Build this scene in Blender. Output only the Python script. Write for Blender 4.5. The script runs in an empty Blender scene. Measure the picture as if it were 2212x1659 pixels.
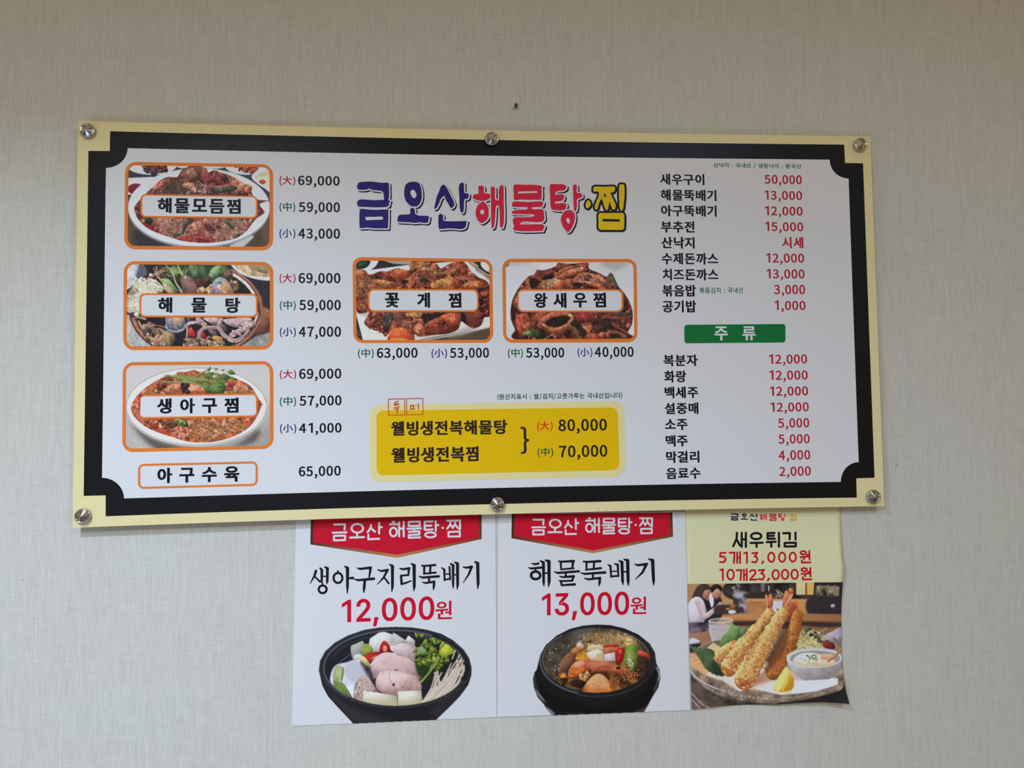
import bpy, bmesh, math
import numpy as np
from mathutils import Vector, Matrix
from mathutils.geometry import tessellate_polygon, delaunay_2d_cdt

SC = bpy.context.scene
COL = SC.collection

# ---------------------------------------------------------------- camera
# A restaurant wall (the plane y = 0) with a menu board 1.8 m wide hung 1.85 m up;
# the photographer stands 1.6 m away, a little to the left of the middle, and looks slightly up.
ZB, YB = 1.85, -0.028
CAM = Vector((-0.09898, YB - 1.58313, ZB - 0.21459))
FWD = Vector((0.08438685, 0.99542921, 0.04471628)).normalized()
UPV = Vector((0.01082466, -0.04578951, 0.99889246))
RGT = FWD.cross(UPV).normalized(); UPV = RGT.cross(FWD).normalized()
FPX, CX, CY = 1533.0, 1106.0, 829.5
cam = bpy.data.objects.new('camera', bpy.data.cameras.new('camera'))
COL.objects.link(cam)
cam.matrix_world = Matrix(((RGT.x, UPV.x, -FWD.x, CAM.x), (RGT.y, UPV.y, -FWD.y, CAM.y), (RGT.z, UPV.z, -FWD.z, CAM.z), (0, 0, 0, 1)))
cam.data.sensor_fit = 'HORIZONTAL'; cam.data.sensor_width = 36.0; cam.data.lens = FPX / 2212.0 * 36.0
cam.data.clip_start = 0.02; cam.data.clip_end = 50
SC.camera = cam

# ---------------------------------------------------------------- light and exposure
SC.view_settings.view_transform = 'Standard'; SC.view_settings.look = 'None'
SC.view_settings.gamma = 1.0; SC.view_settings.use_curve_mapping = False
SC.view_settings.exposure = 0.06
world = bpy.data.worlds.new('world'); SC.world = world; world.use_nodes = True
bg = world.node_tree.nodes['Background']
bg.inputs['Strength'].default_value = 0.28
# the rest of the dining room, out of the picture: warm, with lighter and darker sides
def room_light():
    nt = world.node_tree; n = nt.nodes
    tc = n.new('ShaderNodeTexCoord'); no = n.new('ShaderNodeTexNoise'); no.inputs['Scale'].default_value = 2.3; no.inputs['Detail'].default_value = 1.5
    cr = n.new('ShaderNodeValToRGB'); e = cr.color_ramp.elements
    e[0].position = 0.40; e[0].color = (0.32, 0.235, 0.115, 1); e[1].position = 0.62; e[1].color = (1.86, 1.38, 0.68, 1)
    nt.links.new(tc.outputs['Generated'], no.inputs['Vector']); nt.links.new(no.outputs['Fac'], cr.inputs['Fac']); nt.links.new(cr.outputs['Color'], bg.inputs['Color'])
room_light()

def area(name, loc, target, sx, sy, power, color, spread=180):
    d = bpy.data.lights.new(name, 'AREA'); d.shape = 'RECTANGLE'; d.size = sx; d.size_y = sy
    d.energy = power; d.color = color
    d.spread = math.radians(spread)
    o = bpy.data.objects.new(name, d); COL.objects.link(o); o.location = loc
    v = Vector(target) - Vector(loc); o.rotation_euler = v.to_track_quat('-Z', 'Y').to_euler()
    return o
# ceiling lamps: a louvred one near the board, a bare one further back, and one to the right
def lamp(name, loc, power, rgb, spread):
    m = max(rgb); area(name, loc, (loc[0], loc[1], 0), 0.16, 0.16, power * m, tuple(v / m for v in rgb), spread)
lamp('ceiling_lamp_near', (-1.05, -1.70, 2.9), 60, (0.40, 0.51, 0.69), 141)
lamp('ceiling_lamp_back', (-1.20, -3.00, 2.9), 100, (0.44, 0.50, 0.53), 180)
lamp('ceiling_lamp_right', (1.00, -2.30, 2.9), 60, (0.28, 0.375, 0.56), 180)
# unseen cool fill light added low on the left to brighten the lower wall
area('low_cool_fill', (-1.6, -2.2, 0.25), (-0.5, 0, 0.9), 1.8, 0.9, 40 * 0.45, (0.34, 0.58, 1.0))

# ---------------------------------------------------------------- helpers
def P(px, py, y):
    """Point of the vertical plane y = const that the photograph shows at pixel (px, py)."""
    d = FWD * FPX + RGT * (px - CX) - UPV * (py - CY)
    return CAM + d * ((y - CAM.y) / d.y)

def Parr(A, y):
    A = np.asarray(A, float); f, r, u, c = (np.array(v) for v in (FWD, RGT, UPV, CAM))
    d = f * FPX + (A[:, :1] - CX) * r - (A[:, 1:2] - CY) * u
    return c + d * ((np.asarray(y) - c[1]) / d[:, 1])[:, None]

CROPS = dict(A=(240, 320, 4.254), B=(240, 550, 4.254), C=(240, 760, 4.254), D=(750, 360, 3.456), E=(750, 540, 3.456),
             F=(780, 830, 3.626), G=(1400, 330, 4.608), H=(1400, 680, 4.484), J=(620, 1090, 4.809), K=(1060, 1090, 5.027),
             L=(1470, 1090, 5.821), X=(0, 0, 1.0))
def X(crop, p):
    o = CROPS[crop]; p = np.asarray(p, float)
    return np.stack([o[0] + p[:, 0] / o[2], o[1] + p[:, 1] / o[2]], 1)

def lin(c):
    c = np.asarray(c, float) / 255.0
    return np.where(c <= 0.04045, c / 12.92, ((c + 0.055) / 1.055) ** 2.4)
PAPER = 0.80
def pig(rgb, white):
    """Pigment of a print: its colour relative to the white paper next to it."""
    a = lin(rgb) / lin(white) * PAPER
    return np.clip(a * min(1.0, 0.88 / a.max()), 0.004, 0.95)

MATS = {}
def mat(name, color=None, rough=0.45, metal=0.0, attr=None, spec=0.10):
    if name in MATS: return MATS[name]
    m = bpy.data.materials.new(name); m.use_nodes = True; n = m.node_tree.nodes; b = n['Principled BSDF']
    b.inputs['Roughness'].default_value = rough; b.inputs['Metallic'].default_value = metal
    b.inputs['Specular IOR Level'].default_value = spec
    if attr:
        a = n.new('ShaderNodeVertexColor'); a.layer_name = attr; m.node_tree.links.new(a.outputs['Color'], b.inputs['Base Color'])
    else:
        b.inputs['Base Color'].default_value = (*color, 1)
    MATS[name] = m
    return m

def tag(o, label=None, cat=None, group=None, kind=None):
    for k, v in (('label', label), ('category', cat), ('group', group), ('kind', kind)):
        if v: o[k] = v
    return o
def empty(name, loc):
    o = bpy.data.objects.new(name, None); o.location = loc; o.empty_display_size = 0.05; COL.objects.link(o); return o
def link(name, me, m, parent=None, label=None):
    o = bpy.data.objects.new(name, me); COL.objects.link(o)
    if m: me.materials.append(m)
    if parent:
        o.parent = parent
        if not parent.parent: o.matrix_parent_inverse = Matrix.Translation(-parent.location)
    if label: o['label'] = label
    return o
def mesh(name, V, Fc, m, parent=None, label=None, smooth=False):
    me = bpy.data.meshes.new(name); me.from_pydata([tuple(v) for v in V], [], [tuple(f) for f in Fc]); me.update()
    if smooth:
        for p in me.polygons: p.use_smooth = True
    return link(name, me, m, parent, label)

class Flat:
    """Printed shapes of one colour, gathered in photo pixels, laid on a surface as one mesh."""
    def __init__(s): s.v = []; s.f = []; s.n = 0; s.loops = []
    def add(s, pts, tris):
        s.v.append(np.asarray(pts, float)); s.f += [(a + s.n, b + s.n, c + s.n) for a, b, c in tris]; s.n += len(pts)
    def poly(s, *loops):
        L = [[Vector((x, y, 0)) for x, y in l] for l in loops]
        s.add(np.concatenate([np.asarray(l, float) for l in loops]), tessellate_polygon(L))
        return s
    def stroke(s, pts, r=None, k=14, closed=False):
        q = [(p[0], p[1], p[2] if len(p) > 2 else r) for p in pts]
        if closed: q.append(q[0])
        a = np.linspace(0, 2 * math.pi, k, endpoint=False)
        for x, y, w in q: s.loops.append(np.stack([x + w * np.cos(a), y + w * np.sin(a)], 1))
        for (x0, y0, w0), (x1, y1, w1) in zip(q, q[1:]):
            d = math.hypot(x1 - x0, y1 - y0)
            if d < 1e-6: continue
            nx, ny = -(y1 - y0) / d, (x1 - x0) / d
            s.loops.append(np.array([(x0 - nx * w0, y0 - ny * w0), (x1 - nx * w1, y1 - ny * w1), (x1 + nx * w1, y1 + ny * w1), (x0 + nx * w0, y0 + ny * w0)]))
        return s
    def union(s):
        """Merge overlapping strokes, so that no two faces of a print share a place."""
        V = []; Fc = []
        for l in s.loops:
            ar = np.sum(l[:, 0] * np.roll(l[:, 1], -1) - np.roll(l[:, 0], -1) * l[:, 1])
            if ar < 0: l = l[::-1]
            Fc.append(list(range(len(V), len(V) + len(l)))); V += [Vector((float(x), float(y))) for x, y in l]
        r = delaunay_2d_cdt(V, [], Fc, 1, 1e-4)
        s.add(np.array([(v.x, v.y) for v in r[0]]), [tuple(f) for f, o in zip(r[2], r[5]) if o]); s.loops = []
    def build(s, name, m, parent, y, label=None, warp=None):
        if s.loops: s.union()
        V = np.concatenate(s.v); yy = y(V) if callable(y) else np.full(len(V), y)
        W = Parr(V, yy); F2 = []
        for f in s.f:                                   # every print faces the room
            a, b, c = W[list(f)]
            F2.append(f if np.cross(b - a, c - a)[1] < 0 else (f[0], f[2], f[1]))
        return mesh(name, W, F2, m, parent, label)

def rrect(tl, tr, br, bl, r, n=9):
    """Rounded quadrilateral outline (clockwise on the photo)."""
    c = [np.array(p, float) for p in (tl, tr, br, bl)]; out = []
    for i in range(4):
        p, a, b = c[i], c[i - 1], c[(i + 1) % 4]
        da = (a - p) / np.linalg.norm(a - p); db = (b - p) / np.linalg.norm(b - p); o = p + (da + db) * r
        for t in np.linspace(0, math.pi / 2, n): out.append(o - db * r * math.cos(t) * 1.0 - da * r * math.sin(t))
    return np.array(out)

# ---- lettering from glyph outlines
def _dec(s):
    a, *cs = s.split('|')
    return float(a), [np.array([[int(n) for n in q.split(',')] for q in c.split()], float) for c in cs]
_gc = {}
ONE = {0: '530|362,0 362,684 298,684 118,590 118,508 274,580 274,0', 1: '900|640,0 640,1272 520,1272 150,1050 150,900 490,1090 490,0'}      # a plain flagged 1
def glyph(ch, font, bx, by):
    key = (ch, font, bx, by)
    if key in _gc: return _gc[key]
    adv, cs = _dec(ONE[font] if ch == '1' else (GLY if font == 0 else GLI)[ch])
    area2 = [0.5 * np.sum(c[:, 0] * np.roll(c[:, 1], -1) - np.roll(c[:, 0], -1) * c[:, 1]) for c in cs]
    sg = np.sign(area2[int(np.argmax(np.abs(area2)))]); out = []
    for c in cs:
        e = np.roll(c, -1, 0) - c; e /= np.linalg.norm(e, axis=1)[:, None] + 1e-9
        nrm = np.stack([e[:, 1], -e[:, 0]], 1) * sg; p = np.roll(nrm, 1, 0); m = nrm + p
        m /= np.maximum((m * nrm).sum(1), 0.45)[:, None]
        out.append(c + m * np.array([bx, by]))
    V = []; Fc = []; hole = []                       # union of the grown outlines, minus their holes
    for c, ar in zip(out, area2):
        hole.append(ar * sg < 0); c = c if ar > 0 else c[::-1]
        Fc.append(list(range(len(V), len(V) + len(c)))); V += [Vector((float(x), float(y))) for x, y in c]
    r = delaunay_2d_cdt(V, [], Fc, 1, 1e-3)
    tri = [tuple(f) for f, o in zip(r[2], r[5]) if sum(-1 if hole[k] else 1 for k in o) > 0]
    res = [(np.array([(v.x, v.y) for v in r[0]]), tri)]
    _gc[key] = (adv, res)
    return _gc[key]

def slope(px, py):        # how rows of the board run in the photo at that height
    return 0.0196 + (py - 285.0) / 825.0 * (-0.0262 - 0.0196)
def lean(px): return -0.0131 + (px - 163.0) / 1732.0 * 0.051

def text(fl, crop, s, x0, y0, x1, y1, bold=(30, 20), font=0, quad=None, ref=None, track=0.0):
    """Lay the characters of s into a box read off the photo (crop coordinates)."""
    V = []; T = []; n = 0; pen = 0.0
    for ch in s:
        if ch == ' ': pen += 300; continue
        adv, parts = glyph(ch, font, *bold)
        for v, t in parts:
            V.append(v + np.array([pen, 0])); T += [tuple(i + n for i in q) for q in t]; n += len(v)
        pen += adv + track
    V = np.concatenate(V); lo, hi = V.min(0), V.max(0)
    if ref:
        gl = np.concatenate([v for v, t in glyph(ref, font, *bold)[1]]); lo[1], hi[1] = gl[:, 1].min(), gl[:, 1].max()
    u = (V - lo) / (hi - lo)
    if quad:              # (left x, top, bottom, right x, top, bottom)
        lx, lt, lb, rx, rt, rb = quad
        x = lx + u[:, 0] * (rx - lx); tp = lt + u[:, 0] * (rt - lt); bt = lb + u[:, 0] * (rb - lb)
        Q = X(crop, np.stack([x, bt + (tp - bt) * u[:, 1]], 1))
    else:
        a, b = X(crop, [(x0, y0), (x1, y1)]); c = (a + b) / 2; k = slope(*c); w = b[0] - a[0]; h = b[1] - a[1] - abs(k) * w; l = lean(c[0])
        dx = (u[:, 0] - .5) * w; dy = (.5 - u[:, 1]) * h
        Q = np.stack([c[0] + dx + dy * l, c[1] + dy + dx * k], 1)
    fl.add(Q, T)
    return fl

# ---- a painted picture as a fine printed mesh
def picture(name, painted, white, parent, y, keep=None, desat=0.0, label=None, uvq=None, rough=0.42):
    rgb, box = painted; ny, nx, _ = rgb.shape
    x = np.linspace(box[0], box[2], nx); yv = np.linspace(box[1], box[3], ny)
    gx, gy = np.meshgrid(x, yv); A = np.stack([gx.ravel(), gy.ravel()], 1)
    yy = y(A) if callable(y) else np.full(len(A), y)
    W = Parr(A, yy)
    c = rgb.reshape(-1, 3) * 255.0
    if desat: l = c.mean(1, keepdims=True); c = c + (l - c) * desat
    alb = np.clip(lin(c) / lin(white) * PAPER, 0.004, 0.95)
    i = np.arange(nx * ny).reshape(ny, nx)
    q = np.stack([i[:-1, :-1], i[1:, :-1], i[1:, 1:], i[:-1, 1:]], -1).reshape(-1, 4)
    if keep is not None:
        kp = np.asarray(keep, float); k2 = np.roll(kp, -1, 0); ins = np.zeros(len(A), bool)
        for (ax, ay), (bx, by) in zip(kp, k2):
            if ay == by: continue
            h = (A[:, 1] > min(ay, by)) & (A[:, 1] <= max(ay, by))
            ins ^= h & (A[:, 0] < ax + (A[:, 1] - ay) * (bx - ax) / (by - ay))
        q = q[ins[q].any(1)]
        used = np.unique(q); re = np.full(len(A), -1); re[used] = np.arange(len(used)); q = re[q]; W = W[used]; alb = alb[used]
    me = bpy.data.meshes.new(name); me.vertices.add(len(W)); me.vertices.foreach_set('co', W.astype(np.float32).ravel())
    me.loops.add(len(q) * 4); me.loops.foreach_set('vertex_index', q.astype(np.int32).ravel())
    me.polygons.add(len(q)); me.polygons.foreach_set('loop_start', np.arange(len(q), dtype=np.int32) * 4)
    me.update(calc_edges=True)
    at = me.color_attributes.new('print', 'FLOAT_COLOR', 'POINT')
    at.data.foreach_set('color', np.concatenate([alb, np.ones((len(alb), 1))], 1).astype(np.float32).ravel())
    return link(name, me, mat('picture_print', rough=rough, attr='print'), parent, label)

# glyph outlines (1000 units = about 0.9 em): advance | contour | contour ...
GLY = {
'(': '304|209,-172 258,-150 218,-72 187,10 165,95 151,183 147,272 151,361 165,448 187,534 218,616 258,693 209,716 165,636 129,553 103,465 86,372 81,272 86,172 103,79 129,-9 165,-92',
')': '348|87,-172 131,-92 167,-9 193,79 210,172 215,272 210,372 193,465 167,553 131,636 87,716 37,693 77,616 109,534 132,448 145,361 150,272 145,183 132,95 109,10 77,-72 37,-150',
',': '285|66,-166 134,-123 178,-61 193,17 185,67 162,99 126,110 96,104 74,84 66,54 74,24 95,5 124,-2 134,-1 123,-50 93,-90 46,-119',
'/': '422|10,-157 68,-157 330,695 272,695',
'0': '530|243,-11 311,2 366,42 408,108 434,202 443,323 434,443 408,535 366,601 311,640 243,653 176,640 120,601 79,535 53,443 44,323 53,202 79,108 120,42 176,2|243,53 179,81 136,169 121,323 136,475 179,562 243,590 307,562 350,475 366,323 350,169 307,81',
'1': '497|77,0 429,0 429,67 300,67 300,642 239,642 202,623 158,608 106,596 106,545 221,545 221,67 77,67',
'2': '539|39,0 442,0 442,69 264,69 159,63 243,147 313,229 366,309 400,387 411,465 388,564 324,630 224,653 150,641 89,609 35,559 81,514 120,552 165,578 214,588 281,572 320,527 333,461 321,393 287,319 229,237 146,147 39,47',
'3': '549|230,-11 335,11 409,73 437,172 418,249 370,304 301,334 301,339 361,372 401,424 415,493 390,579 324,634 228,653 159,643 100,616 49,577 92,526 131,559 176,580 225,588 283,576 320,540 334,487 317,424 261,381 156,364 156,303 274,287 337,242 355,174 339,111 293,70 225,55 160,66 108,92 67,129 25,77 75,33 142,1',
'4': '557|298,0 373,0 373,177 459,177 459,241 373,241 373,642 284,642 18,229 18,177 298,177|298,241 101,241 247,460 298,554 302,554 298,438',
'5': '551|229,-11 332,14 409,89 439,208 413,324 343,392 246,413 210,410 179,401 150,388 166,573 408,573 408,642 96,642 75,342 118,315 153,336 186,348 225,353 295,335 341,285 358,207 340,126 291,74 221,55 156,65 104,91 64,126 24,74 74,32 141,1',
'6': '525|263,-11 356,15 422,88 448,197 426,309 364,376 270,398 219,389 168,363 124,321 149,479 208,563 290,587 328,581 363,564 391,538 437,587 397,621 347,645 286,653 214,641 149,603 97,537 62,439 49,306 60,192 89,103 135,39 194,1|126,257 170,305 214,331 256,339 321,321 359,272 372,197 357,120 319,70 263,52 194,75 148,145',
'7': '531|173,0 256,0 266,140 284,262 316,374 368,482 445,593 445,642 43,642 43,573 355,573 288,470 240,366 206,257 184,136',
'8': '534|245,-11 350,11 420,70 446,154 430,230 391,284 338,323 338,327 377,366 409,419 423,482 401,570 341,629 247,651 157,631 94,574 71,488 83,427 114,378 158,341 158,337 101,296 58,237 40,159 67,71 139,11|289,348 217,381 164,425 144,488 157,543 193,579 246,592 304,576 342,536 355,478 347,432 325,389|246,48 177,64 129,105 111,166 123,224 154,273 200,312 284,274 346,227 369,157 354,100 311,62',
'9': '536|206,-11 276,1 339,40 391,109 426,211 439,348 428,458 398,544 352,605 292,641 222,653 130,627 64,554 39,445 61,334 122,266 215,243 269,253 319,280 363,321 337,164 280,80 203,55 162,61 126,78 95,104 51,54 91,21 142,-3|362,389 318,339 273,311 228,303 165,321 127,370 114,445 128,522 167,573 223,591 294,568 341,500',
':': '268|122,341 151,349 171,370 179,403 171,434 151,456 122,464 92,456 72,434 64,403 72,370 92,349|122,-11 151,-4 171,17 179,49 171,81 151,103 122,110 92,103 72,81 64,49 72,17 92,-4',
'}': '355|30,-149 74,-149 137,-138 176,-98 188,-19 179,170 186,207 212,236 263,247 263,298 212,309 186,337 179,373 188,562 176,641 137,682 74,693 30,693 30,647 55,647 96,638 116,609 122,558 117,380 123,327 141,292 175,274 175,270 141,251 123,216 117,164 122,-14 116,-65 96,-94 55,-103 30,-103',
'中': '880|401,735 401,579 84,579 84,163 150,163 150,217 401,217 401,-69 470,-69 470,217 722,217 722,167 790,167 790,579 470,579 470,735|150,282 150,515 401,515 401,282|722,282 470,282 470,515 722,515',
'大': '926|404,734 403,659 399,575 390,484 54,484 54,417 379,417 351,317 307,220 242,131 154,51 38,-14 56,-31 74,-50 88,-68 202,-2 291,79 358,169 406,266 439,367 485,253 543,151 612,62 694,-11 790,-68 839,-7 743,46 661,117 592,204 536,305 493,417 825,417 825,484 460,484 469,574 473,658 474,734',
'小': '936|406,723 406,21 404,7 396,0 382,-3 236,-2 263,-70 337,-70 392,-66 432,-58 458,-43 472,-18 477,21 477,723|617,500 661,420 702,337 738,253 766,175 783,106 854,135 835,204 805,282 768,364 726,446 680,523|177,517 160,444 137,366 108,289 71,218 28,156 90,121 135,186 173,261 204,342 230,425 250,505',
'가': '846|579,724 579,-67 652,-67 652,342 778,342 778,403 652,403 652,724|85,639 85,579 376,579 354,471 311,372 246,283 158,205 48,138 88,82 224,168 326,269 395,383 435,507 448,639',
'걸': '838|451,534 451,474 622,474 622,319 695,319 695,724 622,724 622,534|97,685 97,626 367,626 347,555 305,491 242,437 159,393 56,360 81,301 206,344 307,405 382,482 429,575 445,685|187,-2 187,-60 721,-60 721,-2 259,-2 259,89 695,89 695,284 186,284 186,225 622,225 622,144 187,144',
'게': '850|647,724 647,-68 716,-68 716,724|78,623 78,564 311,564 294,467 260,378 207,295 135,221 44,155 86,102 148,144 202,188 248,236 287,288 319,341 482,341 482,-28 551,-28 551,703 482,703 482,400 345,400 366,472 379,546 383,623',
'고': '850|120,644 120,585 601,585 601,566 601,507 599,443 595,372 586,295 572,208 645,200 659,290 668,370 672,441 674,506 674,566 674,644|322,386 322,103 44,103 44,43 759,43 759,103 394,103 394,386',
'공': '849|398,224 252,207 157,157 123,78 157,0 252,-49 398,-67 545,-49 640,0 674,78 640,157 545,207|398,168 506,157 577,126 602,78 577,31 506,1 398,-10 291,1 220,31 195,78 220,126 291,157|129,684 129,625 596,625 596,617 595,555 590,490 575,415 646,407 661,483 667,552 668,617 668,684|338,508 338,355 45,355 45,296 758,296 758,355 410,355 410,508',
'구': '850|44,333 44,272 363,272 363,-69 436,-69 436,272 759,272 759,333 643,333 659,437 664,525 665,603 665,672 133,672 133,614 593,614 593,603 593,525 586,437 569,333',
'국': '850|118,200 118,141 600,141 600,-68 673,-68 673,200 438,200 438,344 762,344 762,404 649,404 663,490 668,565 669,629 669,686 135,686 135,627 597,627 596,563 591,490 576,404 44,404 44,344 365,344 365,200',
'기': '840|621,724 621,-68 693,-68 693,724|90,638 90,579 387,579 367,471 324,372 258,283 168,205 53,138 92,80 232,165 336,266 407,380 448,505 460,638',
'김': '841|620,723 620,277 692,277 692,723|181,238 181,-57 692,-57 692,238|621,180 621,2 252,2 252,180|95,672 95,614 380,614 359,538 315,470 248,411 160,362 53,326 81,268 210,315 314,379 392,461 441,559 458,672',
'까': '853|593,724 593,-68 665,-68 665,337 783,337 783,397 665,397 665,724|66,638 66,578 213,578 203,484 182,395 149,309 102,228 40,151 98,110 172,205 224,307 258,414 276,525 281,638|306,638 306,578 429,578 421,477 404,377 374,279 328,186 265,98 324,58 398,166 448,282 478,401 493,521 497,638',
'꽃': '849|411,693 411,634 607,634 605,584 599,520 586,442 656,433 672,528 678,605 678,661 678,693|381,521 381,385 45,385 45,326 758,326 758,385 453,385 453,521|106,693 106,634 275,634 271,585 260,522 238,445 309,433 335,530 344,607 346,663 346,693|364,297 364,216 137,216 137,159 363,159 321,83 227,24 105,-9 131,-64 242,-35 336,15 401,84 466,15 559,-35 671,-64 697,-9 574,24 480,83 438,159 664,159 664,216 437,216 437,297',
'낙': '812|146,225 146,165 586,165 586,-68 658,-68 658,225|586,724 586,269 658,269 658,467 775,467 775,528 658,528 658,724|81,387 81,326 144,326 215,327 287,330 360,337 436,347 514,361 505,420 431,407 359,397 289,391 221,388 154,387 154,678 81,678',
'내': '811|465,706 465,-27 533,-27 533,341 644,341 644,-68 714,-68 714,724 644,724 644,402 533,402 533,706|82,200 82,137 132,137 220,139 314,146 417,162 408,226 318,211 234,203 155,200 155,629 82,629',
'냉': '811|451,232 310,214 219,163 186,82 219,2 310,-49 451,-67 591,-49 683,2 715,82 683,163 591,214|451,174 553,163 619,132 643,82 619,33 553,2 451,-9 348,2 282,33 258,82 282,132 348,163|464,708 464,273 532,273 532,457 642,457 642,244 711,244 711,723 642,723 642,517 532,517 532,708|82,376 82,316 133,316 225,318 318,325 418,341 410,401 320,387 237,379 155,376 155,660 82,660',
'는': '851|43,320 43,262 761,262 761,320|140,695 140,427 678,427 678,486 212,486 212,695|135,182 135,-49 683,-49 683,11 207,11 207,182',
'니': '800|620,724 620,-68 692,-68 692,724|94,199 94,136 158,136 234,137 309,141 387,148 466,159 547,174 537,235 460,222 384,211 310,204 237,200 165,199 165,646 94,646',
'다': '816|579,724 579,-69 652,-69 652,351 782,351 782,411 652,411 652,724|78,647 78,129 140,129 224,129 301,132 373,136 443,144 515,155 506,217 438,206 371,198 302,193 229,191 150,190 150,587 445,587 445,647',
'돈': '850|134,684 134,410 365,410 365,307 44,307 44,249 760,249 760,307 438,307 438,410 678,410 678,469 207,469 207,624 671,624 671,684|136,177 136,-51 684,-51 684,9 207,9 207,177',
'동': '850|401,218 255,201 162,153 130,75 162,-2 255,-51 401,-67 546,-51 639,-2 671,75 639,153 546,201|401,161 507,151 575,122 599,75 575,29 507,-1 401,-11 294,-1 227,29 203,75 227,122 294,151|134,687 134,425 366,425 366,334 44,334 44,275 760,275 760,334 437,334 437,425 676,425 676,483 206,483 206,629 671,629 671,687',
'듬': '850|44,355 44,295 760,295 760,355|131,207 131,-55 672,-55 672,207|601,150 601,4 202,4 202,150|134,699 134,434 678,434 678,493 207,493 207,639 671,639 671,699',
'뚝': '850|122,190 122,131 595,131 595,-68 668,-68 668,190 438,190 438,294 759,294 759,353 44,353 44,294 365,294 365,190|425,694 425,426 695,426 695,485 498,485 498,635 690,635 690,694|111,485 111,426 155,426 233,428 312,434 395,448 388,506 318,494 251,487 186,485 186,635 378,635 378,694 111,694',
'랑': '818|405,221 266,204 176,155 144,77 176,-1 266,-50 405,-67 544,-50 634,-1 665,77 634,155 544,204|405,165 507,154 572,124 594,77 572,30 507,0 405,-11 304,0 238,30 215,77 238,124 304,154|586,723 586,246 658,246 658,465 776,465 776,525 658,525 658,723|76,674 76,615 362,615 362,516 78,516 78,291 140,291 224,291 300,294 372,298 443,306 516,317 509,376 439,366 370,359 301,354 229,352 150,351 150,460 432,460 432,674',
'료': '850|133,298 133,239 244,239 244,90 44,90 44,30 762,30 762,90 568,90 568,239 691,239 691,298 205,298 205,425 672,425 672,665 131,665 131,606 600,606 600,484 133,484|315,90 315,239 497,239 497,90',
'루': '851|131,384 131,325 692,325 692,384 204,384 204,485 674,485 674,692 129,692 129,634 600,634 600,541 131,541|43,243 43,184 364,184 364,-69 437,-69 437,184 761,184 761,243',
'류': '851|43,252 43,193 229,193 229,-68 302,-68 302,193 502,193 502,-68 574,-68 574,193 761,193 761,252|131,392 131,333 692,333 692,392 204,392 204,489 674,489 674,693 129,693 129,634 600,634 600,544 131,544',
'리': '806|621,724 621,-69 692,-69 692,724|88,650 88,591 380,591 380,426 89,426 89,123 155,123 235,123 313,126 391,131 470,139 553,151 546,211 466,200 389,192 314,187 239,184 163,183 163,368 453,368 453,650',
'막': '818|76,664 76,313 440,313 440,664|369,607 369,372 147,372 147,607|144,213 144,154 586,154 586,-69 658,-69 658,213|586,724 586,255 658,255 658,458 775,458 775,518 658,518 658,724',
'매': '822|72,632 72,144 374,144 374,632|305,574 305,202 140,202 140,574|471,707 471,-28 540,-28 540,350 647,350 647,-68 717,-68 717,724 647,724 647,411 540,411 540,707',
'맥': '815|180,208 180,149 639,149 639,-68 711,-68 711,208|79,656 79,312 384,312 384,656|316,599 316,369 147,369 147,599|472,708 472,257 540,257 540,460 642,460 642,252 711,252 711,723 642,723 642,520 540,520 540,708',
'모': '850|603,600 603,343 199,343 199,600|128,658 128,285 365,285 365,94 44,94 44,33 762,33 762,94 437,94 437,285 674,285 674,658',
'물': '850|137,698 137,456 666,456 666,698|594,640 594,514 207,514 207,640|132,-3 132,-60 691,-60 691,-3 203,-3 203,76 667,76 667,255 437,255 437,332 759,332 759,390 44,390 44,332 364,332 364,255 130,255 130,199 596,199 596,130 132,130',
'밥': '818|76,684 76,324 443,324 443,684 371,684 371,568 148,568 148,684|148,510 371,510 371,383 148,383|159,252 159,-58 658,-58 658,252 586,252 586,158 231,158 231,252|231,100 586,100 586,2 231,2|586,724 586,289 658,289 658,481 775,481 775,542 658,542 658,724',
'배': '822|72,649 72,130 375,130 375,649 307,649 307,456 141,456 141,649|141,397 307,397 307,189 141,189|471,707 471,-28 540,-28 540,350 647,350 647,-68 717,-68 717,724 647,724 647,411 540,411 540,707',
'백': '815|79,673 79,304 385,304 385,673 317,673 317,548 148,548 148,673|148,491 317,491 317,362 148,362|180,200 180,141 639,141 639,-68 711,-68 711,200|472,708 472,253 540,253 540,458 642,458 642,248 711,248 711,723 642,723 642,518 540,518 540,708',
'복': '850|123,179 123,120 598,120 598,-68 671,-68 671,179|210,559 593,559 593,467 210,467|138,706 138,409 365,409 365,315 44,315 44,256 759,256 759,315 438,315 438,409 665,409 665,706 593,706 593,615 210,615 210,706',
'볶': '850|116,199 116,139 308,139 308,-67 379,-67 379,199|417,199 417,139 603,139 603,-67 675,-67 675,199|210,562 593,562 593,471 210,471|138,708 138,412 365,412 365,328 44,328 44,270 759,270 759,328 438,328 438,412 665,412 665,708 593,708 593,618 210,618 210,708',
'부': '851|134,692 134,349 670,349 670,692 597,692 597,583 206,583 206,692|206,524 597,524 597,409 206,409|43,255 43,196 364,196 364,-68 436,-68 436,196 761,196 761,255',
'분': '851|138,699 138,382 665,382 665,699 593,699 593,598 210,598 210,699|210,542 593,542 593,440 210,440|43,305 43,247 371,247 371,94 443,94 443,247 761,247 761,305|134,165 134,-51 681,-51 681,9 206,9 206,165',
'빙': '809|85,674 85,307 455,307 455,674 383,674 383,553 157,553 157,674|157,495 383,495 383,366 157,366|620,723 620,244 692,244 692,723|430,228 288,211 197,161 165,81 197,1 288,-49 430,-67 572,-49 663,1 695,81 663,161 572,211|430,172 534,161 600,130 623,81 600,32 534,1 430,-10 326,1 260,32 237,81 260,130 326,161',
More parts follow.
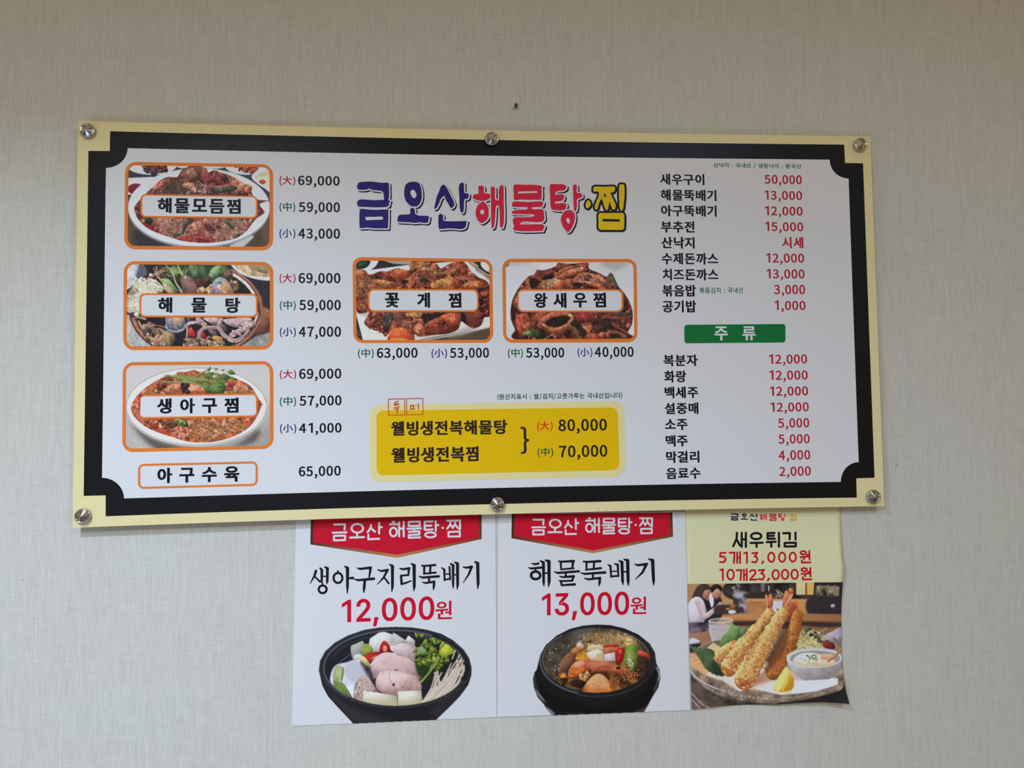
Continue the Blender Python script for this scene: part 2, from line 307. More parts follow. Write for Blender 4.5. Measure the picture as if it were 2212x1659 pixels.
'산': '853|238,676 238,579 229,507 203,442 162,385 107,339 40,306 80,249 165,296 232,364 277,449 322,372 387,311 468,268 505,326 403,384 335,472 310,576 310,676|586,724 586,139 658,139 658,420 775,420 775,481 658,481 658,724|166,195 166,-51 693,-51 693,9 240,9 240,195',
'새': '859|210,650 210,498 202,417 180,338 144,265 95,204 35,157 81,103 152,163 207,244 245,341 281,252 334,178 402,123 446,180 388,223 342,281 308,349 287,424 280,502 280,650|473,707 473,-28 542,-28 542,346 647,346 647,-68 717,-68 717,724 647,724 647,405 542,405 542,707',
'생': '850|451,217 310,200 219,152 186,75 219,-1 310,-50 451,-67 592,-50 683,-1 715,75 683,152 592,200|451,161 553,151 619,122 643,75 619,29 553,0 451,-11 348,0 282,29 258,75 282,122 348,151|209,674 209,568 189,478 133,393 44,331 83,275 153,319 207,379 245,451 281,387 334,335 401,297 439,353 353,406 298,482 279,568 279,674|472,708 472,260 540,260 540,452 642,452 642,235 711,235 711,723 642,723 642,511 540,511 540,708',
'설': '851|622,724 622,580 450,580 450,521 622,521 622,315 695,315 695,724|187,1 187,-58 724,-58 724,1 258,1 258,85 695,85 695,275 186,275 186,217 623,217 623,140 187,140|242,699 242,625 217,517 147,429 43,371 81,313 166,358 233,422 278,503 324,431 388,372 468,332 507,389 405,444 337,526 312,625 312,699',
'세': '859|647,724 647,-68 717,-68 717,724|486,707 486,440 355,440 355,380 486,380 486,-28 554,-28 554,707|208,650 208,498 201,417 179,338 143,266 95,204 35,157 81,102 151,163 206,246 244,344 280,254 332,177 400,120 441,176 385,222 339,281 306,350 285,425 278,501 278,650',
'소': '850|363,287 363,95 44,95 44,35 762,35 762,95 435,95 435,287|361,671 361,610 344,534 299,465 234,406 156,363 72,338 103,277 176,299 245,333 308,378 360,433 399,497 438,433 491,378 554,333 623,299 696,277 727,338 643,363 565,406 499,465 454,534 437,610 437,671',
'수': '850|364,696 364,651 349,586 306,528 243,480 165,444 81,423 109,364 182,382 251,410 313,448 365,495 403,549 441,495 492,448 553,410 622,382 695,364 724,423 639,444 562,481 498,529 455,587 439,651 439,696|44,278 44,218 364,218 364,-68 436,-68 436,218 759,218 759,278',
'스': '850|44,99 44,39 762,39 762,99|361,669 361,608 344,530 299,459 234,399 156,353 74,327 106,266 178,290 246,325 309,372 361,429 399,494 438,428 490,371 552,325 621,289 692,266 726,327 642,353 564,398 498,458 453,530 437,608 437,669',
'시': '854|619,724 619,-69 692,-69 692,724|252,656 252,514 241,424 211,339 165,263 107,201 39,157 84,96 138,130 186,175 228,230 263,293 290,362 339,256 408,171 492,112 536,170 469,212 411,272 365,346 336,428 325,514 325,656',
'쌀': '857|602,724 602,312 674,312 674,490 776,490 776,551 674,551 674,724|157,-1 157,-60 704,-60 704,-1 228,-1 228,88 674,88 674,278 155,278 155,221 603,221 603,142 157,142|376,689 376,635 370,565 348,490 304,423 258,492 235,567 228,635 228,689 159,689 159,635 147,551 108,466 37,399 76,348 128,389 167,443 193,503 216,440 252,384 303,339 353,382 389,437 412,499 438,439 477,387 530,348 569,399 497,463 458,546 446,635 446,689',
'아': '839|254,663 188,650 134,614 92,557 65,480 55,387 65,293 92,217 134,159 188,123 254,110 319,123 374,159 416,217 443,293 453,387 443,480 416,557 374,614 319,650|254,598 322,572 367,498 383,387 367,275 322,201 254,175 186,201 141,275 124,387 141,498 186,572|579,724 579,-68 652,-68 652,347 782,347 782,408 652,408 652,724',
'왕': '851|404,210 265,194 176,147 144,72 176,-3 265,-50 404,-67 542,-50 631,-3 663,72 631,147 542,194|404,153 504,144 568,116 591,72 568,28 504,0 404,-10 303,0 238,28 215,72 238,116 303,144|283,639 349,628 393,597 410,549 393,501 349,469 283,457 216,469 172,501 156,549 172,597 216,628|585,723 585,218 657,218 657,441 773,441 773,502 657,502 657,723|283,694 181,676 112,625 88,549 108,479 164,429 249,404 249,332 43,329 52,270 139,271 235,273 336,279 439,288 541,303 535,355 321,334 321,405 404,430 458,480 478,549 453,625 385,676',
'우': '851|400,692 255,671 159,611 123,518 159,426 255,366 400,345 546,366 642,426 678,518 642,611 546,671|400,634 507,619 578,579 603,518 578,457 507,418 400,404 294,418 223,457 198,518 223,579 294,619|43,270 43,210 364,210 364,-68 436,-68 436,210 761,210 761,270',
'원': '854|297,692 195,674 127,626 102,553 127,480 195,433 297,416 398,433 466,480 491,553 466,626 398,674|297,637 362,627 406,598 422,553 406,509 362,480 297,470 231,480 187,509 171,553 187,598 231,627|49,298 268,301 268,149 341,149 341,305 413,311 485,318 555,328 550,381 446,370 340,364 234,360 132,358 39,357|458,256 458,203 619,203 619,122 692,122 692,723 619,723 619,256|151,180 151,-51 711,-51 711,9 224,9 224,180',
'웰': '854|640,723 640,260 710,260 710,723|252,700 161,687 101,647 80,586 101,525 161,486 252,473 342,486 402,525 424,586 402,647 342,687|252,650 308,642 345,620 358,586 345,553 308,531 252,523 196,531 159,553 146,586 159,620 196,642|360,351 360,302 498,302 498,266 567,266 567,710 498,710 498,351|47,374 219,377 219,262 289,262 289,381 348,386 405,394 460,404 455,452 372,441 283,435 195,431 112,429 39,429|177,-6 177,-60 737,-60 737,-6 249,-6 249,65 710,65 710,231 175,231 175,179 638,179 638,115 177,115',
'육': '850|401,706 253,687 157,635 123,554 157,472 253,420 401,402 549,420 645,472 679,554 645,635 549,687|401,648 509,637 580,604 605,554 580,503 509,471 401,460 292,471 222,503 197,554 222,604 292,637|123,185 123,126 598,126 598,-68 671,-68 671,185 570,185 570,284 759,284 759,342 44,342 44,284 232,284 232,185|305,284 498,284 498,185 305,185',
'음': '850|401,706 253,688 157,637 123,556 157,476 253,425 401,407 549,425 645,476 679,556 645,637 549,688|401,649 509,638 580,606 605,556 580,507 509,476 401,465 292,476 222,507 197,556 222,606 292,638|131,203 131,-58 671,-58 671,203|600,144 600,2 202,2 202,144|44,340 44,280 759,280 759,340',
'이': '821|619,724 619,-69 692,-69 692,724|274,663 208,650 152,614 110,557 82,480 73,387 82,293 110,217 152,159 208,123 274,110 340,123 395,159 437,217 465,293 474,387 465,480 437,557 395,614 340,650|274,598 342,572 388,498 404,387 388,275 342,201 274,175 205,201 159,275 143,387 159,498 205,572',
'입': '832|620,724 620,298 692,298 692,724|183,259 183,-58 692,-58 692,259 621,259 621,164 254,164 254,259|254,106 621,106 621,2 254,2|268,686 161,663 88,599 61,503 88,408 161,345 268,321 375,345 448,408 474,503 448,599 375,663|268,625 338,609 386,567 404,503 386,440 338,397 268,382 198,397 150,440 132,503 150,567 198,609',
'자': '863|59,643 59,582 239,582 239,482 228,401 198,320 153,247 96,186 31,142 74,84 125,118 173,163 215,217 249,279 276,346 323,246 391,162 473,103 514,161 449,204 393,262 349,331 321,406 311,482 311,582 486,582 486,643|579,724 579,-68 652,-68 652,343 782,343 782,404 652,404 652,724',
'전': '847|622,723 622,505 463,505 463,446 622,446 622,143 695,143 695,723|190,194 190,-51 717,-51 717,9 262,9 262,194|69,659 69,600 245,600 245,561 220,453 150,362 46,302 84,243 170,290 237,358 283,441 328,366 392,305 474,262 510,320 410,377 343,462 319,561 319,600 492,600 492,659',
'제': '860|646,724 646,-68 715,-68 715,724|488,706 488,439 357,439 357,380 488,380 488,-27 556,-27 556,706|56,631 56,572 206,572 206,500 198,414 177,331 142,257 94,193 34,144 79,90 150,153 204,238 242,340 278,246 331,167 400,109 444,163 385,209 338,269 304,340 283,418 276,500 276,572 418,572 418,631',
'주': '850|111,674 111,616 361,616 361,612 345,551 304,497 243,452 168,417 86,397 114,340 186,357 254,385 315,422 365,468 401,521 438,468 488,422 549,385 617,357 690,340 717,397 635,417 560,452 499,497 457,551 442,612 442,616 691,616 691,674|44,273 44,214 364,214 364,-67 436,-67 436,214 759,214 759,273',
'중': '850|401,155 507,145 575,117 599,73 575,28 507,-1 401,-11 294,-1 227,28 203,73 227,117 294,145|44,354 44,294 365,294 365,211 238,190 158,144 130,73 162,-3 255,-50 401,-67 546,-50 639,-3 671,73 643,144 563,190 437,211 437,294 759,294 759,354|109,687 109,629 355,629 312,549 214,490 84,459 109,401 186,415 257,439 318,472 367,513 401,562 436,513 485,472 547,439 617,415 693,401 720,459 589,490 490,549 448,629 694,629 694,687',
'즈': '850|44,97 44,37 762,37 762,97|103,645 103,586 364,586 364,551 347,478 303,412 238,357 161,316 79,292 109,234 180,255 249,288 312,331 364,385 403,446 441,386 494,333 557,290 626,258 699,237 728,295 645,318 567,359 501,413 456,479 439,551 439,586 700,586 700,645',
'지': '850|619,724 619,-68 692,-68 692,724|69,643 69,582 253,582 253,482 242,400 212,319 167,246 109,185 44,142 86,84 138,118 186,162 229,216 264,278 291,345 340,244 411,161 497,103 537,161 471,201 413,258 367,326 337,402 327,482 327,582 511,582 511,643',
'찜': '855|629,724 629,260 701,260 701,724|177,216 177,-58 701,-58 701,216|630,158 630,2 248,2 248,158|331,669 331,609 390,609 390,576 383,508 359,435 312,369 264,436 240,510 233,576 233,609 292,609 292,669 66,669 66,609 165,609 165,576 152,494 111,413 39,349 77,296 131,337 171,390 198,451 222,388 259,332 312,288 365,332 402,388 425,450 452,389 493,337 547,296 585,349 513,411 472,493 460,576 460,609 554,609 554,669',
'추': '850|44,245 44,185 365,185 365,-69 437,-69 437,185 759,185 759,245|365,724 365,626 113,626 113,567 365,567 350,510 309,459 247,415 172,382 88,363 115,305 187,321 254,347 314,380 364,422 402,470 471,394 570,337 687,305 713,363 630,383 555,415 494,459 453,511 438,567 690,567 690,626 437,626 437,724',
'춧': '850|44,341 44,282 364,282 364,194 436,194 436,282 761,282 761,341|362,164 362,147 325,73 229,19 96,-10 118,-65 236,-41 334,3 400,67 466,3 564,-41 681,-65 704,-10 571,18 474,72 437,147 437,164|117,650 117,592 362,592 320,516 222,462 85,435 107,380 231,403 332,449 401,516 469,449 571,403 696,380 717,435 581,462 482,516 440,592 686,592 686,650 437,650 437,728 365,728 365,650',
'치': '835|619,724 619,-68 692,-68 692,724|263,709 263,586 80,586 80,528 263,528 263,467 253,386 225,308 181,239 125,182 59,141 99,85 184,143 253,226 300,329 349,232 418,154 502,99 543,155 476,195 419,249 374,315 345,389 335,467 335,528 516,528 516,586 335,586 335,709',
'탕': '814|407,217 267,200 178,152 146,75 178,-2 267,-50 407,-67 546,-50 636,-2 667,75 636,152 546,200|407,160 508,150 573,121 595,75 573,29 508,0 407,-11 305,0 241,29 218,75 241,121 305,150|586,724 586,237 658,237 658,459 775,459 775,519 658,519 658,724|80,668 80,290 140,290 229,290 306,292 374,296 437,303 501,312 493,371 433,362 372,356 308,352 236,350 152,349 152,453 427,453 427,510 152,510 152,609 441,609 441,668',
'표': '850|109,334 109,275 242,275 242,88 44,88 44,28 762,28 762,88 558,88 558,275 692,275 692,334 571,334 571,591 694,591 694,650 107,650 107,591 229,591 229,334|315,88 315,275 486,275 486,88|302,591 499,591 499,334 302,334',
'해': '852|239,476 151,453 91,390 69,296 91,201 151,138 239,115 327,138 387,201 409,296 387,390 327,453|239,415 293,399 330,357 344,296 330,234 293,192 239,177 185,192 148,234 134,296 148,357 185,399|203,700 203,588 42,588 42,529 435,529 435,588 275,588 275,700|474,706 474,-30 543,-30 543,331 644,331 644,-68 713,-68 713,724 644,724 644,390 543,390 543,706',
'화': '860|285,467 347,455 388,424 403,376 388,329 347,298 285,287 223,298 182,329 167,376 182,424 223,455|285,523 188,505 123,454 99,376 117,307 169,258 249,233 249,146 34,144 46,82 133,83 230,85 331,90 436,100 539,115 534,168 321,149 321,233 400,257 453,307 472,376 448,454 383,505|581,724 581,-68 654,-68 654,327 777,327 777,388 654,388 654,724|249,722 249,628 48,628 48,569 521,569 521,628 321,628 321,722'}
GLI = {
'0': '1163|567,-17 477,-8 396,17 325,60 263,119 212,194 172,283 153,344 138,410 128,480 122,555 119,635 122,715 128,790 139,861 154,926 173,987 214,1077 265,1152 326,1211 397,1254 477,1280 567,1289 656,1280 736,1254 807,1211 869,1152 920,1077 960,987 979,926 994,861 1005,790 1011,715 1013,635 1011,555 1005,480 994,410 980,344 961,283 920,194 870,119 808,60 737,17 657,-8|567,124 626,130 679,151 726,184 766,231 799,289 825,359 844,441 856,533 860,635 856,738 844,831 825,912 799,983 766,1041 726,1088 679,1122 626,1142 567,1149 507,1142 454,1122 408,1088 367,1041 334,983 308,912 288,831 277,738 273,635 277,533 288,441 308,359 334,289 367,231 408,184 454,151 507,130',
'1': '1092|191,0 191,137 977,137 977,0|690,1272 690,0 531,0 531,1121 523,1121 215,895 215,1067 496,1272',
'2': '1123|160,0 160,119 586,572 705,706 734,744 758,781 777,816 790,852 798,890 801,929 797,972 787,1011 769,1046 745,1077 717,1102 683,1122 645,1137 604,1146 559,1149 512,1145 469,1135 431,1119 397,1096 369,1067 347,1034 331,995 321,952 318,905 164,905 170,978 187,1045 216,1106 254,1159 302,1204 358,1241 421,1267 489,1283 562,1289 636,1284 703,1268 765,1241 819,1206 865,1163 903,1113 930,1057 947,996 953,931 950,884 941,839 927,794 906,748 877,699 840,647 793,588 736,523 667,449 382,151 382,142 973,142 973,0',
'3': '1174|545,-17 469,-12 398,1 332,24 271,56 219,96 175,143 142,199 120,261 109,329 273,329 281,288 295,251 316,218 343,189 376,166 413,148 454,135 499,127 546,125 597,128 644,137 688,152 726,173 759,200 787,232 807,270 819,313 823,362 819,407 808,450 790,490 764,527 729,558 687,584 635,603 574,615 503,619 392,619 392,748 720,1121 720,1130 174,1130 174,1272 931,1272 931,1151 528,696 528,722 618,725 699,714 771,690 833,654 885,609 927,556 958,496 976,431 982,362 976,291 957,225 926,165 884,112 832,67 772,31 703,4 627,-12',
',': '526|94,-299 169,178 342,178 211,-299'}

# ---------------------------------------------------------------- print painter
# Draws the dish pictures printed on the board and the posters into small colour arrays
# (displayed colours); they become the pigment of a fine mesh, one colour per vertex.
def fbm_tile(n, seed, octs=5, base=8):
    r = np.random.RandomState(seed)
    out = np.zeros((n, n)); amp = 1.0; tot = 0.0
    for o in range(octs):
        m = base * 2 ** o
        if m > n: break
        g = r.rand(m, m)
        t = np.arange(n) * m / n
        i = t.astype(int); f = t - i; f = f * f * (3 - 2 * f); j = (i + 1) % m
        row = g[i] * (1 - f)[:, None] + g[j] * f[:, None]
        out += amp * (row[:, i] * (1 - f) + row[:, j] * f); tot += amp; amp *= 0.6
    out = out / tot
    return (out - out.mean()) / out.std()

NOISE = [fbm_tile(1024, 1, 6, 8), fbm_tile(1024, 2, 5, 32), fbm_tile(1024, 3, 3, 128)]

def ell(cx, cy, rx, ry, rot=0.0, n=40, a0=0.0, a1=360.0):
    a = np.radians(np.linspace(a0, a1, n, endpoint=(a1 - a0) < 360))
    x = np.cos(a) * rx; y = np.sin(a) * ry; r = math.radians(rot)
    return np.stack([cx + x * math.cos(r) - y * math.sin(r), cy + x * math.sin(r) + y * math.cos(r)], 1)

def smooth(p, closed=True, k=6):
    p = np.asarray(p, float); n = len(p)
    if n < 3: 
        t = np.linspace(0, 1, k)[:, None]
        return p[0] * (1 - t) + p[-1] * t
    if closed:
        a, b, c, d = np.roll(p, 1, 0), p, np.roll(p, -1, 0), np.roll(p, -2, 0)
    else:
        e = np.concatenate([[2 * p[0] - p[1]], p, [2 * p[-1] - p[-2]]])
        a, b, c, d = e[:-3], e[1:-2], e[2:-1], e[3:]
    out = []
    for t in np.linspace(0, 1, k, endpoint=False):
        out.append(0.5 * (2 * b + (c - a) * t + (2 * a - 5 * b + 4 * c - d) * t * t + (3 * b - a - 3 * c + d) * t ** 3))
    o = np.stack(out, 1).reshape(-1, 2)
    return o if closed else np.concatenate([o, p[-1:]])

class Canvas:
    def __init__(s, box, origin, scale, bg, gr=1.2, ss=2, seed=0):
        s.box = box; s.or_ = origin; s.sc = scale; s.g = gr; s.ss = ss
        s.nx = int(round((box[2] - box[0]) * gr)); s.ny = int(round((box[3] - box[1]) * gr))
        s.W, s.H = s.nx * ss, s.ny * ss
        s.k = gr * ss / scale
        s.rgb = np.empty((s.H, s.W, 3)); s.rgb[:] = np.array(bg) / 255.0
        s.clip = None; s.r = np.random.RandomState(seed)
    def xy(s, p):
        p = np.asarray(p, float)
        return (np.array(s.or_) + p / s.sc - np.array(s.box[:2])) * s.g * s.ss
    def raster(s, P, pad=1):
        x0 = max(int(P[:, 0].min()) - pad, 0); x1 = min(int(P[:, 0].max()) + 2 + pad, s.W)
        y0 = max(int(P[:, 1].min()) - pad, 0); y1 = min(int(P[:, 1].max()) + 2 + pad, s.H)
        if x1 <= x0 or y1 <= y0: return None
        m = np.zeros((y1 - y0, x1 - x0), bool); X = np.arange(x0, x1) + 0.5; Y = np.arange(y0, y1) + 0.5
        Q = np.roll(P, -1, 0)
        for (ax, ay), (bx, by) in zip(P, Q):
            if ay == by: continue
            lo, hi = min(ay, by), max(ay, by)
            i0, i1 = np.searchsorted(Y, lo), np.searchsorted(Y, hi)
            if i1 <= i0: continue
            xc = ax + (Y[i0:i1] - ay) * (bx - ax) / (by - ay)
            m[i0:i1] ^= X[None, :] > xc[:, None]
        return (slice(y0, y1), slice(x0, x1)), m.astype(float), X, Y
    @staticmethod
    def blurm(a, n):
        n = int(n)
        if n < 1: return a
        for ax in (0, 1):
            for _ in range(2):
                pad = [(n, n) if i == ax else (0, 0) for i in range(a.ndim)]
                c = np.cumsum(np.pad(a, [(q[0] + 1, q[1]) if i == ax else q for i, q in enumerate(pad)], mode='edge'), axis=ax)
                L = a.shape[ax]; w = 2 * n + 1
                a = (np.take(c, np.arange(w, w + L), ax) - np.take(c, np.arange(0, L), ax)) / w
        return a
    def put(s, sl, m, col):
        if s.clip is not None: m = m * s.clip[sl]
        s.rgb[sl] = s.rgb[sl] * (1 - m[..., None]) + col * m[..., None]
    def setclip(s, poly=None, blur=0, sm=True):
        s.clip = None
        if poly is not None:
            t = s.raster(s.xy(smooth(poly) if sm else poly)); c = np.zeros((s.H, s.W)); c[t[0]] = t[1]
            s.clip = s.blurm(c, blur * s.k) if blur else c
    def tex(s, sl, which, off):
        oy, ox = off
        yy = (np.arange(sl[0].start, sl[0].stop) + oy) % 1024; xx = (np.arange(sl[1].start, sl[1].stop) + ox) % 1024
        return NOISE[which][np.ix_(yy, xx)]
    def fill(s, poly, col, sm=True, blur=0, grad=None, tex=None, alpha=1.0):
        P = s.xy(smooth(poly) if sm else poly); b = blur * s.k
        t = s.raster(P, int(2 * b) + 1)
        if t is None: return
        sl, m, X, Y = t
        if b >= 1: m = s.blurm(m, b)
        c = np.empty(m.shape + (3,)); c[:] = np.array(col) / 255.0
        if grad:
            p0, p1, col2 = grad; a = s.xy(p0); d = s.xy(p1) - a
            u = np.clip(((X[None, :] - a[0]) * d[0] + (Y[:, None] - a[1]) * d[1]) / (d @ d), 0, 1)[..., None]
            c = c * (1 - u) + np.array(col2) / 255.0 * u
        if tex:
            amp, w = tex; c = c * (1 + amp * s.tex(sl, w, s.r.randint(0, 1024, 2)))[..., None]
        s.put(sl, m * alpha, np.clip(c, 0, 1))
    def lump(s, poly, hi, lo, sm=True, light=(-0.35, -0.6, 0.72), tex=(0.12, 1), gloss=0.0, blur=0):
        P = s.xy(smooth(poly) if sm else poly); t = s.raster(P, 2)
        if t is None: return
        sl, m, X, Y = t
        c0 = (P.max(0) + P.min(0)) / 2; r0 = (P.max(0) - P.min(0)) / 2 + 0.5
        d = P - P.mean(0); w, v = np.linalg.eigh(d.T @ d / len(d) + np.eye(2) * 1e-6)
        qx = X[None, :] - c0[0]; qy = Y[:, None] - c0[1]
        pr = d @ v; rr = np.abs(pr).max(0) + 0.5
        a = (qx * v[0, 0] + qy * v[1, 0]) / rr[0]; b = (qx * v[0, 1] + qy * v[1, 1]) / rr[1]
        n2 = a * a + b * b; z = np.sqrt(np.clip(1 - n2, 0.02, 1))
        nx = a * v[0, 0] + b * v[0, 1]; ny = a * v[1, 0] + b * v[1, 1]
        N = s.tex(sl, tex[1], s.r.randint(0, 1024, 2))
        lam = np.clip(nx * light[0] + ny * light[1] + z * light[2] + tex[0] * N, 0, 1)[..., None]
        c = np.array(lo) / 255.0 * (1 - lam) + np.array(hi) / 255.0 * lam
        if gloss:
            g = np.clip((s.tex(sl, 2, s.r.randint(0, 1024, 2)) - 1.6) * 1.5, 0, 1) * (lam[..., 0] > 0.55) * gloss
            c = c + (1 - c) * g[..., None]
        if blur: m = s.blurm(m, blur * s.k)
        s.put(sl, m, np.clip(c, 0, 1))
    def strand(s, pts, w, hi, lo, taper=(1, 1), sm=True, alpha=1.0, side=-1):
        P = s.xy(smooth(pts, False, 5) if sm and len(pts) > 2 else pts); w = w * s.k
        rad = np.linspace(taper[0], taper[1], len(P)) * w / 2
        x0 = max(int((P[:, 0] - w).min()), 0); x1 = min(int((P[:, 0] + w).max()) + 2, s.W)
        y0 = max(int((P[:, 1] - w).min()), 0); y1 = min(int((P[:, 1] + w).max()) + 2, s.H)
        if x1 <= x0 or y1 <= y0: return
        X = (np.arange(x0, x1) + 0.5)[None, :]; Y = (np.arange(y0, y1) + 0.5)[:, None]
        best = np.full((y1 - y0, x1 - x0), 1e9); sd = np.zeros_like(best)
        for i in range(len(P) - 1):
            a, b = P[i], P[i + 1]; d = b - a; L = d @ d
            if L < 1e-9: continue
            u = np.clip(((X - a[0]) * d[0] + (Y - a[1]) * d[1]) / L, 0, 1)
            ex = X - a[0] - u * d[0]; ey = Y - a[1] - u * d[1]; r = rad[i] + (rad[i + 1] - rad[i]) * u
            q = np.sqrt(ex * ex + ey * ey) - r
            k = q < best; best = np.where(k, q, best)
            sd = np.where(k, ey / np.maximum(r, 0.3), sd)
        m = np.clip(0.5 - best, 0, 1)
        t = np.clip(0.5 + 0.5 * sd * -side, 0, 1)[..., None]
        c = np.array(hi) / 255.0 * (1 - t) + np.array(lo) / 255.0 * t
        s.put((slice(y0, y1), slice(x0, x1)), m * alpha, c)
    def gritty(s, poly, amp=0.18, gain=0.92):
        """Fine broken texture over a whole dish, as in a small blurry print."""
        t = s.raster(s.xy(smooth(poly)), 1)
        if t is None: return
        sl, m, X, Y = t; f = gain + amp * (0.6 * s.tex(sl, 2, (11, 57)) + 0.5 * s.tex(sl, 1, (301, 77)))
        s.put(sl, m, np.clip(s.rgb[sl] * np.clip(f, .45, 1.35)[..., None], 0, 1))
    # ---- scatterers
    def inside(s, poly, n):
        p = np.asarray(poly, float); lo, hi = p.min(0), p.max(0); out = []
        q = np.roll(p, -1, 0)
        while len(out) < n:
            c = lo + s.r.rand(2) * (hi - lo)
            a = ((p[:, 1] > c[1]) != (q[:, 1] > c[1])) & (c[0] < (q[:, 0] - p[:, 0]) * (c[1] - p[:, 1]) / (q[:, 1] - p[:, 1] + 1e-9) + p[:, 0])
            if a.sum() % 2: out.append(c)
        return np.array(out)
    def blob(s, cx, cy, rx, ry, rot=0.0, irr=0.2, n=9):
        e = ell(0, 0, 1, 1, 0, n) * (1 + irr * s.r.randn(n))[:, None] * np.array([rx, ry])
        r = math.radians(rot); R = np.array([[math.cos(r), math.sin(r)], [-math.sin(r), math.cos(r)]])
        return e @ R + np.array([cx, cy])
    def chunks(s, poly, n, size, pal, irr=0.22, asp=(0.5, 1.0), gloss=0.6, dark=0.45, order=True):
        c = s.inside(poly, n)
        if order: c = c[np.argsort(c[:, 1])]
        for p in c:
            k = size[0] + (size[1] - size[0]) * s.r.rand(); a = asp[0] + (asp[1] - asp[0]) * s.r.rand()
            h = np.array(pal[s.r.randint(len(pal))], float) * (0.85 + 0.3 * s.r.rand())
            s.lump(s.blob(p[0], p[1], k, k * a, s.r.rand() * 180, irr), np.minimum(h * 1.15, 250), h * dark, tex=(0.16, 2 if k < 40 else 1), gloss=gloss)
    def noodles(s, poly, n, length, w, pal, ang=(0, 180), curl=0.5, dark=0.5):
        for p in s.inside(poly, n):
            a = math.radians(ang[0] + (ang[1] - ang[0]) * s.r.rand()); L = length * (0.6 + 0.8 * s.r.rand()); pts = [p]
            cv = curl * s.r.randn()
            for i in range(4):
                a += cv + 0.25 * curl * s.r.randn(); pts.append(pts[-1] + L / 4 * np.array([math.cos(a), math.sin(a)]))
            h = np.array(pal[s.r.randint(len(pal))], float) * (0.85 + 0.3 * s.r.rand())
            s.strand(pts, w * (0.7 + 0.6 * s.r.rand()), np.minimum(h * 1.1, 250), h * dark, (0.9, 0.6))
    def specks(s, poly, n, size, pal, asp=0.6):
        for p in s.inside(poly, n):
            k = size * (0.6 + 0.8 * s.r.rand())
            s.fill(ell(p[0], p[1], k, k * asp, s.r.rand() * 180, 8), pal[s.r.randint(len(pal))], sm=False)
    def done(s, soft=1, grain=0.0):
        a = s.rgb
        if soft: a = s.blurm(a, soft)
        a = a.reshape(s.ny, s.ss, s.nx, s.ss, 3).mean((1, 3))
        if grain: a = a * (1 + grain * s.r.randn(s.ny, s.nx, 1))
        return np.clip(a, 0, 1)

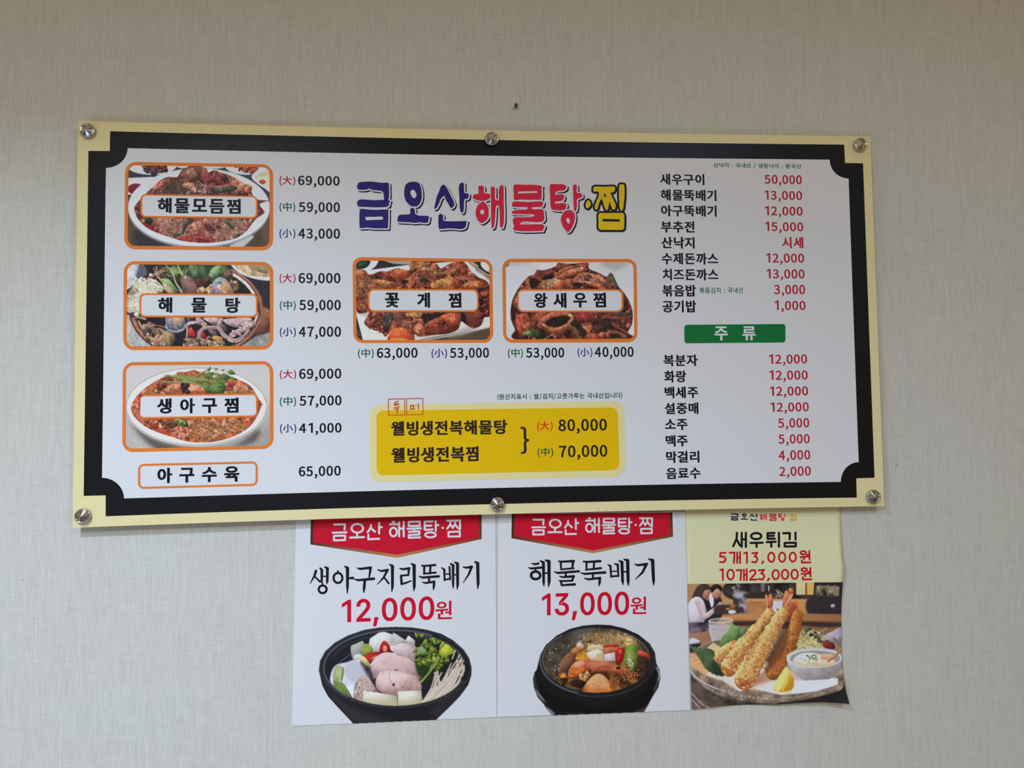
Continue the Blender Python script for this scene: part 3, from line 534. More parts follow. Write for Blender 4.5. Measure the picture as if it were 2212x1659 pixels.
# ---------------------------------------------------------------- the eight printed dish pictures
def picture_mixed_seafood():
    c = Canvas((275, 357, 584, 535), (270, 355), 6.9125, (52, 52, 66), seed=11)  # lifted dark ground: haze of lamp light on the laminate painted in
    c.fill([(0, 760), (300, 860), (700, 1260), (0, 1260)], (78, 60, 50), False, tex=(.13, 0))
    c.fill([(2212, 520), (2050, 700), (1500, 1260), (2212, 1260)], (96, 68, 54), False, tex=(.13, 0))
    c.fill([(180, 960), (420, 1100), (760, 1240), (180, 1240)], (48, 42, 44), blur=40)
    for i in range(40):
        x = 60 + c.r.rand() * 2100; y = 850 + c.r.rand() * 380
        c.strand([(x, y), (x + 60, y + 40), (x + 90, y + 130)], 14, (112, 82, 66), (60, 45, 40), alpha=.35)
    c.fill([(1560, 1215), (1890, 1060), (1930, 1080), (1760, 1240), (1600, 1240)], (170, 165, 165), False)
    for cx, cy, rx, ry in ((400, 20, 370, 140), (860, 0, 110, 62), (1330, 10, 200, 60), (1830, 20, 340, 140)):
        c.fill(ell(cx, cy, rx, ry), (206, 208, 216), grad=((cx, cy - 60), (cx, cy + ry), (178, 182, 196)))
    c.chunks([(200, 0), (620, 0), (600, 100), (420, 130), (260, 80)], 45, (20, 60), [(88, 52, 50), (70, 44, 46), (110, 58, 52)])
    c.chunks([(1630, 0), (2000, 0), (1950, 110), (1700, 90)], 35, (16, 45), [(160, 60, 45), (130, 50, 38), (70, 60, 40)])
    c.fill([(40, 205), (420, 190), (400, 300), (120, 460), (40, 450)], (202, 204, 214), False)
    c.fill(ell(165, 370, 125, 82), (128, 28, 48), grad=((100, 300), (200, 440), (105, 20, 40)))
    c.fill([(1890, 180), (2000, 80), (2200, 50), (2212, 420), (2080, 360), (1940, 260)], (208, 210, 218))
    c.fill([(1950, 210), (2040, 130), (2212, 120), (2212, 350), (2060, 310)], (190, 184, 152), tex=(.08, 1))
    c.lump(ell(2050, 262, 48, 34), (214, 70, 52), (150, 40, 36))
    c.fill(ell(1105, 660, 1056, 590), (150, 152, 166), blur=14)
    c.fill(ell(1105, 640, 1054, 578), (212, 216, 230), grad=((400, 200), (1500, 1200), (196, 202, 222)))
    c.fill(ell(1115, 600, 980, 490), (188, 190, 206), blur=26, alpha=.8)
    food = np.array([(140, 650), (200, 560), (330, 420), (430, 330), (530, 240), (640, 190), (780, 190), (830, 110), (930, 50), (1090, 34), (1220, 70), (1240, 125), (1330, 90), (1420, 120), (1560, 165), (1700, 240), (1775, 290), (1890, 330), (1890, 420), (1960, 520), (2110, 545), (2010, 600), (2060, 680), (2080, 730), (1960, 810), (1890, 900), (1800, 1010), (1640, 1110), (1400, 1160), (1150, 1172), (900, 1150), (700, 1100), (450, 1010), (320, 940), (240, 870), (180, 790)])
    c.setclip(food)
    c.fill(food, (126, 52, 44), tex=(.2, 1))
    c.chunks(food, 420, (18, 62), [(168, 84, 64), (150, 62, 50), (118, 50, 42), (190, 104, 82), (96, 44, 40), (140, 72, 56), (84, 52, 42)], irr=.3, gloss=.5)
    c.noodles([(300, 330), (850, 200), (1000, 430), (300, 440)], 110, 150, 15, [(190, 128, 108), (172, 96, 78), (160, 110, 80)], curl=.6)
    c.fill([(660, 290), (900, 260), (1220, 400), (1300, 440), (640, 440)], (58, 44, 44), blur=24, alpha=.55)
    c.chunks([(540, 200), (330, 400), (420, 440), (640, 230)], 40, (16, 44), [(205, 112, 84), (186, 92, 66)])
    c.lump([(785, 190), (840, 110), (940, 60), (1100, 40), (1225, 75), (1230, 140), (1120, 230), (960, 235), (830, 215)], (182, 108, 88), (96, 48, 44), tex=(.16, 1), gloss=.4)
    c.lump([(890, 110), (1000, 60), (1110, 90), (1090, 170), (990, 210), (900, 180)], (180, 122, 98), (120, 66, 56), tex=(.18, 2), blur=4)
    c.lump([(1140, 140), (1240, 110), (1260, 190), (1180, 260), (1130, 230)], (176, 66, 66), (116, 36, 42), gloss=.5)
    c.lump([(1330, 120), (1350, 55), (1385, 110), (1370, 150)], (172, 72, 62), (120, 44, 42))
    c.strand([(1200, 250), (1330, 200), (1470, 130)], 60, (186, 70, 66), (118, 36, 40))
    c.chunks([(1500, 160), (1780, 280), (1760, 400), (1560, 300)], 34, (20, 46), [(206, 112, 82), (190, 92, 68), (222, 132, 100)])
    c.lump([(1280, 350), (1420, 320), (1640, 330), (1660, 380), (1480, 400), (1330, 420)], (98, 96, 76), (42, 44, 38), gloss=.4)
    c.lump([(1300, 390), (1480, 370), (1560, 400), (1400, 436)], (70, 76, 58), (34, 38, 34))
    c.strand([(1270, 340), (1450, 330), (1640, 300)], 26, (196, 120, 88), (130, 66, 48))
    c.lump(ell(1840, 370, 60, 68, 20), (216, 118, 88), (150, 62, 44), gloss=.5); c.fill(ell(1850, 380, 24, 30), (140, 62, 46), blur=5)
    c.lump([(860, 300), (930, 270), (1020, 280), (1010, 340), (940, 366), (880, 340)], (226, 146, 110), (164, 84, 62), gloss=.5)
    c.lump(ell(1040, 385, 36, 40), (200, 104, 88), (146, 58, 50), tex=(.3, 2))
    c.chunks([(1130, 320), (1220, 310), (1310, 440), (1150, 430)], 34, (12, 24), [(176, 92, 96), (150, 66, 70)])
    c.specks([(900, 370), (1080, 240), (1230, 300), (1280, 430), (900, 440)], 130, 7, [(226, 204, 184), (204, 170, 150)])
    low = [(140, 640), (240, 800), (700, 800), (2060, 800), (1800, 1010), (1400, 1160), (900, 1150), (450, 1010)]
    c.fill([(250, 880), (500, 930), (700, 1060), (1200, 1040), (1500, 1100), (1400, 1160), (1100, 1172), (700, 1100), (430, 1010)], (158, 36, 36), blur=12, tex=(.12, 1))
    c.fill([(1150, 930), (1420, 920), (1400, 1040), (1180, 1040)], (116, 40, 40), blur=14)
    c.noodles([(430, 800), (950, 800), (930, 960), (640, 980)], 60, 260, 22, [(200, 138, 112), (186, 116, 94), (214, 156, 130)], curl=.35)
    for k in range(9):
        c.strand([(430 + 26 * k, 800), (470 + 24 * k, 900 + 3 * k), (600 + 16 * k, 960 - 4 * k), (760 + 8 * k, 950 - 14 * k), (830 + 6 * k, 830)], 20, (210, 146, 120), (140, 76, 58))
    c.lump([(290, 800), (380, 800), (410, 860), (380, 910), (320, 870)], (74, 72, 58), (34, 34, 32)); c.lump(ell(265, 850, 34, 30), (214, 142, 62), (150, 84, 40))
    c.strand([(1000, 830), (920, 900), (850, 1010), (740, 1070)], 60, (96, 80, 62), (44, 38, 34)); c.strand([(950, 910), (920, 990), (880, 1060)], 18, (212, 172, 130), (140, 100, 76))
    c.strand([(860, 880), (850, 960), (830, 1010)], 24, (196, 150, 116), (120, 78, 60))
    c.lump([(1130, 820), (1390, 815), (1380, 880), (1290, 920), (1180, 900)], (190, 108, 90), (112, 50, 44), gloss=.4); c.strand([(1150, 860), (1270, 880), (1380, 850)], 8, (204, 136, 112), (130, 70, 58)); c.lump(ell(1210, 836, 50, 28), (206, 120, 96), (150, 70, 58))
    c.lump([(1000, 890), (1060, 850), (1140, 860), (1195, 930), (1180, 1000), (1090, 1035), (1010, 1010)], (226, 140, 108), (150, 66, 50), tex=(.25, 2), gloss=.8)
    c.chunks([(990, 1000), (1160, 1010), (1100, 1040), (1010, 1040)], 10, (16, 30), [(186, 96, 78)])
    c.noodles([(1380, 1000), (1900, 830), (1880, 960), (1640, 1100), (1400, 1110)], 90, 230, 19, [(216, 150, 126), (200, 122, 100), (186, 104, 84), (224, 166, 140)], ang=(150, 215), curl=.25)
    c.strand([(1490, 840), (1560, 890), (1620, 950)], 60, (124, 116, 84), (60, 58, 46)); c.strand([(1530, 830), (1600, 900)], 24, (168, 152, 118), (96, 88, 66))
    c.strand([(760, 1110), (1000, 1085), (1300, 1100)], 30, (206, 62, 46), (150, 34, 34)); c.strand([(1330, 1070), (1560, 1020), (1860, 850)], 22, (214, 128, 104), (150, 74, 58))
    c.specks([(320, 900), (640, 1080), (1400, 1150), (1350, 1050), (500, 960)], 60, 7, [(236, 200, 190), (214, 150, 140)])
    c.gritty(food, .17, .88); c.setclip(); c.strand([(1990, 575), (2060, 550), (2140, 545)], 12, (130, 58, 56), (100, 44, 46))
    return c.done(1, .008), c.box

def picture_seafood_stew():
    c = Canvas((274, 571, 584, 750), (270, 568), 6.9125, (40, 38, 46), seed=12)
    c.fill([(0, 0), (230, 0), (150, 330), (0, 420)], (190, 190, 196), False)
    c.fill([(210, 30), (280, 30), (330, 160), (190, 280), (160, 260)], (92, 90, 108), blur=14)
    c.fill([(0, 760), (90, 780), (180, 1000), (500, 1260), (0, 1260)], (160, 158, 160), False, tex=(.05, 0))
    c.fill([(2212, 980), (1960, 1090), (1700, 1260), (2212, 1260)], (150, 147, 150), False, tex=(.07, 0))
    for x in (1940, 2080): c.strand([(x, 1090), (x + 70, 1250)], 6, (110, 108, 112), (100, 98, 104), alpha=.6)
    c.fill(ell(1070, 700, 1010, 720), (84, 44, 36)); c.fill(ell(1070, 695, 990, 708), (150, 86, 64), grad=((300, 300), (1900, 900), (120, 66, 48)))
    c.strand(ell(1070, 690, 965, 690, 0, 80, -70, 250), 12, (214, 160, 136), (160, 100, 80)); c.fill(ell(1070, 690, 935, 668), (96, 50, 40)); c.fill(ell(1070, 690, 920, 650), (34, 30, 34))
    c.strand(ell(1075, 690, 900, 640, 0, 40, -55, -20), 44, (222, 214, 218), (190, 176, 180)); c.strand(ell(1075, 690, 900, 640, 0, 30, 5, 18), 34, (222, 214, 218), (190, 176, 180)); c.strand(ell(1075, 690, 905, 646, 0, 30, 120, 168), 26, (212, 180, 168), (150, 90, 74))
    c.lump([(2040, 660), (2160, 700), (2212, 760), (2200, 980), (2110, 1050), (1960, 1080), (1900, 1060), (2010, 900)], (160, 98, 70), (92, 50, 38), tex=(.08, 0), gloss=.2)
    c.fill(ell(2000, 60, 440, 190, 12), (204, 204, 214)); c.fill([(1640, 0), (2212, 0), (2212, 190), (2050, 210), (1850, 190), (1720, 110)], (206, 172, 126), grad=((1700, 0), (2100, 200), (180, 146, 106)), tex=(.05, 1))
    c.lump([(1850, 30), (2050, 10), (2130, 100), (2100, 160), (1950, 120), (1860, 80)], (170, 138, 100), (120, 96, 70), tex=(.2, 1)); c.specks([(1760, 40), (1860, 70), (1880, 140), (1800, 120)], 22, 10, [(246, 226, 190)])
    c.fill([(660, 40), (1500, 40), (1480, 260), (700, 260)], (50, 66, 44), blur=10)
    for pts, hi, lo in (([(960, 60), (1050, 40), (1150, 90), (1160, 200), (1060, 240), (990, 180)], (96, 124, 78), (40, 58, 38)), ([(1100, 60), (1180, 50), (1230, 160), (1160, 240)], (84, 112, 70), (36, 52, 34)), ([(1250, 180), (1300, 80), (1420, 40), (1430, 120), (1350, 230), (1260, 240)], (150, 180, 128), (62, 92, 52)), ([(1420, 60), (1520, 60), (1500, 150), (1420, 180)], (96, 130, 78), (46, 66, 40)), ([(680, 60), (780, 60), (830, 180), (760, 260), (690, 200)], (90, 120, 66), (40, 60, 36)), ([(1190, 180), (1260, 230), (1330, 260), (1280, 280)], (110, 140, 90), (60, 84, 50))):
        c.lump(pts, hi, lo, tex=(.08, 1))
    for a in ([(1260, 220), (1340, 130), (1410, 60)], [(1010, 200), (1060, 120), (1080, 50)], [(720, 220), (730, 140), (740, 70)]): c.strand(a, 7, (176, 200, 150), (120, 150, 96))
    for i in range(26):
        x = 660 + c.r.rand() * 330; y = 40 + c.r.rand() * 90
        c.strand([(x, y), (x + 30 * c.r.randn(), y + 40), (820 + 30 * c.r.randn(), 150)], 7, (168, 184, 110), (110, 130, 70), alpha=.9)
    c.strand([(790, 40), (830, 140), (870, 200)], 34, (214, 206, 160), (140, 140, 90), (.6, 1)); c.strand([(990, 30), (930, 110), (900, 180)], 10, (190, 190, 140), (130, 134, 90))
    for a in ([(420, 200), (520, 150), (640, 110)], [(530, 220), (600, 190), (650, 170)]): c.strand(a, 16, (206, 170, 160), (120, 74, 66))
    c.lump([(420, 210), (560, 150), (640, 220), (560, 260), (480, 240)], (96, 58, 52), (50, 32, 32))
    for a, w in (([(470, 60), (480, 180), (520, 240), (600, 330), (720, 440)], 26), ([(610, 40), (690, 120), (730, 200), (760, 300), (860, 440)], 26), ([(500, 60), (620, 80), (760, 110), (700, 180), (640, 200)], 9), ([(430, 80), (450, 130), (520, 180)], 12), ([(700, 290), (760, 380), (860, 450)], 12), ([(520, 90), (560, 170), (640, 250)], 8)):
        c.strand(a, w, (214, 196, 160), (136, 120, 86), (.7, 1))
    c.lump([(530, 250), (640, 240), (700, 290), (780, 400), (760, 450), (650, 420)], (158, 172, 110), (82, 96, 56), tex=(.1, 1)); c.lump([(560, 300), (640, 340), (740, 440), (620, 440)], (216, 190, 148), (150, 116, 84))
    c.fill([(150, 320), (220, 270), (380, 240), (520, 300), (560, 440), (220, 460), (180, 600), (60, 740), (30, 500)], (150, 128, 110), blur=8)
    for i in range(130):
        if c.r.rand() < .6: x = 110 + c.r.rand() * 300; y = 250 + c.r.rand() * 140; e = (x + 130 + 40 * c.r.randn(), y + 110 + 20 * c.r.randn())
        else: x = 30 + c.r.rand() * 60; y = 480 + c.r.rand() * 260; e = (x + 170, y - 10 + 50 * c.r.randn())
        c.strand([(x, y), ((x + e[0]) / 2, (y + e[1]) / 2 + 8 * c.r.randn()), e], 17, (236, 228, 210), (158, 140, 116), (.8, 1))
    for i in range(45):
        x = 120 + c.r.rand() * 340; y = 220 + c.r.rand() * 130; c.lump(ell(x, y, 22, 17, 30), (240, 234, 218), (170, 154, 130))
    c.lump(ell(385, 180, 24, 22), (240, 234, 220), (170, 156, 136)); c.lump(ell(100, 335, 36, 24), (190, 180, 176), (120, 108, 104))
    c.lump([(835, 250), (850, 195), (910, 180), (980, 220), (1060, 310), (1130, 460), (880, 460), (850, 350)], (150, 104, 96), (84, 54, 52), tex=(.06, 2)); c.fill(ell(902, 216, 13, 13), (240, 230, 230), blur=4)
    c.lump(ell(1100, 280, 62, 42), (124, 62, 52), (52, 26, 28), tex=(.2, 2), gloss=.5); c.lump(ell(1215, 255, 72, 52, -15), (122, 62, 50), (44, 24, 26), tex=(.25, 2), gloss=.6); c.lump(ell(1150, 340, 80, 50), (84, 40, 38), (36, 20, 24))
    c.chunks([(1090, 380), (1240, 380), (1300, 330), (1280, 460), (1100, 460)], 26, (14, 36), [(206, 164, 120), (160, 110, 80), (190, 146, 110)])
    c.lump([(1470, 190), (1500, 110), (1590, 120), (1610, 190), (1560, 240), (1490, 220)], (146, 100, 84), (66, 42, 38), tex=(.25, 2))
    c.chunks([(1560, 250), (1640, 240), (1700, 340), (1660, 440), (1600, 420)], 22, (18, 40), [(190, 146, 114), (140, 96, 74), (110, 72, 56)])
    c.lump([(1300, 360), (1310, 290), (1380, 225), (1470, 225), (1550, 290), (1600, 400), (1610, 460), (1300, 460)], (168, 172, 184), (92, 92, 106), tex=(.15, 2))
    c.lump([(1420, 340), (1470, 270), (1530, 300), (1590, 400), (1590, 460), (1420, 460)], (206, 150, 104), (142, 90, 58), tex=(.05, 1)); c.chunks([(1340, 320), (1400, 250), (1470, 260), (1400, 400)], 22, (12, 26), [(168, 164, 176), (120, 116, 130)])
    c.strand([(1290, 430), (1300, 390), (1370, 380), (1440, 410), (1490, 450)], 36, (206, 170, 172), (130, 92, 98))
    c.lump([(1100, 370), (1130, 430), (1100, 450)], (150, 110, 80), (100, 70, 50))
    # below the plate
    c.lump([(70, 760), (150, 740), (230, 800), (300, 850), (180, 860)], (90, 56, 46), (54, 34, 30))
    c.lump(ell(175, 772, 38, 32), (238, 232, 220), (160, 146, 130)); c.strand([(180, 800), (240, 820), (310, 840)], 22, (206, 186, 164), (140, 116, 96)); c.strand([(120, 830), (180, 820)], 10, (220, 206, 186), (150, 130, 110))
    c.chunks([(280, 930), (400, 920), (560, 1030), (640, 1180), (660, 1240), (480, 1240), (330, 1120)], 70, (20, 58), [(166, 130, 104), (128, 94, 72), (190, 150, 122), (96, 70, 56), (150, 104, 90)], irr=.3)
    c.lump([(320, 990), (350, 950), (400, 1000), (370, 1060)], (84, 74, 74), (36, 32, 36)); c.lump([(330, 930), (420, 930), (420, 960), (340, 980)], (170, 128, 100), (100, 70, 54))
    c.lump([(560, 1050), (620, 1010), (740, 1080), (720, 1200), (640, 1240), (560, 1130)], (190, 150, 104), (110, 78, 54), tex=(.1, 1)); c.lump([(680, 1100), (740, 1085), (720, 1200), (680, 1240)], (120, 92, 68), (60, 44, 36)); c.strand([(440, 930), (520, 940), (610, 970)], 16, (180, 138, 92), (110, 80, 54)); c.lump([(350, 1100), (460, 1130), (540, 1180), (440, 1190)], (184, 136, 92), (120, 80, 54))
    c.lump([(600, 830), (660, 815), (880, 815), (910, 930), (880, 1010), (760, 1050), (660, 1000), (620, 920)], (136, 134, 150), (60, 58, 72), tex=(.2, 2), gloss=.2)
    c.strand([(610, 930), (650, 1000), (760, 1030), (870, 990), (905, 930)], 32, (176, 176, 190), (96, 94, 110)); c.lump([(690, 820), (850, 820), (820, 880), (760, 930), (700, 890)], (222, 160, 118), (160, 104, 74)); c.strand([(700, 830), (720, 900), (770, 930), (830, 890), (870, 830)], 34, (176, 152, 160), (116, 96, 108)); c.chunks([(640, 920), (860, 930), (840, 970), (680, 970)], 30, (12, 24), [(120, 118, 132), (86, 84, 98)])
    c.lump(ell(975, 840, 52, 34), (110, 108, 124), (50, 48, 62)); c.lump(ell(985, 840, 24, 22), (60, 58, 70), (26, 26, 34))
    P = ((206, 168, 172), (116, 84, 94))
    c.lump([(1060, 815), (1120, 815), (1160, 870), (1130, 930), (1060, 900)], *P); c.strand([(1150, 870), (1080, 890), (980, 890), (925, 920), (930, 1000), (920, 1130)], 52, *P, taper=(1, .5)); c.specks([(920, 890), (1100, 870), (1110, 890), (940, 930)], 24, 9, [(224, 196, 196)])
    c.lump([(960, 970), (1000, 970), (1060, 1080), (1020, 1100), (950, 1080)], (226, 48, 42), (160, 20, 26), gloss=.4); c.lump([(1060, 1040), (1130, 990), (1220, 1110), (1200, 1150), (1120, 1080)], (206, 36, 36), (140, 16, 22))
    c.lump([(1130, 910), (1190, 880), (1230, 920), (1180, 960)], (206, 160, 120), (150, 100, 76))
    c.lump([(1180, 820), (1440, 820), (1420, 880), (1360, 930), (1240, 880)], (196, 158, 156), (112, 82, 86)); c.lump([(1240, 1000), (1300, 990), (1380, 1060), (1320, 1090)], (140, 106, 110), (80, 58, 64)); c.lump([(1420, 900), (1500, 930), (1530, 1010), (1460, 1020)], (104, 78, 86), (64, 46, 54))
    c.strand([(1400, 970), (1300, 965), (1180, 975), (1110, 1050), (1120, 1130), (1210, 1180)], 56, *P, taper=(1.1, .8)); c.strand([(1210, 1180), (1240, 1110), (1270, 1110)], 22, *P)
    c.lump([(1480, 840), (1700, 830), (1750, 900), (1700, 960), (1600, 950), (1500, 900)], (204, 172, 172), (124, 92, 98)); c.lump([(1660, 820), (1850, 815), (1900, 850), (1780, 930), (1690, 890)], (196, 158, 164), (120, 88, 96))
    for x, y in ((1580, 905), (1680, 915), (1770, 870), (1810, 900), (1855, 850)): c.lump(ell(x, y, 30, 28), (222, 194, 194), (150, 112, 118)); c.lump(ell(x, y, 12, 11), (176, 132, 138), (110, 76, 86))
    c.strand([(1590, 1080), (1680, 1030), (1800, 970), (1920, 900)], 96, (206, 166, 166), (122, 86, 94), taper=(.8, .8))
    for i in range(22):
        t = c.r.rand(); c.lump(ell(1590 + 330 * t + 24 * c.r.randn(), 1080 - 180 * t + 30 * c.r.randn(), 20, 19), (226, 192, 190), (150, 112, 120))
    c.strand([(1440, 850), (1400, 940), (1450, 1040), (1550, 1130), (1650, 1155), (1760, 1100), (1840, 1010)], 70, (200, 160, 162), (112, 80, 90), taper=(.8, .7))
    for i in range(26):
        t = i / 25.; q = smooth([(1420, 850), (1385, 940), (1430, 1050), (1540, 1150), (1650, 1180), (1760, 1130)], False, 6); w = q[int(t * (len(q) - 1))]; c.lump(ell(w[0], w[1], 13, 12), (222, 186, 186), (150, 112, 118))
    c.lump([(1290, 1120), (1340, 1085), (1460, 1110), (1440, 1150), (1340, 1150)], (206, 150, 70), (140, 92, 40)); c.lump([(870, 1140), (960, 1120), (1030, 1120), (960, 1170)], (190, 140, 92), (110, 76, 50))
    c.chunks([(820, 1230), (960, 1190), (1040, 1150), (1140, 1140), (1220, 1240), (830, 1250)], 26, (24, 54), [(140, 100, 92), (110, 76, 72), (160, 120, 108)], irr=.3); c.chunks([(1250, 1160), (1420, 1150), (1500, 1190), (1480, 1250), (1240, 1250)], 40, (14, 34), [(186, 146, 112), (150, 110, 84), (206, 164, 110)])
    c.gritty([(0, 0), (2212, 0), (2212, 1272), (0, 1272)], .09, .97)
    return c.done(1, .008), c.box

def picture_monkfish():
    c = Canvas((272, 786, 585, 969), (268, 782), 6.870, (186, 186, 190), seed=13)
    c.fill([(0, 700), (2212, 600), (2212, 1300), (0, 1300)], (168, 166, 168), blur=90, tex=(.02, 2)); c.fill([(2212, 900), (1500, 1150), (900, 1280), (2212, 1290)], (150, 146, 146), blur=70, tex=(.03, 2))
    c.fill([(80, 880), (400, 1120), (1000, 1280), (1600, 1260), (2000, 1000), (1900, 1200), (1300, 1310), (500, 1300)], (88, 80, 80), blur=34)
    c.fill(ell(1075, 680, 1042, 570), (178, 178, 182)); c.fill(ell(1075, 664, 1042, 572), (206, 206, 210), grad=((300, 300), (1600, 1200), (212, 210, 210)))
    c.strand(ell(1075, 660, 1036, 568, 0, 90), 7, (150, 116, 100), (150, 116, 100)); c.fill(ell(1078, 655, 1010, 545), (204, 205, 210)); c.fill([(1600, 200), (1850, 300), (2040, 560), (1980, 600), (1820, 380)], (220, 226, 238), blur=16)
    food = np.array([(105, 690), (130, 610), (190, 510), (290, 410), (400, 330), (520, 260), (620, 215), (760, 190), (800, 150), (920, 150), (1040, 120), (1130, 150), (1400, 180), (1600, 220), (1760, 290), (1890, 370), (1970, 500), (2040, 620), (2010, 720), (1960, 830), (1860, 960), (1680, 1080), (1450, 1160), (1200, 1195), (950, 1180), (740, 1120), (520, 1050), (340, 970), (220, 880), (140, 790)])
    c.setclip(food); c.fill(food, (186, 74, 44), tex=(.14, 1))
    c.fill([(105, 660), (220, 700), (300, 900), (560, 1000), (700, 1110), (500, 1050), (220, 880)], (206, 110, 92), blur=24)
    O = [(206, 112, 70), (190, 88, 52), (166, 66, 42), (220, 134, 90), (150, 60, 42), (214, 122, 84)]
    c.chunks([(300, 420), (560, 250), (1700, 270), (1940, 470), (220, 500)], 190, (20, 56), O, irr=.3, gloss=.6)
    c.noodles([(760, 190), (820, 150), (1150, 150), (1200, 230), (800, 260)], 50, 130, 20, [(226, 140, 96), (206, 108, 70)], ang=(150, 210))
    c.noodles([(300, 440), (520, 330), (470, 470), (260, 500)], 34, 130, 24, [(220, 130, 82), (206, 108, 64)], ang=(110, 160))
    c.chunks([(160, 520), (240, 490), (220, 720), (120, 680)], 24, (22, 46), [(196, 78, 50), (176, 60, 44), (220, 120, 90)])
    c.lump([(490, 330), (560, 260), (640, 270), (620, 380), (540, 430), (490, 410)], (160, 74, 56), (88, 36, 32), tex=(.25, 2), gloss=.5); c.lump([(630, 280), (680, 230), (740, 280), (690, 300)], (140, 70, 66), (80, 38, 38))
    for q in ([(610, 440), (640, 370), (720, 325), (800, 325), (870, 400), (870, 460), (640, 470)], [(920, 440), (960, 350), (1040, 335), (1150, 360), (1220, 420), (1210, 470), (930, 470)]):
        c.lump(q, (226, 150, 104), (146, 66, 44), tex=(.22, 2), gloss=.9)
    c.chunks([(850, 340), (970, 340), (960, 470), (860, 470)], 12, (22, 44), [(60, 44, 46), (46, 36, 40)]); c.lump([(1490, 400), (1540, 330), (1600, 320), (1620, 370), (1560, 440)], (176, 62, 58), (110, 34, 38), gloss=.5)
    c.noodles([(1520, 440), (1640, 340), (1930, 380), (1940, 470)], 46, 130, 20, [(226, 146, 104), (210, 120, 84), (232, 170, 124)])
    low = [(230, 860), (700, 850), (2000, 830), (1860, 960), (1680, 1080), (1200, 1190), (700, 1060), (350, 950)]
    c.chunks([(250, 860), (700, 850), (720, 940), (560, 990), (330, 960)], 60, (20, 48), O, gloss=.6)
    c.chunks([(700, 1000), (1000, 860), (1950, 840), (1760, 980), (1500, 1100), (1000, 1180), (860, 1150)], 220, (16, 42), O + [(126, 60, 44), (226, 150, 96)], irr=.35, gloss=.5)
    c.fill([(1500, 1080), (1960, 830), (2000, 860), (1700, 1110), (1400, 1180), (1250, 1190)], (196, 62, 34), blur=14, tex=(.1, 1)); c.fill([(380, 980), (640, 1020), (680, 1080), (560, 1060)], (190, 70, 44), blur=12)
    c.noodles([(960, 850), (1900, 840), (1780, 1000), (1500, 1080), (1050, 1120)], 120, 240, 20, [(224, 150, 98), (206, 122, 76), (190, 96, 60), (230, 166, 112)], curl=.35)
    for a in ([(1140, 920), (1260, 980), (1400, 1060)], [(1520, 980), (1380, 1100), (1290, 1150)], [(1500, 850), (1520, 960), (1640, 1040)], [(960, 920), (1060, 840)], [(1640, 970), (1760, 1020)], [(1360, 1090), (1240, 1170)], [(1100, 940), (1200, 1040)], [(1320, 850), (1390, 960)]): c.strand(a, 30, (230, 166, 110), (170, 96, 60))
    for a in ([(980, 1060), (980, 1130), (1000, 1170)], [(990, 1170), (1110, 1110)], [(1000, 1040), (1110, 1070), (1180, 1120)], [(1620, 960), (1700, 930), (1770, 960)]): c.strand(a, 34, (222, 138, 62), (160, 82, 40))
    c.chunks([(700, 1000), (900, 960), (1000, 1040), (900, 1150), (740, 1080)], 40, (18, 40), [(220, 132, 104), (206, 106, 80)], asp=(.35, .7), gloss=.8)
    c.lump([(640, 920), (740, 900), (800, 940), (700, 990)], (110, 76, 54), (60, 42, 36)); c.chunks([(480, 860), (700, 850), (680, 920), (520, 930)], 16, (22, 40), [(120, 60, 44), (150, 76, 52)])
    c.gritty(food, .15, .93); c.setclip(); c.strand([(2030, 660), (2060, 620)], 10, (176, 90, 70), (150, 70, 50))
    c.lump([(735, 855), (820, 840), (920, 880), (960, 950), (890, 960), (790, 920)], (96, 130, 56), (40, 66, 30)); c.fill([(760, 860), (820, 850), (900, 890), (910, 920), (830, 905)], (168, 172, 100)); c.lump(ell(800, 878, 26, 14, 20), (90, 70, 44), (60, 50, 30)); c.lump(ell(865, 900, 28, 14, 20), (100, 86, 50), (70, 60, 36))
    G = ((150, 176, 96), (84, 112, 52))
    for a, w in (([(620, 205), (900, 225), (1200, 270)], 30), ([(590, 300), (900, 300), (1150, 280), (1500, 300)], 26), ([(850, 300), (1000, 250), (1180, 150), (1260, 110)], 22), ([(650, 200), (900, 250), (1300, 280)], 26), ([(900, 300), (1100, 330), (1260, 400)], 20), ([(1000, 290), (1250, 210), (1400, 180)], 18), ([(760, 205), (1000, 230)], 18), ([(1280, 300), (1400, 290), (1480, 280)], 22)): c.strand(a, w, *G)
    for q in ([(1240, 130), (1280, 65), (1290, 110), (1260, 140)], [(1450, 120), (1490, 110), (1460, 150)], [(1330, 95), (1400, 95), (1360, 110)], [(1560, 120), (1610, 125), (1650, 180), (1590, 190), (1545, 170)], [(1400, 250), (1470, 170), (1540, 190), (1580, 240), (1500, 270)], [(1560, 230), (1620, 220), (1660, 270), (1600, 260)], [(1190, 180), (1270, 150), (1330, 170), (1300, 240), (1210, 230)], [(1160, 320), (1230, 320), (1290, 370), (1250, 460), (1210, 420)], [(1280, 350), (1400, 320), (1500, 340), (1480, 460), (1290, 460)], [(1380, 350), (1450, 330), (1490, 370), (1420, 390)], [(1330, 400), (1400, 400), (1430, 450), (1360, 450)]):
        c.lump(q, (104, 142, 70), (44, 70, 34), tex=(.12, 2), gloss=.15)
    c.lump([(1310, 205), (1380, 190), (1350, 255), (1320, 245)], (206, 206, 190), (170, 176, 150)); c.noodles([(1150, 150), (1600, 160), (1500, 300), (1200, 300)], 40, 110, 9, [(130, 164, 84), (100, 134, 64)])
    return c.done(1, .008), c.box

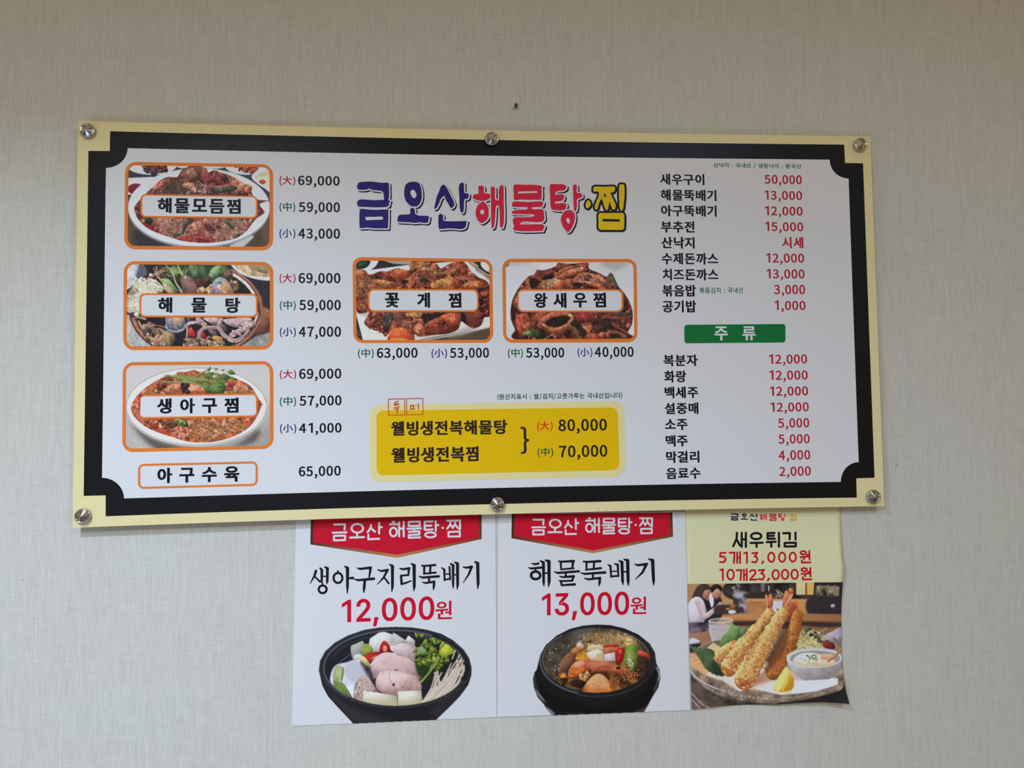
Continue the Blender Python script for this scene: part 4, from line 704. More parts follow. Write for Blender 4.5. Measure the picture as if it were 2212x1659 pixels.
def picture_crab():
    c = Canvas((768, 562, 1059, 735), (764, 558), 7.325, (40, 40, 40), seed=14)
    c.fill([(1450, 1280), (2212, 1080), (2212, 1333), (1300, 1333)], (74, 58, 48), False)
    for i in range(40):
        x = 1450 + i * 24; c.strand([(x - 60, 1120), (x + 120, 1320)], 14, (112, 90, 72), (50, 38, 34))
    c.fill([(0, 1100), (60, 1120), (160, 1333), (0, 1333)], (66, 52, 46), False, tex=(.2, 1))
    c.fill(ell(200, 60, 200, 140, -20), (196, 196, 204)); c.fill(ell(130, 70, 140, 100, -15), (40, 48, 36), tex=(.25, 1)); c.chunks([(40, 40), (180, 40), (240, 110), (60, 140)], 20, (16, 36), [(60, 76, 48), (40, 52, 36)])
    c.fill([(500, 30), (900, 30), (880, 90), (760, 100), (600, 80)], (150, 140, 132)); c.fill(ell(2160, 110, 160, 110, 20), (206, 204, 206)); c.fill(ell(2190, 60, 100, 60), (150, 160, 110))
    c.fill([(200, 195), (880, 105), (1780, 40), (2212, 420), (2212, 1080), (950, 1300), (150, 1300), (40, 880), (20, 200)], (206, 206, 214), False, grad=((900, 200), (900, 1300), (198, 192, 190)))
    c.strand([(170, 1310), (950, 1310), (1700, 1190), (2212, 1075)], 26, (176, 170, 170), (130, 122, 120)); c.fill([(40, 870), (240, 860), (600, 1200), (950, 1240), (1700, 1230), (2100, 960), (1800, 1080), (1200, 1220)], (150, 138, 134), blur=26, alpha=.7)
    for a in ([(1830, 60), (1950, 160), (2212, 330)], [(1930, 190), (2060, 270), (2212, 400)], [(1850, 50), (1960, 130)]): c.strand(a, 26, (206, 178, 146), (140, 110, 88))
    food = np.array([(40, 190), (100, 175), (190, 200), (260, 260), (430, 205), (530, 210), (700, 160), (880, 190), (870, 80), (920, 45), (1150, 50), (1300, 80), (1370, 160), (1440, 130), (1560, 70), (1700, 45), (1780, 100), (1850, 200), (1970, 300), (2140, 420), (2160, 880), (2060, 940), (2010, 1060), (1900, 1110), (1790, 1060), (1700, 1000), (1650, 1120), (1500, 1190), (1250, 1215), (1050, 1240), (960, 1200), (930, 1300), (560, 1300), (560, 1190), (500, 1240), (440, 1180), (240, 1100), (170, 1010), (240, 860), (60, 850), (30, 500)])
    c.setclip(food); c.fill(food, (110, 44, 32), tex=(.2, 1))
    R = [(176, 74, 42), (150, 52, 34), (120, 42, 32), (206, 104, 56), (96, 38, 30), (190, 86, 52), (140, 66, 44)]
    c.chunks(food, 330, (26, 80), R, irr=.28, gloss=.9, dark=.4)
    c.chunks([(880, 60), (1150, 50), (1340, 140), (1200, 200), (900, 170)], 40, (24, 60), [(206, 104, 62), (222, 140, 96), (180, 76, 46)], gloss=.8); c.chunks([(1450, 150), (1640, 60), (1760, 100), (1900, 280), (1560, 220)], 40, (24, 60), [(176, 66, 44), (196, 90, 62), (150, 52, 38)], gloss=.8)
    for q, h, l in (([(580, 260), (640, 190), (760, 165), (890, 210), (890, 300), (760, 330), (640, 320)], (226, 112, 56), (140, 46, 28)), ([(40, 200), (150, 190), (200, 250), (140, 310), (40, 320)], (222, 116, 60), (140, 48, 30)), ([(320, 350), (420, 340), (700, 390), (690, 440), (500, 450), (380, 420)], (222, 134, 78), (130, 56, 36)), ([(430, 215), (480, 195), (545, 225), (500, 260)], (190, 76, 56), (120, 40, 34)), ([(1230, 400), (1440, 310), (1560, 300), (1620, 360), (1600, 470), (1260, 475)], (222, 148, 78), (150, 76, 36)), ([(1560, 300), (1680, 370), (1700, 450), (1600, 480)], (196, 76, 48), (120, 38, 28)), ([(1040, 260), (1160, 220), (1350, 260), (1380, 330), (1180, 330)], (176, 76, 62), (110, 42, 36)), ([(1700, 470), (1800, 380), (1990, 360), (2120, 440), (2000, 470), (1850, 480)], (226, 122, 62), (150, 56, 32)), ([(1680, 280), (1850, 270), (1900, 310), (1760, 380)], (200, 82, 48), (120, 40, 28)), ([(60, 760), (140, 720), (220, 780), (170, 830), (70, 820)], (222, 110, 58), (146, 48, 28))):
        c.lump(q, h, l, tex=(.12, 1), gloss=.9)
    for q in ([(330, 295), (420, 280), (420, 325), (350, 325)], [(1050, 330), (1110, 310), (1200, 365), (1060, 375)], [(760, 350), (860, 350), (850, 400), (770, 405)], [(1700, 370), (1800, 340), (1770, 400)], [(1940, 490), (2080, 480), (1990, 520)], [(1980, 620), (2060, 700), (1990, 760)]): c.fill(q, (34, 28, 28), blur=6)
    c.strand([(1000, 400), (1040, 320), (1130, 300), (1220, 360)], 36, (176, 96, 62), (110, 50, 36)); c.strand([(930, 340), (960, 250), (1050, 190)], 40, (190, 106, 70), (110, 52, 36))
    c.noodles([(60, 300), (300, 280), (600, 440), (1100, 470), (60, 470)], 46, 260, 13, [(196, 128, 84), (176, 100, 64)], curl=.4); c.noodles([(1000, 180), (1900, 220), (1850, 330), (1100, 300)], 34, 240, 13, [(190, 116, 76), (160, 84, 56)], ang=(-25, 25)); c.noodles([(60, 470), (230, 470), (220, 740), (50, 700)], 30, 180, 14, [(180, 110, 70), (150, 70, 46)])
    c.strand([(1280, 240), (1400, 240), (1500, 195)], 20, (190, 152, 96), (120, 92, 56)); c.strand([(60, 560), (120, 480), (180, 420)], 20, (196, 142, 84), (126, 82, 50))
    # lower half
    c.chunks([(180, 1010), (250, 860), (520, 860), (470, 1100), (300, 1090)], 50, (26, 60), [(140, 58, 44), (120, 46, 38), (160, 76, 58)], gloss=.4)
    c.lump([(480, 920), (560, 860), (640, 880), (600, 1040), (540, 1160), (470, 1130)], (80, 64, 54), (32, 26, 26), gloss=.4); c.lump([(640, 870), (780, 870), (800, 950), (720, 1010), (640, 960)], (130, 72, 62), (76, 38, 36), gloss=.3)
    c.lump([(840, 860), (1100, 860), (1090, 920), (980, 940), (850, 910)], (206, 140, 72), (140, 72, 36), gloss=.4); c.fill([(1100, 880), (1420, 870), (1300, 950), (1140, 1030), (1090, 980)], (42, 30, 28), blur=10)
    c.lump([(640, 1010), (850, 960), (940, 1060), (960, 1190), (860, 1160), (740, 1080)], (150, 66, 48), (84, 34, 30), gloss=.4); c.noodles([(620, 1000), (900, 960), (940, 1100), (700, 1080)], 24, 220, 12, [(180, 106, 72), (150, 80, 56)])
    c.lump([(940, 1100), (1040, 1020), (1090, 1060), (1175, 1190), (1120, 1170), (1060, 1240), (980, 1190)], (214, 126, 78), (146, 62, 38), gloss=.5); c.strand([(790, 1000), (890, 1015), (1040, 960)], 24, (222, 146, 86), (150, 82, 46))
    c.lump([(1120, 1060), (1250, 970), (1420, 920), (1480, 950), (1340, 1020), (1160, 1090)], (220, 100, 52), (140, 44, 28), gloss=.8); c.lump([(1130, 1090), (1400, 1060), (1650, 1060), (1640, 1130), (1500, 1190), (1200, 1210)], (136, 54, 38), (84, 32, 26), tex=(.12, 1), gloss=.3)
    c.lump([(1380, 910), (1520, 870), (1690, 880), (1690, 990), (1620, 1080), (1520, 1070), (1430, 980)], (222, 96, 50), (140, 40, 26), tex=(.14, 1), gloss=1.0)
    for i in range(5): c.strand([(1480 + 40 * i, 890), (1530 + 36 * i, 950), (1520 + 34 * i, 1040)], 9, (240, 150, 100), (190, 80, 46), alpha=.7)
    c.lump([(1750, 880), (1980, 870), (2010, 1000), (1990, 1060), (1900, 1100), (1800, 1050), (1760, 960)], (150, 66, 48), (84, 32, 28), tex=(.15, 1), gloss=.5); c.fill([(1700, 880), (1760, 880), (1780, 1030), (1690, 1080)], (36, 26, 26), blur=10); c.chunks([(1990, 880), (2150, 800), (2150, 900), (2050, 930)], 14, (30, 56), [(150, 56, 40), (120, 44, 34)])
    c.gritty(food, .16, .90); c.setclip(); c.lump([(560, 1190), (620, 1120), (750, 1095), (850, 1140), (930, 1230), (945, 1300), (570, 1300)], (226, 92, 42), (160, 40, 22), tex=(.1, 1), gloss=1.0); c.fill([(600, 1270), (760, 1260), (860, 1300), (600, 1300)], (236, 132, 56), blur=10)
    for q in ([(385, 1170), (440, 1150), (400, 1190)], [(480, 1240), (500, 1170), (540, 1180)], [(230, 1130), (280, 1090), (330, 1110)]): c.lump(q, (176, 76, 48), (120, 46, 32), sm=False)
    c.specks([(60, 300), (1900, 280), (2100, 450), (1600, 1060), (600, 1270), (200, 900)], 260, 6, [(246, 214, 190), (230, 180, 150), (220, 150, 110)])
    return c.done(1, .008), c.box

def picture_prawn():
    c = Canvas((1091, 564, 1372, 734), (1086, 558), 7.524, (188, 188, 200), seed=15)
    c.fill([(40, 60), (2200, 60), (2200, 500), (40, 500)], (184, 183, 194), blur=50); c.fill([(40, 50), (120, 60), (90, 130), (40, 130)], (50, 44, 44), blur=10)
    c.fill([(100, 60), (500, 60), (300, 100), (100, 120)], (168, 158, 152), blur=24); c.fill([(1560, 60), (2050, 60), (1900, 180), (1760, 190)], (160, 154, 158), blur=34); c.fill([(620, 110), (860, 90), (860, 150), (640, 180)], (206, 202, 202), blur=24)
    c.fill([(60, 1000), (140, 1150), (300, 1330), (60, 1330)], (176, 178, 192), blur=16)
    food = np.array([(130, 860), (160, 680), (250, 500), (340, 380), (430, 290), (510, 270), (560, 190), (640, 200), (760, 170), (860, 130), (900, 80), (1000, 85), (1150, 90), (1380, 75), (1400, 170), (1560, 240), (1680, 300), (1740, 240), (1790, 270), (1880, 460), (1980, 580), (2060, 720), (2110, 900), (2090, 1080), (2030, 1200), (2030, 1330), (300, 1330), (200, 1150), (140, 1000)])
    c.fill(food, (96, 48, 40), blur=3); c.setclip(food); c.fill(food, (92, 34, 28), tex=(.22, 1))
    R = [(140, 60, 42), (112, 42, 32), (160, 80, 56), (90, 36, 30), (128, 66, 46), (76, 38, 32)]
    c.chunks(food, 260, (26, 86), R, irr=.26, gloss=.5, dark=.42)
    c.noodles(food, 60, 240, 16, [(150, 74, 52), (120, 56, 40)], curl=.3)
    O = ((226, 120, 72), (140, 52, 34))
    c.lump([(850, 120), (980, 85), (1100, 110), (1150, 160), (980, 190), (870, 170)], (176, 94, 68), (110, 46, 36), tex=(.1, 1))
    c.lump([(870, 250), (960, 180), (1120, 130), (1300, 90), (1390, 85), (1400, 150), (1300, 220), (1140, 290), (960, 320), (870, 300)], *O, tex=(.12, 1), gloss=.4); c.strand([(900, 270), (1020, 190), (1330, 110)], 34, (190, 84, 58), (130, 48, 36)); c.lump([(1290, 100), (1385, 80), (1400, 150), (1350, 190)], (160, 60, 50), (100, 32, 30))
    c.lump([(510, 270), (560, 190), (620, 220), (640, 290), (580, 310)], (160, 56, 54), (92, 28, 32)); c.lump([(620, 250), (760, 190), (880, 190), (820, 250), (700, 290)], (140, 70, 52), (80, 36, 30)); c.fill([(640, 320), (700, 290), (850, 290), (820, 340), (660, 350)], (32, 28, 26), blur=8)
    c.strand([(410, 310), (400, 400), (430, 500)], 60, (206, 122, 78), (130, 56, 38)); c.strand([(430, 300), (540, 310), (650, 380)], 44, (160, 84, 58), (96, 42, 34)); c.fill([(450, 360), (540, 350), (560, 440), (480, 490)], (36, 26, 26), blur=8)
    c.lump([(570, 480), (640, 380), (760, 340), (960, 350), (1030, 400), (1010, 490), (880, 510), (700, 500)], (196, 124, 84), (120, 54, 38), tex=(.2, 2), gloss=.5); c.lump([(840, 430), (930, 350), (1020, 380), (1030, 440), (980, 500), (870, 500)], (226, 112, 66), (150, 54, 34), tex=(.1, 1))
    c.lump([(1120, 380), (1200, 270), (1330, 230), (1480, 250), (1600, 310), (1660, 380), (1620, 450), (1500, 460), (1360, 400), (1240, 400)], (206, 112, 72), (120, 46, 34), tex=(.14, 1), gloss=.4)
    c.lump([(1230, 300), (1360, 260), (1450, 310), (1400, 370), (1290, 360)], (136, 60, 48), (84, 34, 30)); c.strand([(1370, 400), (1500, 440), (1620, 430), (1650, 370), (1560, 290)], 60, (226, 122, 76), (150, 58, 38)); c.fill([(1120, 420), (1230, 400), (1300, 450), (1160, 460)], (34, 28, 26), blur=8)
    c.lump([(1680, 330), (1690, 260), (1750, 240), (1800, 290), (1870, 440), (1850, 480), (1760, 400)], (92, 92, 60), (50, 52, 36), tex=(.1, 1)); c.chunks([(1640, 430), (1700, 340), (1860, 470), (1720, 490)], 24, (20, 50), [(140, 76, 48), (120, 62, 42)])
    c.specks([(590, 490), (700, 380), (960, 240), (1000, 330), (760, 490)], 90, 8, [(236, 216, 180), (214, 180, 140)]); c.specks([(1180, 310), (1380, 230), (1560, 300), (1420, 420), (1200, 400)], 70, 8, [(240, 222, 190)]); c.specks([(1020, 220), (1340, 130), (1360, 180), (1080, 260)], 34, 8, [(240, 220, 190)]); c.specks([(1500, 280), (1640, 290), (1620, 380)], 20, 8, [(238, 214, 180)])
    # lower half
    c.lump([(210, 960), (280, 900), (400, 900), (450, 1000), (430, 1150), (300, 1240), (230, 1120)], (206, 84, 52), (120, 36, 28), tex=(.14, 1), gloss=.5); c.fill([(330, 1040), (440, 1050), (420, 1130), (330, 1130)], (226, 116, 66), blur=14); c.fill([(130, 800), (190, 800), (210, 1000), (170, 1060)], (60, 28, 26), blur=14)
    c.lump([(480, 1000), (560, 890), (700, 880), (680, 990), (600, 1050)], (196, 90, 58), (120, 44, 32), tex=(.1, 1)); c.strand([(640, 1030), (780, 930), (960, 890)], 90, (214, 118, 78), (140, 58, 42)); c.strand([(500, 1030), (560, 930), (680, 890)], 50, (190, 90, 60), (120, 46, 34))
    c.fill([(690, 1070), (760, 980), (1000, 930), (1080, 960), (1040, 1050), (860, 1110)], (40, 28, 26), blur=6)
    c.strand([(660, 1090), (760, 1150), (900, 1150), (1040, 1090), (1120, 1000), (1110, 930), (1000, 900)], 76, (222, 140, 84), (150, 66, 38), taper=(.8, .7)); c.strand([(640, 1110), (760, 1200), (940, 1200), (1080, 1110)], 40, (136, 60, 40), (90, 38, 28)); c.specks([(1050, 900), (1140, 920), (1120, 980), (1080, 950)], 14, 9, [(250, 230, 190)])
    c.lump([(1180, 890), (1470, 890), (1480, 960), (1380, 1050), (1240, 1050), (1190, 980)], (160, 50, 46), (92, 26, 28), tex=(.08, 1), gloss=.3)
    c.strand([(1110, 1100), (1180, 1200), (1260, 1330)], 70, (150, 96, 60), (84, 48, 34)); c.strand([(1150, 1050), (1260, 1120), (1350, 1230)], 90, (56, 56, 40), (26, 28, 24))
    c.lump([(1290, 1100), (1400, 1060), (1460, 1120), (1420, 1200), (1560, 1240), (1640, 1320), (1330, 1320), (1370, 1200)], (226, 112, 66), (146, 52, 34), tex=(.12, 1), gloss=.5); c.strand([(1320, 1080), (1480, 1040), (1620, 1010)], 34, (196, 96, 62), (120, 48, 36))
    c.lump([(1470, 1090), (1560, 1050), (1720, 1090), (1700, 1160), (1540, 1200)], (96, 54, 54), (52, 28, 30)); c.fill([(1460, 1020), (1760, 960), (1780, 1060), (1500, 1080)], (60, 36, 32), blur=14); c.lump([(1730, 900), (1850, 870), (2080, 890), (2040, 930), (1850, 920)], (84, 76, 54), (44, 40, 32))
    c.strand([(1640, 950), (1800, 970), (1930, 980)], 40, (160, 80, 58), (100, 44, 34)); c.strand([(1780, 1050), (1900, 1150), (2050, 1220)], 50, (150, 80, 58), (90, 42, 34)); c.strand([(1700, 1260), (1720, 1200), (1840, 1200), (1990, 1280)], 50, (186, 100, 72), (110, 48, 38)); c.fill([(1740, 1240), (1850, 1230), (1930, 1280), (1780, 1290)], (44, 28, 26), blur=8)
    c.lump([(310, 1220), (400, 1160), (540, 1150), (720, 1270), (600, 1300), (420, 1250)], (84, 96, 56), (30, 36, 24), tex=(.1, 1)); c.fill([(320, 1215), (420, 1170), (470, 1200), (380, 1235)], (110, 130, 66), blur=10); c.strand([(680, 1310), (760, 1260), (830, 1235)], 18, (196, 150, 110), (120, 80, 56))
    c.gritty(food, .16, .90); c.specks(food, 130, 5, [(236, 200, 176), (206, 150, 120)])
    return c.done(1, .008), c.box

SIL1 = np.array([(333, 570), (345, 470), (400, 370), (500, 280), (640, 205), (800, 150), (960, 125), (1130, 118), (1300, 124), (1450, 148), (1600, 190), (1720, 255), (1830, 350), (1890, 440), (1915, 540), (1912, 620), (1880, 720), (1800, 830), (1690, 945), (1553, 1075), (1553, 1090), (683, 1128), (683, 1112), (520, 940), (430, 840), (370, 730)])
SIL2 = np.array([(512, 540), (540, 420), (600, 320), (720, 215), (860, 145), (1000, 110), (1150, 98), (1300, 105), (1450, 140), (1600, 205), (1720, 300), (1780, 400), (1795, 520), (1830, 590), (1840, 680), (1815, 780), (1740, 900), (1700, 980), (1662, 1040), (1662, 1060), (665, 1100), (663, 1076), (600, 1000), (580, 960), (510, 880), (470, 770), (460, 680), (480, 610), (500, 590)])

def picture_fish_pot():
    c = Canvas((686, 1352, 1021, 1566), (620, 1330), 4.809, (203, 207, 219), seed=21)
    c.fill(SIL1, (32, 31, 36), False); c.setclip(SIL1, sm=False)
    c.fill([(340, 600), (460, 840), (700, 1100), (1100, 1100), (700, 960), (440, 760)], (48, 45, 50), blur=24); c.fill([(1553, 1080), (1690, 945), (1880, 720), (1700, 800), (1500, 960)], (44, 42, 46), blur=30)
    c.strand(ell(1125, 545, 775, 412, 0, 90), 16, (58, 56, 62), (40, 38, 44)); c.strand(ell(1125, 548, 742, 392, 0, 60, 130, 300), 22, (120, 122, 142), (60, 60, 70), alpha=.75); c.strand(ell(1125, 548, 742, 392, 0, 60, 20, 130), 20, (66, 64, 70), (40, 38, 42))
    c.fill(ell(1125, 550, 722, 376), (34, 33, 38)); c.strand(ell(1130, 545, 690, 350, 0, 50, 200, 300), 16, (66, 66, 74), (44, 44, 50), alpha=.8); c.strand(ell(1130, 545, 720, 370, 0, 50, 290, 350), 26, (110, 108, 112), (60, 58, 64), alpha=.6)
    c.setclip(ell(1125, 550, 722, 385))
    c.fill([(450, 640), (500, 520), (640, 480), (760, 440), (880, 540), (900, 660), (760, 640), (690, 800), (720, 920), (560, 820), (470, 740)], (206, 210, 226), blur=4, tex=(.02, 0)); c.fill([(590, 520), (700, 470), (850, 560), (860, 640), (720, 700), (620, 640)], (180, 180, 198), blur=14, alpha=.8); c.fill([(600, 760), (690, 720), (700, 860), (640, 860)], (216, 222, 236), blur=12)
    c.chunks([(770, 500), (850, 540), (880, 640), (900, 700), (860, 600)], 8, (12, 26), [(70, 60, 66), (54, 46, 52)]); c.fill([(760, 470), (880, 520), (930, 690), (880, 700), (800, 560)], (56, 48, 54), blur=12, alpha=.8)
    c.strand([(530, 500), (660, 400)], 6, (120, 124, 134), (90, 92, 100)); c.strand([(470, 640), (490, 540), (560, 505)], 8, (190, 196, 210), (140, 144, 156))
    c.lump([(665, 320), (720, 290), (790, 265), (800, 330), (780, 400), (690, 450), (668, 400)], (178, 178, 174), (120, 120, 120), tex=(.08, 1)); c.lump([(700, 410), (780, 400), (770, 440), (700, 470)], (214, 216, 214), (160, 160, 166))
    for q in ([(860, 240), (980, 160), (1110, 200), (1095, 290), (960, 400), (880, 380), (850, 300)], [(1090, 280), (1105, 175), (1240, 260), (1200, 285)], [(1220, 275), (1260, 205), (1330, 260), (1330, 300)]): c.lump(q, (224, 222, 222), (160, 158, 164), sm=False, tex=(.05, 0))
    c.strand([(980, 165), (960, 250), (900, 380)], 5, (176, 172, 176), (160, 158, 164), alpha=.6); c.fill([(1095, 290), (1110, 180), (1230, 258)], (186, 186, 196), False, alpha=.7)
    c.lump([(790, 310), (810, 290), (870, 310), (890, 370), (860, 390), (780, 420)], (150, 168, 76), (86, 104, 44)); c.lump([(840, 300), (890, 340), (885, 380)], (176, 186, 96), (110, 126, 56))
    c.lump([(1075, 300), (1160, 275), (1300, 290), (1340, 350), (1320, 470), (1240, 430), (1090, 370)], (224, 204, 206), (160, 138, 144), tex=(.1, 1)); c.strand([(1080, 310), (1180, 280), (1290, 290)], 7, (170, 130, 134), (140, 110, 116))
    c.lump([(960, 370), (975, 300), (1010, 262), (1055, 300), (1075, 370), (1040, 390), (985, 388)], (206, 40, 36), (130, 18, 24), gloss=.6); c.lump(ell(1020, 345, 24, 34), (232, 170, 130), (206, 90, 70)); c.lump([(800, 430), (850, 390), (930, 375), (985, 395), (930, 450), (890, 490), (840, 470)], (200, 44, 36), (120, 20, 24), gloss=.7); c.lump([(870, 450), (930, 410), (920, 440)], (226, 170, 110), (190, 90, 60)); c.lump([(760, 440), (795, 420), (870, 510), (850, 525), (800, 500)], (222, 212, 150), (160, 150, 96))
    c.lump([(870, 520), (910, 450), (1000, 395), (1120, 395), (1250, 440), (1350, 520), (1405, 600), (1370, 660), (1200, 600), (1000, 590), (930, 660), (885, 600)], (224, 196, 200), (156, 122, 128), tex=(.08, 1)); c.strand([(875, 510), (930, 440), (1010, 395), (1130, 398)], 20, (232, 226, 226), (190, 176, 180)); c.strand([(1130, 405), (1280, 450), (1390, 570)], 9, (222, 196, 184), (150, 110, 104)); c.fill([(1000, 440), (1200, 470), (1340, 560), (1100, 540), (960, 530)], (206, 168, 174), blur=26, alpha=.7); c.lump(ell(1135, 562, 22, 8), (150, 100, 92), (110, 70, 66)); c.strand([(1020, 520), (1090, 560)], 7, (240, 226, 220), (190, 150, 150))
    c.lump([(920, 700), (950, 610), (1000, 575), (1150, 580), (1300, 610), (1380, 680), (1390, 770), (1250, 790), (1150, 830), (1020, 810), (940, 770)], (226, 196, 196), (158, 118, 120), tex=(.1, 1)); c.fill([(980, 600), (1150, 590), (1290, 630), (1120, 680), (980, 680)], (230, 206, 206), blur=24, alpha=.7); c.lump([(1090, 715), (1110, 700), (1124, 716), (1108, 734)], (122, 78, 74), (86, 54, 56)); c.lump(ell(1155, 738, 40, 28), (216, 184, 182), (176, 140, 142)); c.lump(ell(1203, 745, 7, 9), (130, 88, 84), (96, 62, 62)); c.specks([(880, 500), (1100, 400), (1380, 600), (1380, 760), (1000, 800)], 70, 9, [(232, 212, 212), (186, 146, 150), (176, 134, 138)], .3); c.strand([(1090, 700), (1060, 640), (1070, 590)], 7, (200, 160, 160), (170, 130, 132)); c.strand([(1060, 730), (1050, 800)], 8, (196, 156, 156), (160, 118, 120))
    c.strand([(960, 640), (1060, 660), (1100, 700)], 6, (232, 210, 208), (178, 138, 142), alpha=.8)
    c.strand([(1130, 600), (1200, 650), (1320, 680)], 6, (232, 210, 208), (178, 138, 142), alpha=.8)
    c.strand([(1240, 700), (1320, 720), (1380, 710)], 6, (232, 210, 208), (178, 138, 142), alpha=.8)
    c.strand([(930, 480), (1010, 470), (1080, 430)], 6, (232, 210, 208), (178, 138, 142), alpha=.8)
    c.strand([(1180, 450), (1230, 500), (1340, 560)], 6, (232, 210, 208), (178, 138, 142), alpha=.8)
    c.strand([(1000, 790), (1010, 740), (990, 690)], 6, (232, 210, 208), (178, 138, 142), alpha=.8)
    c.lump([(690, 900), (700, 780), (740, 680), (800, 610), (860, 660), (940, 780), (960, 800), (800, 800), (780, 920)], (196, 168, 166), (120, 92, 96), tex=(.2, 2)); c.lump([(700, 870), (780, 860), (770, 920), (690, 905)], (186, 156, 150), (140, 108, 108)); c.specks([(700, 800), (760, 660), (820, 630), (920, 770), (800, 790)], 60, 7, [(226, 206, 206), (150, 120, 124)])
    c.lump([(795, 780), (960, 800), (1145, 835), (1140, 950), (1000, 960), (780, 920)], (226, 224, 212), (168, 158, 130), sm=False, tex=(.04, 0)); c.lump([(1150, 785), (1395, 775), (1408, 920), (1150, 955)], (228, 226, 214), (172, 164, 136), sm=False, tex=(.04, 0)); c.fill([(780, 870), (1400, 880), (1400, 960), (780, 960)], (196, 184, 152), blur=26, alpha=.6)
    c.lump([(500, 540), (540, 520), (585, 540), (590, 600), (560, 700), (490, 715), (485, 630)], (176, 184, 130), (84, 100, 50)); c.strand([(560, 530), (550, 700)], 24, (196, 200, 160), (150, 160, 110)); c.lump([(490, 720), (570, 695), (640, 780), (685, 870), (670, 885), (600, 860), (510, 790)], (110, 136, 64), (46, 66, 30), gloss=.2); c.strand([(560, 710), (620, 780), (670, 870)], 14, (150, 166, 90), (100, 120, 60))
    G = ((150, 172, 60), (74, 100, 34))
    c.strand([(1390, 690), (1480, 560), (1560, 440), (1600, 340)], 26, (156, 176, 90), (90, 116, 46)); c.fill([(1340, 420), (1420, 380), (1500, 640), (1400, 660), (1340, 560)], (40, 54, 28), blur=14)
    for cx, cy, rr in ((1385, 190, 58), (1540, 250, 84), (1440, 300, 70), (1640, 350, 86), (1360, 380, 62), (1510, 400, 86), (1640, 460, 70), (1560, 520, 76), (1370, 480, 56), (1450, 480, 70)):
        for k in range(26):
            a = c.r.rand() * 6.28; L = rr * (.35 + .75 * c.r.rand()); x, y = cx + L * .55 * math.cos(a), cy + L * .55 * math.sin(a); g = .5 + .7 * c.r.rand()
            c.lump(c.blob(x, y, 10 + L * .26, 5 + L * .1, -math.degrees(a), .35, 9), np.array(G[0]) * g, np.array(G[1]) * g * .85, tex=(.15, 2))
    for q in ([(1320, 130), (1340, 180), (1350, 240), (1330, 200)], [(1580, 390), (1640, 300), (1690, 320), (1740, 380), (1650, 420), (1600, 420)], [(1380, 160), (1450, 165), (1400, 210)]): c.lump(q, (206, 206, 60), (130, 150, 40), tex=(.15, 2))
    c.lump([(1350, 350), (1400, 320), (1450, 370), (1400, 410)], (150, 176, 120), (86, 116, 66)); c.strand([(1395, 690), (1500, 560), (1580, 440)], 18, (166, 186, 96), (100, 126, 50))
    for i in range(46):
        u = c.r.rand(); v = c.r.rand(); s_ = (1400 + 240 * u, 915 - 110 * u * v - 20 * v); e = (1690 + 170 * c.r.rand(), 400 + 250 * c.r.rand()); 
        if i % 5 == 0: e = (1560 + 20 * c.r.randn(), 560 + 60 * c.r.rand())
        m = ((s_[0] + e[0]) / 2 + 30 + 10 * c.r.randn(), (s_[1] + e[1]) / 2 + 10 * c.r.randn()); c.strand([s_, m, e], 17, (232, 222, 210), (166, 146, 134), (1, .7))
    for x, y in ((1755, 338), (1815, 330), (1770, 480), (1830, 470), (1858, 518), (1795, 490)): c.strand([(x, y), (x - 40, y + 110)], 14, (222, 206, 190), (160, 136, 120)); c.lump(ell(x, y, 20, 15), (216, 190, 170), (140, 110, 96))
    return c.done(1, .004), c.box

